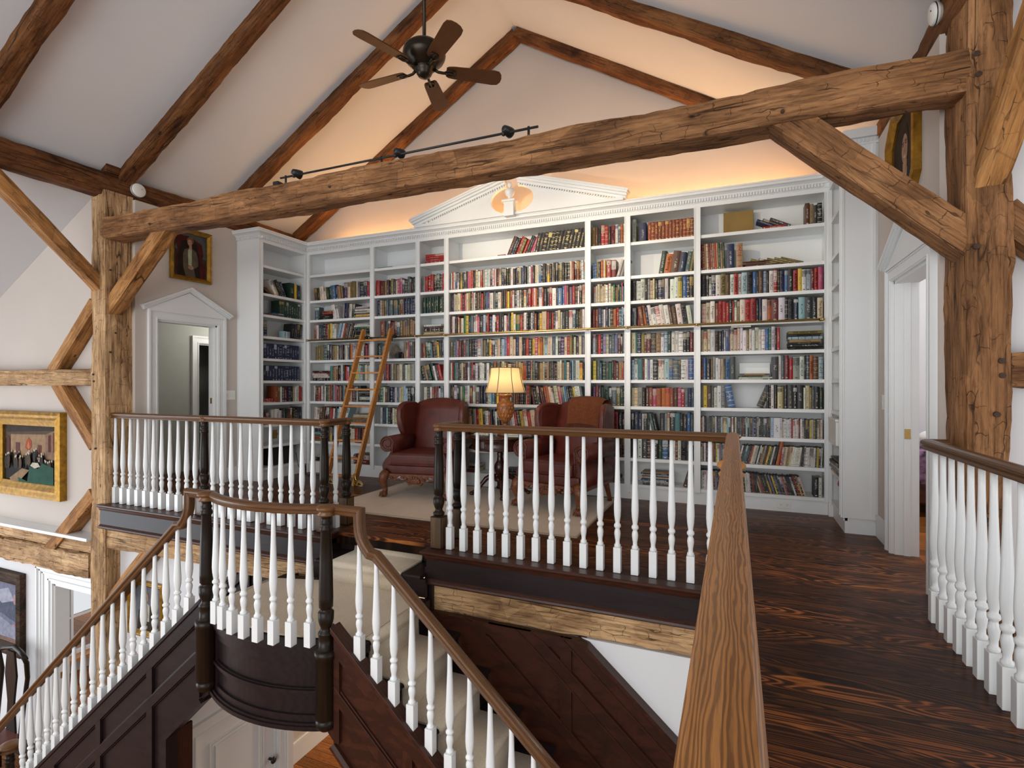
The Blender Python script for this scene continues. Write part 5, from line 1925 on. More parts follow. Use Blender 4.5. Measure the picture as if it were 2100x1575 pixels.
def nose_round(d, z, r=0.016):
    return [(d - r, z + 0.001), (d - r * 0.3, z - r * 0.12), (d + 0.002, z - r * 0.8), (d + 0.002, z - r * 1.5), (d - 0.014, z - r * 2.1)]


for s in (-1, 1):
    pf = [(0.645, ZLAND - 0.001)]
    for i in range(14):
        d = 0.68 + RUN * i
        zt = ZLAND - RISE * i
        pf += nose_round(d + 0.004, zt)
        if i < 13:
            pf += [(d - 0.016, zt - RISE * 0.55), (d - 0.012, zt - RISE + 0.012), (d + 0.002, zt - RISE + 0.001)]
        else:
            pf += [(d - 0.016, ZL + 0.02)]
    b = MB(off2)
    runner(b, pf, lambda d, w, z: (CXL + s * d, w, z), 2.60, 3.13)
    b.obj('flight_runner', M['runner'], rn)
b = MB(off2)
b.prism([arc(0.08 + 0.84 * k / 12, -0.10) for k in range(13)] + [(-2.06, 2.60), (-2.06, 3.13), (-2.25, 3.255), (-2.90, 3.255), (-3.34, 3.13), (-3.34, 2.60)], 'Z', ZLAND, ZLAND + 0.0118)
b.obj('landing_carpet', M['runner'], rn)
b = MB(off2)
pf = [(-3.56, -0.03), (-3.535, -0.15)] + [(-3.52, -0.1612)] + nose_round(-3.245, -0.1615) + [(-3.262, -0.25), (-3.262, ZLAND + 0.012)]
runner(b, pf, lambda d, w, z: (w, -d, z), -2.90, -2.25)
b.obj('step_runner', M['runner'], rn)

# ---- aprons under the library balustrades
def apron(label, segs):
    a_ = thing('apron_board', label, 'board', (segs[0][0], segs[0][1], -0.12))
    path = segs
    b_ = MB(a_.location)
    b_.sweep([(x, y, -0.12) for x, y in segs], [(-0.03, -0.11), (0.0, -0.11), (0.0, 0.09), (-0.03, 0.09)], smooth=False)
    b_.obj('board', CH, a_)
    b_ = MB(a_.location)
    b_.sweep([(x, y, 0.0) for x, y in segs], [(-0.06, -0.028), (0.018, -0.028), (0.03, -0.022), (0.036, -0.012), (0.036, 0.0), (0.026, 0.004), (-0.06, 0.004)], smooth=False)
    b_.sweep([(x, y, -0.028) for x, y in segs], [(-0.02, -0.03), (0.006, -0.03), (0.014, -0.012), (0.018, 0.0), (-0.02, 0.0)], smooth=False)
    b_.obj('nosing', M['cherry_red'], a_)
    b_ = MB(a_.location)
    b_.sweep([(x, y, -0.23) for x, y in segs], [(-0.03, -0.012), (0.012, -0.012), (0.022, 0.0), (0.018, 0.012), (0.008, 0.022), (0.0, 0.03), (-0.03, 0.03)], smooth=False)
    b_.obj('bead', M['cherry_red'], a_)


b = MB(off)
b.box(-2.105, -2.045, 3.338, 3.75, -0.47, -0.12)
b.obj('opening_trim', CH, st)
b = MB(off)
b.box(-3.115, -3.055, 3.338, 3.75, -0.47, -0.12)
b.obj('opening_trim', CH, st)

apron('dark apron board below the balustrade beside the pale post', [(-5.95, 3.335), (-3.07, 3.335), (-3.07, 3.74)])
apron('dark apron board below the front balustrade over the honey beam', [(-2.09, 3.74), (-2.09, 3.335), (-0.13, 3.335)])

# ---- balusters and newels
def baluster_mesh(name, H, low=0.0, hw=0.0235):
    b_ = MB()
    zb = 0.185 * H
    b_.box(-hw, hw, -hw, hw, -low, zb, bev=0.002)
    pr = [(0.185, .015), (0.192, .0185), (0.203, .0185), (0.212, .0125), (0.235, .0125), (0.255, .0155), (0.285, .018), (0.305, .0165), (0.318, .0125), (0.326, .0125), (0.334, .0185),
          (0.345, .020), (0.354, .0185), (0.362, .013), (0.372, .013), (0.39, .0155), (0.42, .0185), (0.465, .0205), (0.51, .020), (0.58, .0178), (0.68, .0155), (0.80, .0135), (0.90, .0122), (1.0, .0115)]
    b_.lathe([(r * (1.14 if z < 0.8 else 1.05), z * H) for z, r in pr], (0, 0, 0), 14)
    me = b_.mesh(name, M['white_gloss'])
    return me


BM_LEVEL = baluster_mesh('baluster', 0.872)
BM_LAND = baluster_mesh('baluster', 0.775)
BM_STAIR = baluster_mesh('baluster', 0.69, low=0.05)


def add_baluster(par, me, x, y, z):
    o = link_mesh('baluster', me, par)
    o.location = Vector((x, y, z)) - par.location
    return o


def newel_mesh(name, H, square=True, drop=False):
    b_ = MB()
    if square:
        b_.box(-0.047, 0.047, -0.047, 0.047, 0, 0.235, mi=1, bev=0.006)
        pr = [(0.24, .036), (0.25, .042), (0.262, .042), (0.272, .03), (0.285, .026), (0.305, .034), (0.33, .041), (0.365, .042), (0.372, .036), (0.38, .03), (0.392, .03), (0.398, .037), (0.45, .0385),
              (0.6, .036), (0.76, .0295), (0.768, .034), (0.778, .037), (0.788, .034), (0.797, .030), (0.806, .034), (0.815, .0355), (0.824, .031), (0.83, .028), (0.86, .029), (0.873, .036)]
        k = H / 0.873
        b_.lathe([(r, z * k) for z, r in pr], (0, 0, 0), 20)
    else:
        # z = 0 at the landing level
        pr = [(-0.47, .012), (-0.468, .034), (-0.455, .048), (-0.435, .058), (-0.41, .060), (-0.405, .055), (-0.395, .055), (-0.39, .060), (-0.05, .060), (-0.045, .067), (-0.004, .067), (0.0, .058), (0.003, .042),
              (0.085, .042), (0.09, .046), (0.10, .043), (0.11, .034), (0.125, .030), (0.145, .038), (0.17, .044), (0.215, .045), (0.222, .038), (0.228, .033), (0.238, .033), (0.244, .04), (0.30, .041), (0.5, .037),
              (0.68, .0295), (0.69, .036), (0.70, .039), (0.712, .034), (0.722, .030), (0.732, .034), (0.74, .034), (0.748, .029), (0.77, .029), (0.776, .036)]
        b_.lathe([(r, z) for z, r in pr], (0, 0, 0), 24)
    return b_.mesh(name, [M['newel'], M['newel_block']])


NM = newel_mesh('newel_post', 0.872)
NML = newel_mesh('newel_post', 0, False)


def add_newel(par, me, x, y, z):
    o = link_mesh('newel_post', me, par)
    o.location = Vector((x, y, z)) - par.location
    return o


RP = [(-0.012, -0.028), (0.012, -0.028), (0.022, -0.026), (0.026, -0.018), (0.020, -0.009), (0.023, -0.003), (0.031, 0.004), (0.032, 0.013), (0.027, 0.021), (0.016, 0.027), (0.0, 0.029),
      (-0.016, 0.027), (-0.027, 0.021), (-0.032, 0.013), (-0.031, 0.004), (-0.023, -0.003), (-0.020, -0.009), (-0.026, -0.018), (-0.022, -0.026)]
RB = [(-0.016, -0.034), (0.016, -0.034), (0.029, -0.031), (0.033, -0.022), (0.026, -0.013), (0.026, -0.007), (0.033, 0.001), (0.036, 0.011), (0.034, 0.020), (0.028, 0.027), (0.0, 0.034),
      (-0.028, 0.027), (-0.034, 0.020), (-0.036, 0.011), (-0.033, 0.001), (-0.026, -0.007), (-0.026, -0.013), (-0.033, -0.022), (-0.029, -0.031)]


def rail_cap(mb, x, y, z, r=0.047, s=1.0):
    mb.lathe([(r * 0.6, z - 0.029 * s), (r * 0.86, z - 0.027 * s), (r * 0.92, z - 0.018 * s), (r * 0.72, z - 0.008 * s), (r * 0.8, z - 0.002 * s), (r, z + 0.006 * s), (r, z + 0.014 * s), (r * 0.86, z + 0.023 * s), (r * 0.5, z + 0.028 * s), (0.002, z + 0.029 * s)], (x, y, 0), 24)


OD = M['oak_dark']
ZR = 0.899
# left library balustrade
B1 = thing('balustrade', 'balustrade from the pale post to the stair opening, with a mid newel', 'balustrade', (-4.5, 3.43, 0))
b = MB(B1.location)
b.sweep([(-5.95, 3.43, ZR), (-3.13, 3.43, ZR), (-3.13, 3.70, ZR)], RP, smooth=False)
for x, y in ((-4.555, 3.43), (-3.13, 3.43), (-3.13, 3.70), (-5.93, 3.43)):
    rail_cap(b, x, y, ZR, 0.045)
b.obj('handrail', OD, B1)
for x, y in ((-4.555, 3.43), (-3.13, 3.43), (-3.13, 3.70)):
    add_newel(B1, NM, x, y, 0.004)
for k in range(11):
    add_baluster(B1, BM_LEVEL, -5.86 + 0.1185 * k, 3.43, 0.004)
for k in range(11):
    add_baluster(B1, BM_LEVEL, -4.44 + 0.119 * k, 3.43, 0.004)
add_baluster(B1, BM_LEVEL, -3.13, 3.565, 0.004)
# right library balustrade
B2 = thing('balustrade', 'front balustrade between the stair opening and the walkway', 'balustrade', (-1.0, 3.43, 0))
b = MB(B2.location)
b.sweep([(-2.04, 3.72, ZR), (-2.04, 3.43, ZR), (-0.05, 3.43, ZR)], RP, smooth=False)
for x, y in ((-2.04, 3.43), (-2.04, 3.72)):
    rail_cap(b, x, y, ZR, 0.045)
b.obj('handrail', OD, B2)
for x, y in ((-2.04, 3.43), (-2.04, 3.72)):
    add_newel(B2, NM, x, y, 0.004)
for k in range(17):
    add_baluster(B2, BM_LEVEL, -1.945 + 0.1125 * k, 3.43, 0.004)
add_baluster(B2, BM_LEVEL, -2.04, 3.575, 0.004)
# landing
B3 = thing('balustrade', 'curved landing balustrade between two turned drop newels', 'balustrade', (CXL, 2.4, ZLAND))
b = MB(B3.location)
zt = ZLAND + 0.806
b.sweep([(*arc(k / 18), zt) for k in range(19)], RP, smooth=False)
for x in (-3.2, -2.2):
    rail_cap(b, x, YO - 0.03, zt, 0.06, 1.1)
b.obj('handrail', OD, B3)
for x in (-3.2, -2.2):
    add_newel(B3, NML, x, YO - 0.035, ZLAND)
for k in range(8):
    x, y = arc((k + 1.05) / 9.1)
    add_baluster(B3, BM_LAND, x, y, ZLAND + 0.0)
# flights


def flight(label, s, n):
    B_ = thing('stair_railing', label, 'balustrade', (CXL + s * 1.5, YO, -1.2))
    X = lambda d: CXL + s * d
    top = lambda d: 0.436 - 0.872 * (d - 0.669) - 0.045      # rail centre line
    pts = [(0.5, zt), (0.712, zt), (0.712, 0.42), (0.716, 0.375), (0.728, 0.335), (0.752, 0.295), (0.785, 0.258)]
    pts += [(0.83, top(0.83)), (2.0, top(2.0)), (3.2, top(3.2))]
    P = [(X(d), YO, z) for d, z in pts]
    if s < 0:
        P += [(X(3.35), YO, top(3.35)), (X(3.47), YO + 0.02, -2.13), (X(3.56), YO + 0.09, -2.17), (X(3.60), YO + 0.18, -2.18)]
    else:
        P += [(X(3.6), YO, top(3.6))]
    b_ = MB(B_.location)
    b_.sweep(P if s > 0 else P[:-2], RP, smooth=False, side=(0, -1, 0) if s > 0 else (0, 1, 0))
    if s < 0:
        b_.sweep([(X(3.47), YO + 0.02, -2.13), (X(3.56), YO + 0.09, -2.17), (X(3.60), YO + 0.18, -2.18), (X(3.57), YO + 0.27, -2.18)], RP)
        rail_cap(b_, X(3.57), YO + 0.29, -2.18, 0.085, 1.2)
    b_.obj('handrail', OD, B_)
    for k in range(n):
        d = 0.712 + 0.1183 * k
        add_baluster(B_, BM_STAIR, X(d), YO, str_top(X(d)))
    if s < 0:
        nw = add_newel(B_, NM, X(3.57), YO + 0.29, ZL)
        nw.scale = (1.1, 1.1, (-2.215 - ZL) / 0.872)
    return B_


flight('stair railing descending from the landing toward the hall windows', -1, 18)
flight('stair railing descending from the landing under the walkway rail', 1, 22)
# walkway, inner side: the broad oak rail right below the camera
B4 = thing('balustrade', 'broad golden oak handrail running along the inner edge of the walkway', 'balustrade', (-0.02, 2.0, 0))
b = MB(B4.location)
zr4 = 0.897
b.sweep([(-0.02, 3.46, zr4), (-0.016, 2.2, zr4), (-0.011, 0.4, zr4), (-0.006, -1.2, zr4)], RB, smooth=False)
for x, y, r in ((-0.0165, 2.2, 0.052), (-0.0115, 0.385, 0.054)):
    rail_cap(b, x, y, zr4 - 0.001, r, 1.12)
b.obj('handrail', M['oak'], B4)
b = MB(B4.location)
rail_cap(b, -0.02, 3.43, zr4, 0.05)
b.obj('rail_cap', OD, B4)
for y in (3.43, 2.2, 0.40):
    add_newel(B4, NM, -0.02, y, 0.0)
for k in range(26):
    y = 3.43 - 0.1125 * (k + 1)
    if abs(y - 2.2) > 0.07 and abs(y - 0.4) > 0.07:
        add_baluster(B4, BM_LEVEL, -0.02, y, 0.0)
B5 = thing('balustrade', 'dark-railed walkway balustrade in front of the massive post', 'balustrade', (0.94, 2.0, 0))
b = MB(B5.location)
b.sweep([(0.94, 3.47, ZR), (0.94, -1.2, ZR)], RP, smooth=False)
b.sweep([(1.03, 3.47, ZR), (0.94, 3.47, ZR)], RP, smooth=False)
b.obj('handrail', OD, B5)
for k in range(38):
    add_baluster(B5, BM_LEVEL, 0.94, 3.35 - 0.1122 * k, 0.0)
# ------------------------------------------------------------ seating group
RUGZ = 0.012
t = thing('area_rug', 'large cream woven rug under the two red armchairs', 'rug', (-2.47, 4.8, 0))
b = MB(t.location)
b.box(-3.75, -1.17, 4.07, 5.58, 0.0005, RUGZ, bev=0.003)
b.obj('weave', M['rug'], t)
b = MB(t.location)
for x0, x1, y0, y1 in ((-3.762, -1.158, 4.058, 4.072), (-3.762, -1.158, 5.578, 5.592), (-3.762, -3.748, 4.07, 5.58), (-1.172, -1.158, 4.07, 5.58)):
    b.box(x0, x1, y0, y1, 0.0005, RUGZ + 0.001)
b.obj('binding', plain('rug_binding', (0.50, 0.40, 0.29, 1), 0.95), t)

LE = M['leather']


def rounded(mb, x0, x1, y0, y1, z0, z1, r):
    mb.box(x0, x1, y0, y1, z0, z1, bev=r)
    return mb


def wing_chair(label, loc, rz):
    t = thing('wing_chair', label, 'armchair', loc, rz, None)
    # legs
    for s in (-1, 1):
        b = MB()
        path = [(s * .33, -.335, .27), (s * .355, -.36, .225), (s * .365, -.372, .18), (s * .352, -.36, .12), (s * .345, -.352, .075), (s * .35, -.362, .045)]
        b.tube(path, [.050, .056, .05, .032, .027, .032], 12)
        b.ball((s * .352, -.37, .034), .040, .046, .034)
        for q in (-1, 0, 1):
            a = -PI / 2 + q * 0.8
            b.tube([(s * .35, -.36, .062), (s * .352 + .036 * math.cos(a), -.372 + .040 * math.sin(a), .048), (s * .352 + .046 * math.cos(a), -.372 + .052 * math.sin(a), .008)], [.012, .012, .006], 6)
        b.obj('leg', M['carved'], t)
        b = MB()
        b.tube([(s * .28, .30, .27), (s * .285, .33, .16), (s * .29, .37, .06), (s * .29, .385, .0)], [.034, .028, .023, .025], 10)
        b.obj('leg', M['carved'], t)
    # carved apron
    b = MB()
    po = [(-.34, .25)] + [(x / 20 * .34, .235 - (.055 if abs(x) < 5 else .03) - (0.045 * max(0, math.cos(x / 20 * PI * .9)) ** 2) + .022 * math.cos(x / 20 * 4 * PI)) for x in range(-19, 20)] + [(.34, .25)]
    b.prism(po, 'Y', -.365, -.325, bev=0.004)
    b.ball((0, -.372, .185), .07, .014, .036)
    for q in range(7):
        a = PI * q / 6
        b.ball((.055 * math.cos(a), -.380, .175 + .04 * math.sin(a)), .016, .010, .016, seg=8)
    for s in (-1, 1):
        for q in range(5):
            b.ball((s * (.10 + .042 * q), -.370, .2 + .012 * math.sin(q * 1.8)), .024, .010, .012, seg=8)
        side = [(y, .255) for y in (-.33, .32)] + [(.32, .22), (.1, .205), (-.1, .205), (-.33, .19)]
        b.prism(side, 'X', min(s * .335, s * .36), max(s * .335, s * .36))
    b.obj('apron', M['carved'], t)
    # upholstered base, cushion
    b = MB()
    rounded(b, -.345, .345, -.345, .33, .238, .345, .022)
    b.obj('seat_base', LE, t, sub=1)
    b = MB()
    b.box(-.285, .285, -.375, .225, .335, .475, bev=.03)
    for v in b.bm.verts:
        k = 1 - max(abs(v.co.x) / .285, abs((v.co.y + .075) / .3)) ** 2
        v.co.z += .03 * max(0, k) if v.co.z > .4 else 0
    cu = b.obj('seat_cushion', LE, t, sub=1)
    b = MB()
    rim = [(-.272, -.374), (.272, -.374)]
    for z in (.352, .458):
        b.tube([(-.283, .15, z), (-.283, -.35, z), (-.262, -.372, z), (.262, -.372, z), (.283, -.35, z), (.283, .15, z)], .006, 6)
    b.obj('piping', LE, cu)
    # arms with rolled scroll fronts
    for s in (-1, 1):
        b = MB()
        C0 = (.345, .560)
        rs = .082
        out = [(.278, .24), (.272, .53)]
        out += [(C0[0] + rs * math.cos(a), C0[1] + rs * math.sin(a)) for a in [math.radians(d) for d in range(165, -130, -18)]]
        out += [(.318, .455), (.335, .425), (.365, .395), (.392, .36), (.402, .315), (.392, .265), (.37, .24)]
        b.prism([(s * x, z) for x, z in out], 'Y', -.315, .26)
        arm = b.obj('arm', LE, t)
        for p in arm.data.polygons:
            p.use_smooth = len(p.vertices) == 4
        # rolled welt and brass nails spiralling on the scroll front
        spi = []
        for k in range(40):
            a = math.radians(-130 + 470 * k / 39)
            rr = rs * (.90 - .62 * k / 39)
            spi.append((C0[0] + rr * math.cos(a), C0[1] + rr * math.sin(a)))
        b = MB()
        front = [(.285, .26), (.283, .40), (.280, .52)] + [(C0[0] + .077 * math.cos(a), C0[1] + .077 * math.sin(a)) for a in [math.radians(d) for d in range(165, -130, -15)]]
        b.tube([(s * x, -.316, z) for x, z in front], .009, 8)
        b.tube([(s * x, -.316, z) for x, z in spi], [.010] * 20 + [.010 - .0003 * k for k in range(20)], 8)
        b.obj('welt', LE, arm)
        b = MB()
        ln = [(C0[0] + .060 * math.cos(a), C0[1] + .060 * math.sin(a)) for a in [math.radians(d) for d in range(200, -120, -13)]]
        ln += [(.300, .53 - .022 * k) for k in range(12)]
        for x, z in ln:
            b.ball((s * x, -.319, z), .0062, seg=6)
        b.obj('nail_trim', M['brass_old'], arm)
    b = MB()
    for k in range(44):
        b.ball((-.335 + .67 * k / 43, -.352, .247), .0052, seg=6)
    for s in (-1, 1):
        for k in range(40):
            b.ball((s * .352, -.33 + .64 * k / 39, .247 - .02 * math.sin(k / 39 * PI)), .0052, seg=6)
    b.obj('nail_trim', M['brass_old'], t)
    # back
    def backy(z): return .20 + .15 * max(0, (z - .36)) / .7
    b = MB()

    def bf(u, v):
        x = -.30 + .60 * v
        tt = u * 2 * PI
        # closed loop in the depth/height plane
        zt_ = 1.045 - .055 * (abs(x) / .30) ** 2.4
        pr = [(0.0, .36), (0.0, .7), (.012, zt_ - .06), (.05, zt_), (.10, zt_ - .02), (.125, zt_ - .09), (.13, .6), (.13, .30), (.05, .30)]
        q = u * len(pr)
        i = int(q) % len(pr)
        f_ = q - int(q)
        a_, c_ = pr[i], pr[(i + 1) % len(pr)]
        d_ = a_[0] + (c_[0] - a_[0]) * f_
        z = a_[1] + (c_[1] - a_[1]) * f_
        bulge = -.035 * (1 - (x / .30) ** 2) if d_ < .02 else 0
        return (x, backy(z) + d_ + bulge, z)
    R = b.grid(bf, 36, 10, close_u=True)
    b.f([r[0] for r in R][::-1])
    b.f([r[-1] for r in R])
    b.obj('backrest', LE, t)
    # wings
    for s in (-1, 1):
        b = MB()
        pr = [(.33, .50), (.30, .56), (.12, .595), (.055, .62), (.035, .68), (.02, .76), (.012, .84), (.02, .92), (.055, .975), (.12, 1.003), (.20, 1.01), (.30, 1.0), (.40, .97), (.40, .75), (.38, .5)]

        def wx(y, z): return .298 + .075 * max(0, (.34 - y)) / .34 * min(1, max(0, (z - .52) / .2)) + .012
        th = .058
        A = [b.v((s * (wx(y, z) - th / 2), y, z)) for y, z in pr]
        B = [b.v((s * (wx(y, z) + th / 2), y, z)) for y, z in pr]
        m = len(pr)
        b.f(A)
        b.f(B[::-1])
        side = [b.f([A[i], B[i], B[(i + 1) % m], A[(i + 1) % m]]) for i in range(m)]
        bmesh.ops.recalc_face_normals(b.bm, faces=b.bm.faces)
        es = [e for e in b.bm.edges if len([f for f in e.link_faces if len(f.verts) > 6]) == 1]
        bmesh.ops.bevel(b.bm, geom=es, offset=.018, segments=3, affect='EDGES', profile=.5, clamp_overlap=True)
        for f in b.bm.faces:
            f.smooth = len(f.verts) < 6
        w = b.obj('wing', LE, t)
        b = MB()
        ln = pr[2:12]
        for i in range(len(ln) - 1):
            for k in range(6):
                y = ln[i][0] + (ln[i + 1][0] - ln[i][0]) * k / 6
                z = ln[i][1] + (ln[i + 1][1] - ln[i][1]) * k / 6
                b.ball((s * (wx(y, z) + th / 2 - .004), y + .016, z - .008 if z > .9 else z), .0045, seg=6)
        b.obj('nail_trim', M['brass_old'], w)
    # outside panels
    b = MB()
    for s in (-1, 1):
        xs = sorted((s * .30, s * .345))
        b.box(xs[0], xs[1], .2, .40, .25, .62, bev=.012)
    b.box(-.31, .31, .33, .40, .25, .5, bev=.012)
    b.obj('outside_back', LE, t)
    return t


wing_chair('oxblood leather wing armchair standing near the ladder, without a throw', (-3.18, 5.12, RUGZ), math.radians(8))
wc2 = wing_chair('oxblood leather wing armchair with a rust throw over its back', (-1.58, 5.15, RUGZ), math.radians(-14))

# throw over the second chair
t = thing('throw_blanket', 'rust brown wool throw hanging over the back of one armchair', 'throw', (-1.58, 5.15, RUGZ), math.radians(-14))
b = MB()


def thr(u, v):
    x = -.165 + .41 * v
    s_ = u * .62
    zt_ = 1.045 - .055 * (abs(x) / .30) ** 2.4 + .016
    yy = lambda z: .20 + .15 * max(0, (z - .36)) / .7
    if s_ < .27:
        z = zt_ - .27 + s_ - .0
        y = yy(z) - .034 * (1 - (x / .30) ** 2) - .014 + (.035 if z > zt_ - .06 else 0) * max(0, (z - zt_ + .06) / .06)
    elif s_ < .39:
        k = (s_ - .27) / .12
        z = zt_ + .014 * math.sin(k * PI)
        y = yy(zt_) + .02 + .125 * k
    else:
        z = zt_ - (s_ - .39)
        y = yy(z) + .15 + .01
    rip = .005 * math.sin(v * 22 + 3 * u)
    return (x - .03 * (1 - u) * (v - .5), y - rip, z)


b.grid(thr, 40, 24)
b.obj('cloth', M['throw'], t, sol=0.008, sub=1)
b = MB()
for k in range(36):
    p = Vector(thr(0, k / 35))
    b.tube([p, p + Vector((.003 * math.sin(k), -.004, -.014)), p + Vector((.006 * math.sin(k * 2.3), -.003, -.032))], [.0028, .003, .0015], 5)
b.obj('fringe', M['throw'], t)

# ---- round drum table
TX, TY = -2.375, 5.29
t = thing('side_table', 'round mahogany drum table on a pedestal between the armchairs', 'table', (TX, TY, RUGZ))
b = MB()
b.lathe([(.30, .618), (.332, .622), (.345, .632), (.345, .643), (.335, .65), (.05, .651)], (0, 0, 0), 48)
b.obj('tabletop', M['mahogany'], t)
b = MB()
b.lathe([(.295, .500), (.305, .505), (.305, .515), (.300, .52), (.300, .612), (.305, .618)], (0, 0, 0), 48)
b.obj('drum', M['mahogany'], t)
for a0 in (-2.05, -0.45, 1.1, 2.7):
    b = MB()
    P0 = []
    n = 10
    for k in range(n + 1):
        a = a0 - .32 + .64 * k / n
        P0.append((.304 * math.cos(a), .304 * math.sin(a)))
    P1 = [(x * .985, y * .985) for x, y in P0][::-1]
    b.prism(P0 + P1, 'Z', .532, .602, bev=.002)
    dr = b.obj('drawer', M['mahogany'], t)
    b = MB()
    c, s_ = math.cos(a0), math.sin(a0)
    b.cyl((.300 * c, .300 * s_, .567), (.318 * c, .318 * s_, .567), .006)
    b.ball((.323 * c, .323 * s_, .567), .012)
    b.obj('knob', M['brass'], dr)
b = MB()
b.lathe([(.06, .15), (.068, .17), (.055, .19), (.035, .205), (.045, .225), (.062, .26), (.066, .30), (.058, .335), (.038, .37), (.030, .42), (.036, .45), (.028, .465), (.05, .48), (.09, .50)], (0, 0, 0), 28)
b.obj('pedestal', M['mahogany'], t)
for a in (math.radians(-62), math.radians(-152), math.radians(28), math.radians(118)):
    c, s_ = math.cos(a), math.sin(a)
    b = MB()
    pr = [(.045, .20), (.10, .205), (.155, .175), (.20, .12), (.235, .07), (.275, .045), (.30, .03)]
    b.tube([(r * c, r * s_, z) for r, z in pr], [.03, .03, .026, .022, .018, .018, .018], 10)
    b.ball((.31 * c, .31 * s_, .021), .026, .026, .021)
    b.obj('leg', M['mahogany'], t)
TT = RUGZ + .6515
# lamp
LX, LY = -2.295, 5.25
t = thing('table_lamp', 'lit table lamp with pale bell shade and carved amber urn base', 'lamp', (LX, LY, TT))
b = MB()
b.lathe([(.085, 0.0), (.085, .018), (.07, .028), (.04, .04), (.03, .06), (.024, .09), (.03, .12), (.024, .14)], (0, 0, 0), 28)
b.obj('foot', M['carved'], t)
b = MB()
prof = [(.024, .14), (.05, .165), (.075, .20), (.088, .245), (.093, .29), (.092, .325), (.096, .335), (.09, .345), (.07, .36), (.055, .375), (.05, .395), (.055, .41), (.07, .42), (.078, .428), (.078, .44), (.06, .447), (.02, .45)]
b.lathe(prof, (0, 0, 0), 32)
for rowi, (rr, z) in enumerate(((.058, .185), (.078, .22), (.089, .26), (.092, .30))):
    for k in range(14):
        a = 2 * PI * (k + .5 * (rowi % 2)) / 14
        b.ball((rr * math.cos(a), rr * math.sin(a), z), .011, .006, .020, seg=8, M=Matrix.Rotation(a + PI / 2, 3, 'Z'))
b.obj('urn_body', plain('amber_carved_resin', (0.34, 0.12, 0.030, 1), 0.3, var=.5, scale=40, bump=.3), t)
b = MB()
b.cyl((0, 0, .45), (0, 0, .56), .011)
b.cyl((0, 0, .50), (0, 0, .545), .018)
b.tube([(0, 0, .50), (.055, 0, .52), (.06, 0, .62), (.02, 0, .735), (0, 0, .74)], .0025, 6)
b.tube([(0, 0, .50), (-.055, 0, .52), (-.06, 0, .62), (-.02, 0, .735), (0, 0, .74)], .0025, 6)
b.lathe([(.004, .74), (.012, .748), (.012, .757), (.005, .765), (.009, .775), (.002, .79)], (0, 0, 0), 12)
b.obj('harp', M['brass'], t)
b = MB()
b.ball((0, 0, .60), .028, .028, .04)
bulb = b.obj('bulb', emit('bulb_glow', (1.0, .70, .38, 1), 62.0), t)
shm = bpy.data.materials.new('silk_shade')
shm.use_nodes = True
nt = shm.node_tree
nt.nodes.remove(nt.nodes['Principled BSDF'])
df = nt.nodes.new('ShaderNodeBsdfDiffuse')
df.inputs[0].default_value = (.80, .66, .40, 1)
tl = nt.nodes.new('ShaderNodeBsdfTranslucent')
tl.inputs[0].default_value = (.88, .74, .48, 1)
mx = nt.nodes.new('ShaderNodeMixShader')
mx.inputs[0].default_value = .6
nt.links.new(df.outputs[0], mx.inputs[1])
nt.links.new(tl.outputs[0], mx.inputs[2])
nt.links.new(mx.outputs[0], nt.nodes['Material Output'].inputs[0])
b = MB()


def shade(u, v):
    a = u * 2 * PI
    r = .164 + .060 * (1 - v) ** 1.7
    k = 1 - .022 * math.cos(8 * a) ** 2 * 0 - .010 * abs(math.sin(4 * a))
    return (r * k * math.cos(a), r * k * math.sin(a), .462 + .268 * v)


b.grid(shade, 64, 10, close_u=True)
sh = b.obj('lamp_shade', shm, t)
b = MB()
for k in range(8):
    a = k / 8
    b.tube([Vector(shade(a, v / 10)) * 1.0 + Vector((.002 * math.cos(a * 2 * PI), .002 * math.sin(a * 2 * PI), 0)) for v in range(11)], .0036, 5)
for v in (0, 1):
    b.tube([shade(q / 48, v) for q in range(49)], .0034, 5)
b.obj('shade_piping', plain('dark_braid', (.10, .05, .02, 1), .8), sh)
# oddments on the table
t = thing('book_stack_top', 'pale teal book lying on the drum table beside the lamp', 'book', (-2.17, 5.14, TT))
t.name = 'book_on_table'
b = MB()
R0 = Matrix.Rotation(.25, 4, 'Z')
b.box(-.075, .075, -.05, .05, 0.0005, .004, M=R0)
b.box(-.075, .075, -.05, .05, .020, .024, M=R0)
b.box(-.075, .075, .046, .05, .004, .020, M=R0)
b.obj('cover', plain('teal_cloth', (.10, .30, .28, 1), .6), t)
b = MB()
b.box(-.072, .072, -.047, .046, .004, .020, M=R0)
b.obj('page_block', M['page'], t)
t = thing('book_on_table', 'white book lying on top of the pale teal one', 'book', (-2.172, 5.142, TT + .0245))
b = MB()
R0 = Matrix.Rotation(.38, 4, 'Z')
b.box(-.07, .07, -.048, .048, 0.0, .003, M=R0)
b.box(-.07, .07, -.048, .048, .015, .018, M=R0)
b.obj('cover', M['plastic'], t)
b = MB()
b.box(-.068, .068, -.046, .046, .003, .015, M=R0)
b.obj('page_block', M['page'], t)
t = thing('tray', 'small patterned tray on the drum table by the chair near the ladder', 'tray', (-2.52, 5.18, TT))
b = MB()
b.box(-.09, .09, -.06, .06, .0005, .008, bev=.003)
b.obj('base', plain('speckled_lacquer', (.16, .20, .13, 1), .3, var=.9, scale=60), t)
b = MB()
for x0, x1, y0, y1 in ((-.09, .09, -.06, -.053), (-.09, .09, .053, .06), (-.09, -.083, -.06, .06), (.083, .09, -.06, .06)):
    b.box(x0, x1, y0, y1, .006, .026, bev=.002)
b.obj('edge', plain('speckled_edge', (.5, .48, .38, 1), .4, var=.8, scale=80), t)

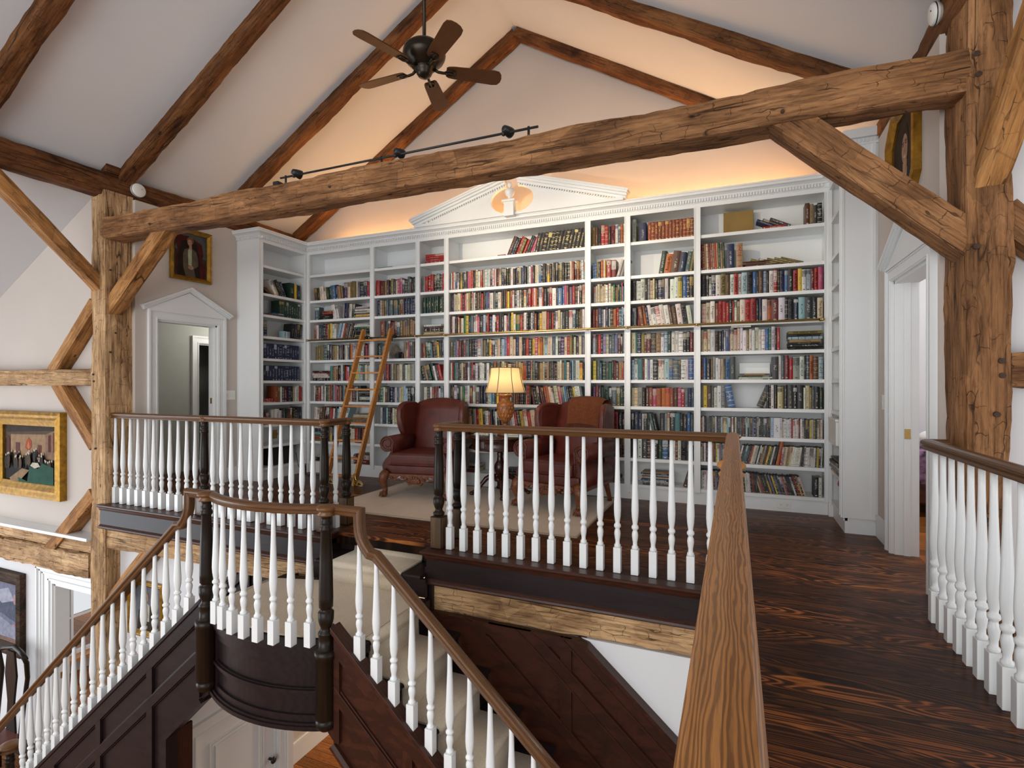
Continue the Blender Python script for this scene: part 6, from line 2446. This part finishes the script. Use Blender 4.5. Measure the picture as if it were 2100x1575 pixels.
# ------------------------------------------------------------ library ladder and rail
t = thing('ladder_rail', 'thin brass library rail running along the bookcase front', 'rail', (-2.4, 5.6, 1.815))
b = MB(t.location)
b.cyl((-5.41, 5.6, 1.815), (.735, 5.6, 1.815), .0115, seg=14)
b.ball((-5.41, 5.6, 1.815), .016)
b.ball((.735, 5.6, 1.815), .016)
b.obj('rod', M['brass'], t)
for x in ST:
    x = min(max(x, -5.40), .72)
    b = MB(t.location)
    b.cyl((x, 5.6, 1.815), (x, YF - .004, 1.815), .006)
    b.cyl((x, 5.6, 1.805), (x, 5.6, 1.825), .0135)
    b.cyl((x, YF - .012, 1.815), (x, YF - .006, 1.815), .014)
    b.obj('bracket', M['brass'], t)
t = thing('library_ladder', 'honey oak rolling library ladder leaning on the brass rail', 'ladder', (-4.3, 5.3, 0))
la, lb_ = Vector((-4.60, 5.07, .012)), Vector((-4.415, 5.555, 1.92))
ra, rb_ = Vector((-4.175, 5.07, .012)), Vector((-3.99, 5.555, 1.92))
for p, q in ((la, lb_), (ra, rb_)):
    b = MB(t.location)
    d = q - p
    zx = d.normalized()
    xv = Vector((1, 0, 0))
    yv = zx.cross(xv).normalized()
    xv = yv.cross(zx).normalized()
    Mx = Matrix((xv, yv, zx)).transposed().to_4x4()
    Mx.translation = p
    pr = [(-.035, 0), (.035, 0), (.035, d.length - .03), (.022, d.length - .006), (0, d.length), (-.022, d.length - .006), (-.035, d.length - .03)]
    A = [b.v(Mx @ Vector((-.0135, y, z))) for y, z in pr]
    B = [b.v(Mx @ Vector((.0135, y, z))) for y, z in pr]
    b.f(A)
    b.f(B[::-1])
    for i in range(len(pr)):
        j = (i + 1) % len(pr)
        b.f([A[i], B[i], B[j], A[j]])
    rail_o = b.obj('side_rail', M['ladder'], t)
    b = MB(t.location)
    for k in range(9):
        c = p + d * (.055 + .1085 * k)
        for q_ in (-.012, .012):
            pp = c + yv * q_ + zx * q_
            b.cyl(pp + xv * .013, pp + xv * .0155, .004, seg=8)
    b.obj('screw', M['black'], rail_o)
for k in range(9):
    f_ = .055 + .1085 * k
    p, q = la + (lb_ - la) * f_, ra + (rb_ - ra) * f_
    b = MB(t.location)
    b.box(p.x + .012, q.x - .012, p.y - .036, p.y + .036, p.z - .010, p.z + .010, bev=.004)
    b.obj('rung', M['ladder'], t)
for q in (lb_, rb_):
    b = MB(t.location)
    s_ = 1
    b.tube([q + Vector((.02, -.02, -.16)), q + Vector((.02, .0, -.10)), q + Vector((.02, .03, -.075)), q + Vector((.02, .062, -.085)), q + Vector((.02, .066, -.115))], .007, 8)
    b.cyl(q + Vector((.012, .035, -.10)), q + Vector((.032, .035, -.10)), .022)
    b.obj('hook', M['black'], t)
for p in (la, ra):
    b = MB(t.location)
    c = p + Vector((.018, -.005, .0))
    # pierced fan bracket with a small wheel behind
    for r in (.045, .062):
        b.tube([c + Vector((.005, 0, 0)) + Vector((.045 + r * math.cos(a), 0, .006 + r * math.sin(a))) for a in [PI * q / 14 for q in range(15)]], .0035, 6)
    for k in range(8):
        a = PI * (k + .5) / 8
        b.tube([c + Vector((.05 + .014 * math.cos(a), 0, .006 + .014 * math.sin(a))), c + Vector((.05 + .06 * math.cos(a), 0, .006 + .06 * math.sin(a)))], .003, 5)
    b.tube([c + Vector((.0, 0, .15)), c + Vector((.004, 0, .10)), c + Vector((.012, 0, .075)), c + Vector((.035, 0, .066))], [.004, .006, .006, .004], 6)
    b.tube([c + Vector((.0, 0, .006)), c + Vector((.115, 0, .006))], .006, 6)
    b.box(c.x - .006, c.x + .002, c.y - .03, c.y + .03, .004, .16, bev=.002)
    b.obj('foot_bracket', M['brass'], t)

# ------------------------------------------------------------ ceiling fan
FX, FY = -2.47, 3.908
t = thing('ceiling_fan', 'dark bronze ceiling fan with five walnut blades on a long rod', 'fan', (FX, FY, 3.9))
b = MB(t.location)
b.cyl((FX, FY, 4.12), (FX, FY, 5.52), .016)
b.lathe([(.02, 5.40), (.07, 5.44), (.075, 5.5)], (FX, FY, 0), 20)
b.obj('downrod', M['bronze'], t)
b = MB(t.location)
b.lathe([(.09, 3.93), (.11, 3.945), (.135, 3.97), (.165, 4.00), (.18, 4.03), (.184, 4.05), (.176, 4.062), (.18, 4.072), (.17, 4.10), (.13, 4.135), (.06, 4.155), (.03, 4.165), (.02, 4.18)], (FX, FY, 0), 36)
b.obj('motor_housing', M['bronze'], t)
b = MB(t.location)
b.lathe([(.004, 3.845), (.02, 3.848), (.05, 3.862), (.066, 3.885), (.07, 3.905), (.078, 3.912), (.078, 3.925), (.09, 3.93), (.09, 3.945)], (FX, FY, 0), 28)
b.obj('switch_housing', M['bronze'], t)
for k in range(5):
    a = math.radians(35 + 72 * k)
    Rb = Matrix.Translation((FX, FY, 3.925)) @ Matrix.Rotation(a, 4, 'Z') @ Matrix.Rotation(math.radians(-14), 4, 'X')
    b = MB()
    n = 12
    outl = [(.19, -.045), (.21, -.058), (.25, -.064), (.60, -.078), (.645, -.070), (.668, -.04), (.675, 0)]
    outl = outl + [(x, -y) for x, y in outl[-2::-1]]
    b.prism(outl, 'Z', -.005, .005, bev=.002)
    o = b.obj('blade', M['blade'], t)
    o.matrix_local = Matrix.Translation(-Vector(t.location)) @ Rb
    b = MB()
    b.tube([(.08, 0, .01), (.12, 0, -.012), (.16, 0, -.016), (.20, .0, -.012)], [.014, .012, .012, .012], 8)
    for s in (-1, 1):
        b.tube([(.17, 0, -.013), (.20, s * .028, -.012), (.245, s * .03, -.010), (.265, 0, -.010)], .007, 6)
    b.tube([(.18, 0, -.012), (.26, 0, -.010)], .007, 6)
    b.box(.255, .268, -.032, .032, -.014, -.004, bev=.003)
    b.obj('blade_bracket', M['bronze'], o)

# ------------------------------------------------------------ track light on the tie beam
t = thing('track_light', 'black rod track light with small heads on top of the tie beam', 'light', (-2.4, 3.45, 2.92))
b = MB(t.location)
b.cyl((-3.60, 3.42, 2.985), (-1.25, 3.42, 2.985), .0085, seg=10)
b.obj('rod', M['black'], t)
for x in (-3.54, -2.55, -1.32):
    b = MB(t.location)
    b.cyl((x, 3.42, 2.90), (x, 3.42, 2.998), .009)
    b.cyl((x, 3.42, 2.90), (x, 3.42, 2.925), .018)
    b.obj('standoff', M['black'], t)
b = MB(t.location)
b.box(-3.66, -3.60, 3.39, 3.45, 2.91, 2.955, bev=.006)
b.obj('transformer', M['black'], t)
for x in (-3.42, -2.39, -1.48):
    b = MB(t.location)
    b.cyl((x - .03, 3.42, 2.97), (x - .03, 3.42, 3.01), .012)
    dirv = Vector((.25, .9, -.1)).normalized()
    c = Vector((x, 3.43, 3.0))
    Mq = dirv.to_track_quat('Z', 'Y').to_matrix()
    b.lathe([(.012, -.05), (.022, -.045), (.030, -.02), (.036, .01), (.038, .03)], c, 18, M=Mq)
    b.obj('spot_head', M['black'], t)
spot('track_spot', (-3.37, 3.52, 3.0), (-2.2, 5.7, 2.9), 95, (1.0, .80, .56), 75, .8)
spot('track_spot', (-2.33, 3.52, 3.0), (-1.9, 5.7, 2.0), 72, (1.0, .80, .58), 80, .8)
spot('track_spot', (-1.42, 3.52, 3.0), (-.7, 5.7, 2.4), 66, (1.0, .82, .60), 80, .8)


def smoke(label, o, D, r=.075):
    D = Vector(D).normalized()
    t = thing('smoke_detector', label, 'smoke detector', o)
    Mq = D.to_track_quat('Z', 'Y').to_matrix()
    b = MB()
    b.lathe([(r * .92, -.01), (r * .92, .006), (r, .008), (r, .02), (r * .93, .034), (r * .8, .04), (.002, .042)], (0, 0, 0), 32, M=Mq)
    b.obj('housing', M['plastic'], t)
    b = MB()
    b.lathe([(r * .955, .0205), (r * 1.004, .021), (r * 1.0, .026), (r * .9, .0265)], (0, 0, 0), 32, M=Mq)
    b.obj('vent_ring', M['black'], t)
    b = MB()
    b.ball(Mq @ Vector((r * .3, r * .2, .042)), .004, seg=8)
    b.obj('indicator', M['black'], t)


smoke('round white smoke detector on the roof plate above the pale post', (-5.935, 3.69, 3.30), (1, 0, 0))
smoke('round white smoke detector high on the roof plate near the massive post', (1.062, 3.72, 3.33), (-1, 0, -.1), .062)


# ------------------------------------------------------------ pictures
def pic_mat():
    t = NT('oil_paint')
    a = t.n('ShaderNodeAttribute', attribute_name='col')
    v = t.coord('Object')
    n1 = t.noise(v, 14, 4)
    c = t.mix(.55, a.outputs['Color'], t.ramp(n1, [(.3, (.55, .52, .5, 1)), (.7, (1.35, 1.3, 1.25, 1))]), 'MULTIPLY')
    return t.done(c, .7, 0, .15)


M['paint'] = pic_mat()


def picture(name, label, o, R, D, w, h, fw, fmat, shapes, depth=.04, clip=0.0, liner=None, bg=(.05, .04, .03)):
    """framed picture: o = centre on the wall, R along, D out of the wall; shapes: (colour, [(u,v)...]) painted back to front"""
    R, D = Vector(R), Vector(D)
    t = thing(name, label, 'picture', o)
    Mx = Matrix(((R.x, D.x, 0, 0), (R.y, D.y, 0, 0), (R.z, D.z, 1, 0), (0, 0, 0, 1)))

    def outl(W, H, c):
        W, H = W / 2, H / 2
        if c <= 0:
            return [(-W, -H), (W, -H), (W, H), (-W, H)]
        return [(-W + c, -H), (W - c, -H), (W, -H + c), (W, H - c), (W - c, H), (-W + c, H), (-W, H - c), (-W, -H + c)]
    b = MB()
    steps = [(0, .0), (0, depth), (.22, depth * 1.15), (.40, depth * .95), (.55, depth * 1.05), (.8, depth * .7), (1.0, depth * .45), (1.0, .004)]
    prev = None
    for k, dd in steps:
        c = clip * (1 - .0 * k) - clip * 0.12 * k * (1 if clip else 0)
        ring = [b.v(Mx @ Vector((x, dd, z))) for x, z in outl(w - 2 * fw * k, h - 2 * fw * k, c)]
        if prev:
            n = len(ring)
            for i in range(n):
                b.f([prev[i], prev[(i + 1) % n], ring[(i + 1) % n], ring[i]])
        prev = ring
    b.obj('frame', fmat, t)
    b = MB()
    cl = b.bm.loops.layers.float_color.new('col')
    iw, ih = w - 2 * fw * .98, h - 2 * fw * .98
    lay = [(bg, [(x / iw + .5, z / ih + .5) for x, z in outl(iw, ih, clip * .88)])] + shapes
    for k, (col, poly) in enumerate(lay):
        vs_ = [b.v(Mx @ Vector(((u - .5) * iw, .006 + .0004 * k, (v - .5) * ih))) for u, v in poly]
        f = b.f(vs_)
        if f:
            for lp in f.loops:
                lp[cl] = (*[q * .75 for q in col], 1)
    b.obj('canvas', M['paint'], t)
    if liner:
        b = MB()
        ring0 = [b.v(Mx @ Vector((x, depth * .62, z))) for x, z in outl(iw + .012, ih + .012, clip * .88)]
        ring1 = [b.v(Mx @ Vector((x, depth * .2, z))) for x, z in outl(iw - .03, ih - .03, clip * .86)]
        n = len(ring0)
        for i in range(n):
            b.f([ring0[i], ring0[(i + 1) % n], ring1[(i + 1) % n], ring1[i]])
        b.obj('liner', liner, t)
    return t


def ell(cx, cy, rx, ry, n=20, a0=0, a1=2 * PI):
    return [(cx + rx * math.cos(a0 + (a1 - a0) * k / n), cy + ry * math.sin(a0 + (a1 - a0) * k / n)) for k in range(n)]


skin = (.50, .30, .20)
picture('painting', 'gilt framed portrait of a seated person in a brown jacket above the pedimented doorway', (-5.86, 4.235, 2.715), (0, 1, 0), (1, 0, 0), .50, .60, .05, M['gold'], [
    ((.10, .11, .11), [(0, .6), (.3, 1), (1, 1), (1, .45), (.8, .5)]), ((.09, .012, .01), [(.08, 0), (.06, .4), (.12, .55), (.05, .82), (.12, .92), (.45, .94), (.72, .85), (.86, .80), (.9, .55), (.84, .4), (.95, .3), (.95, 0)]),
    ((.02, .012, .01), [(.12, 0), (.12, .45), (.22, .8), (.55, .88), (.7, .78), (.78, .45), (.8, 0)]), ((.13, .10, .07), [(.28, .2), (.27, .5), (.32, .62), (.42, .66), (.56, .66), (.68, .6), (.74, .42), (.74, .28), (.6, .2), (.66, .0), (.36, .0)]),
    ((.50, .55, .36), [(.43, .27), (.42, .62), (.47, .66), (.54, .63), (.53, .27)]), (skin, [(.45, .66), (.46, .74), (.54, .74), (.54, .64), (.5, .62)]), ((.20, .12, .05), ell(.49, .84, .105, .085)), (skin, ell(.475, .79, .068, .075)),
    ((.06, .03, .02), [(.43, .805), (.46, .81), (.46, .80), (.43, .797)]), ((.06, .03, .02), [(.49, .81), (.52, .805), (.52, .797), (.49, .80)]), ((.30, .08, .06), [(.455, .752), (.495, .752), (.475, .745)]),
    ((.45, .26, .16), ell(.50, .22, .085, .05))])
picture('painting', 'octagonal gilt framed portrait of a smiling person in a dark suit', (1.045, 4.285, 2.735), (0, -1, 0), (-1, 0, 0), .66, .70, .07, M['gold'], [
    ((.035, .025, .018), ell(.5, .5, .48, .48)), ((.022, .022, .026), [(.12, .0), (.16, .22), (.36, .36), (.64, .36), (.84, .22), (.9, .0)]), ((.62, .58, .48), [(.40, .34), (.5, .06), (.6, .36)]), ((.03, .03, .04), [(.47, .30), (.53, .30), (.54, .08), (.5, .03), (.46, .08)]),
    (skin, [(.42, .32), (.41, .45), (.60, .45), (.58, .32), (.5, .26)]), ((.03, .018, .012), ell(.505, .70, .155, .17)), (skin, ell(.505, .60, .128, .175)), ((.40, .20, .12), [(.47, .56), (.53, .56), (.51, .62)]),
    ((.03, .02, .01), [(.42, .655), (.47, .66), (.47, .645), (.42, .64)]), ((.03, .02, .01), [(.54, .66), (.59, .655), (.59, .64), (.54, .645)]), ((.72, .66, .56), [(.45, .52), (.56, .52), (.53, .495), (.48, .495)]),
    ((.05, .03, .02), [(.41, .685), (.47, .69), (.47, .675), (.41, .67)]), ((.05, .03, .02), [(.54, .69), (.60, .685), (.6, .67), (.54, .675)])], clip=.15, depth=.045)
rp = random.Random(5)
crowd = []
for k in range(46):
    x = .03 + .94 * rp.random()
    y = .36 + .16 * abs(math.sin(x * 7)) * rp.random() + (.10 if .45 < x < .65 else 0)
    c = rp.choice([(.02, .015, .012), (.05, .025, .015), (.10, .06, .03), (.03, .03, .025)])
    crowd.append((c, ell(x, y - .09, .030, .10, 10)))
    crowd.append((rp.choice([(.55, .42, .30), (.62, .55, .45)]), ell(x, y + .022, .012, .022, 8)))
picture('painting', 'large gilt framed painting of a crowded room over the white ledge', (-7.535, 3.5, .415), (1, 0, 0), (0, -1, 0), 1.40, .98, .165, M['gold'], [
    ((.10, .07, .045), [(0, .75), (0, 1), (1, 1), (1, .75)]), ((.045, .03, .02), [(.05, .86), (.95, .92), (1, 1), (0, 1)]), ((.36, .23, .13), [(.12, .42), (.12, .82), (.78, .85), (.78, .42)]), ((.26, .16, .10), [(.78, .42), (.78, .85), (1, .95), (1, .42)]),
    ((.13, .02, .012), [(.83, .55), (.83, .83), (.88, .85), (.88, .55)]), ((.13, .02, .012), [(.92, .55), (.92, .88), (.98, .92), (.98, .55)]), ((.12, .035, .02), [(.04, .5), (.04, .8), (.1, .78), (.1, .5)]),
    ((.16, .05, .035), [(.64, .45), (.64, .66), (.71, .66), (.71, .45)]), ((.14, .05, .035), [(.22, .45), (.22, .68), (.30, .68), (.30, .45)]), ((.42, .07, .03), [(.40, .6), (.43, .72), (.47, .78), (.52, .72), (.53, .62), (.47, .54)]), ((.50, .22, .10), [(.44, .62), (.47, .72), (.5, .62), (.47, .57)]),
    ((.012, .010, .009), [(0, 0), (0, .42), (.25, .4), (.45, .33), (.6, .3), (1, .38), (1, 0)])] + crowd + [
    ((.30, .19, .10), [(.18, .05), (.42, .24), (.56, .22), (.36, .0), (.2, .0)]), ((.015, .085, .055), [(.52, .02), (.56, .28), (.72, .26), (.8, .36), (1, .30), (1, 0), (.36, 0), (.34, .08)]), ((.66, .62, .5), [(.58, .30), (.62, .36), (.72, .36), (.76, .30), (.66, .26)])], depth=.07)
dk = timber_mat('dark_rosette_frame', (.02, .014, .010, 1), (.06, .035, .022, 1), (.11, .07, .05, 1))
p4 = picture('painting', 'dark rosette-framed picture low on the hall wall beside the doorway', (-8.14, 3.5, -1.48), (1, 0, 0), (0, -1, 0), 1.0, .97, .15, dk, [
    ((.20, .22, .32), [(0, 0), (0, 1), (1, 1), (1, 0)]), ((.42, .44, .55), [(.1, .45), (.3, .8), (.7, .9), (.95, .6), (.8, .4)]), ((.10, .12, .18), [(.0, .6), (.2, .75), (.5, .6), (.9, .7), (1, .5), (1, .3), (.5, .42), (0, .4)]), ((.50, .25, .30), ell(.86, .22, .07, .06)),
    ((.32, .34, .45), [(0, 0), (0, .25), (.5, .35), (1, .2), (1, 0)]), ((.48, .30, .32), ell(.9, .72, .05, .09))], depth=.06, liner=M['carved'])
b = MB(p4.location)
for k in range(11):
    for s in (-1, 1):
        b.ball((-8.14 + s * .475, 3.44, -1.48 - .42 + .084 * k), .014, .006, .014, seg=8)
        b.ball((-8.14 - .42 + .084 * k, 3.44, -1.48 + s * .46), .014, .006, .014, seg=8)
b.obj('rosette_beading', M['brass_old'], p4)
picture('painting', 'small gilt framed portrait of a person behind the descending stair balusters', (-5.46, 3.5, -1.04), (1, 0, 0), (0, -1, 0), .53, .55, .055, M['gold'], [
    ((.16, .17, .21), [(0, 0), (0, 1), (1, 1), (1, 0)]), ((.05, .03, .02), [(.12, 0), (.18, .42), (.4, .58), (.62, .56), (.86, .4), (.92, 0)]), ((.56, .56, .42), [(.42, .2), (.40, .55), (.48, .62), (.58, .56), (.56, .2)]), ((.20, .13, .08), ell(.47, .77, .10, .11)), (skin, ell(.46, .73, .075, .10)),
    ((.05, .03, .02), [(.42, .75), (.45, .75), (.45, .742), (.42, .742)]), ((.05, .03, .02), [(.48, .75), (.51, .75), (.51, .742), (.48, .742)]), ((.3, .1, .08), [(.44, .67), (.49, .67), (.465, .66)])])

# ------------------------------------------------------------ things in the hall below and the bedroom
t = thing('hall_chair', 'tall dark carved chair partly in view against the hall wall', 'chair', (-7.45, 3.05, ZL))
b = MB()
for s in (-1, 1):
    b.tube([(s * .24, .2, .45), (s * .245, .23, .8), (s * .255, .26, 1.1), (s * .28, .24, 1.28), (s * .31, .20, 1.36)], [.022, .022, .022, .024, .018], 10)
b.tube([(-.30, .22, 1.33), (-.15, .25, 1.36), (0, .26, 1.39), (.15, .25, 1.36), (.30, .22, 1.33)], .026, 10)
b.obj('back_frame', M['newel'], t)
b = MB()
b.prism([(-.09, .46), (.09, .46), (.06, .8), (.11, 1.1), (.07, 1.36), (-.07, 1.36), (-.11, 1.1), (-.06, .8)], 'Y', .22, .24)
b.obj('splat', M['newel'], t)
b = MB()
b.box(-.27, .27, -.27, .24, .41, .47, bev=.02)
b.obj('seat', LE, t)
for sx, sy in ((-1, -1), (1, -1), (-1, 1), (1, 1)):
    b = MB()
    b.tube([(sx * .235, sy * .22, .42), (sx * .24, sy * .225, .2), (sx * .24, sy * .23, 0)], [.025, .022, .018], 10)
    b.obj('leg', M['newel'], t)
t = thing('bed', 'bed corner with floral cover seen through the right doorway', 'bed', (2.1, 6.7, 0))
b = MB(t.location)
b.box(1.42, 2.9, 5.9, 7.35, .12, .34, bev=.02)
b.obj('bed_base', M['mahogany'], t)
b = MB(t.location)
b.box(1.40, 2.92, 5.88, 7.36, .30, .62, bev=.05)
b.obj('bed_cover', plain('plum_floral', (.16, .09, .16, 1), .9, var=.9, scale=22), t)
b = MB(t.location)
b.ball((1.85, 6.1, .70), .30, .2, .11)
b.obj('pillow', M['wall_white'], t)
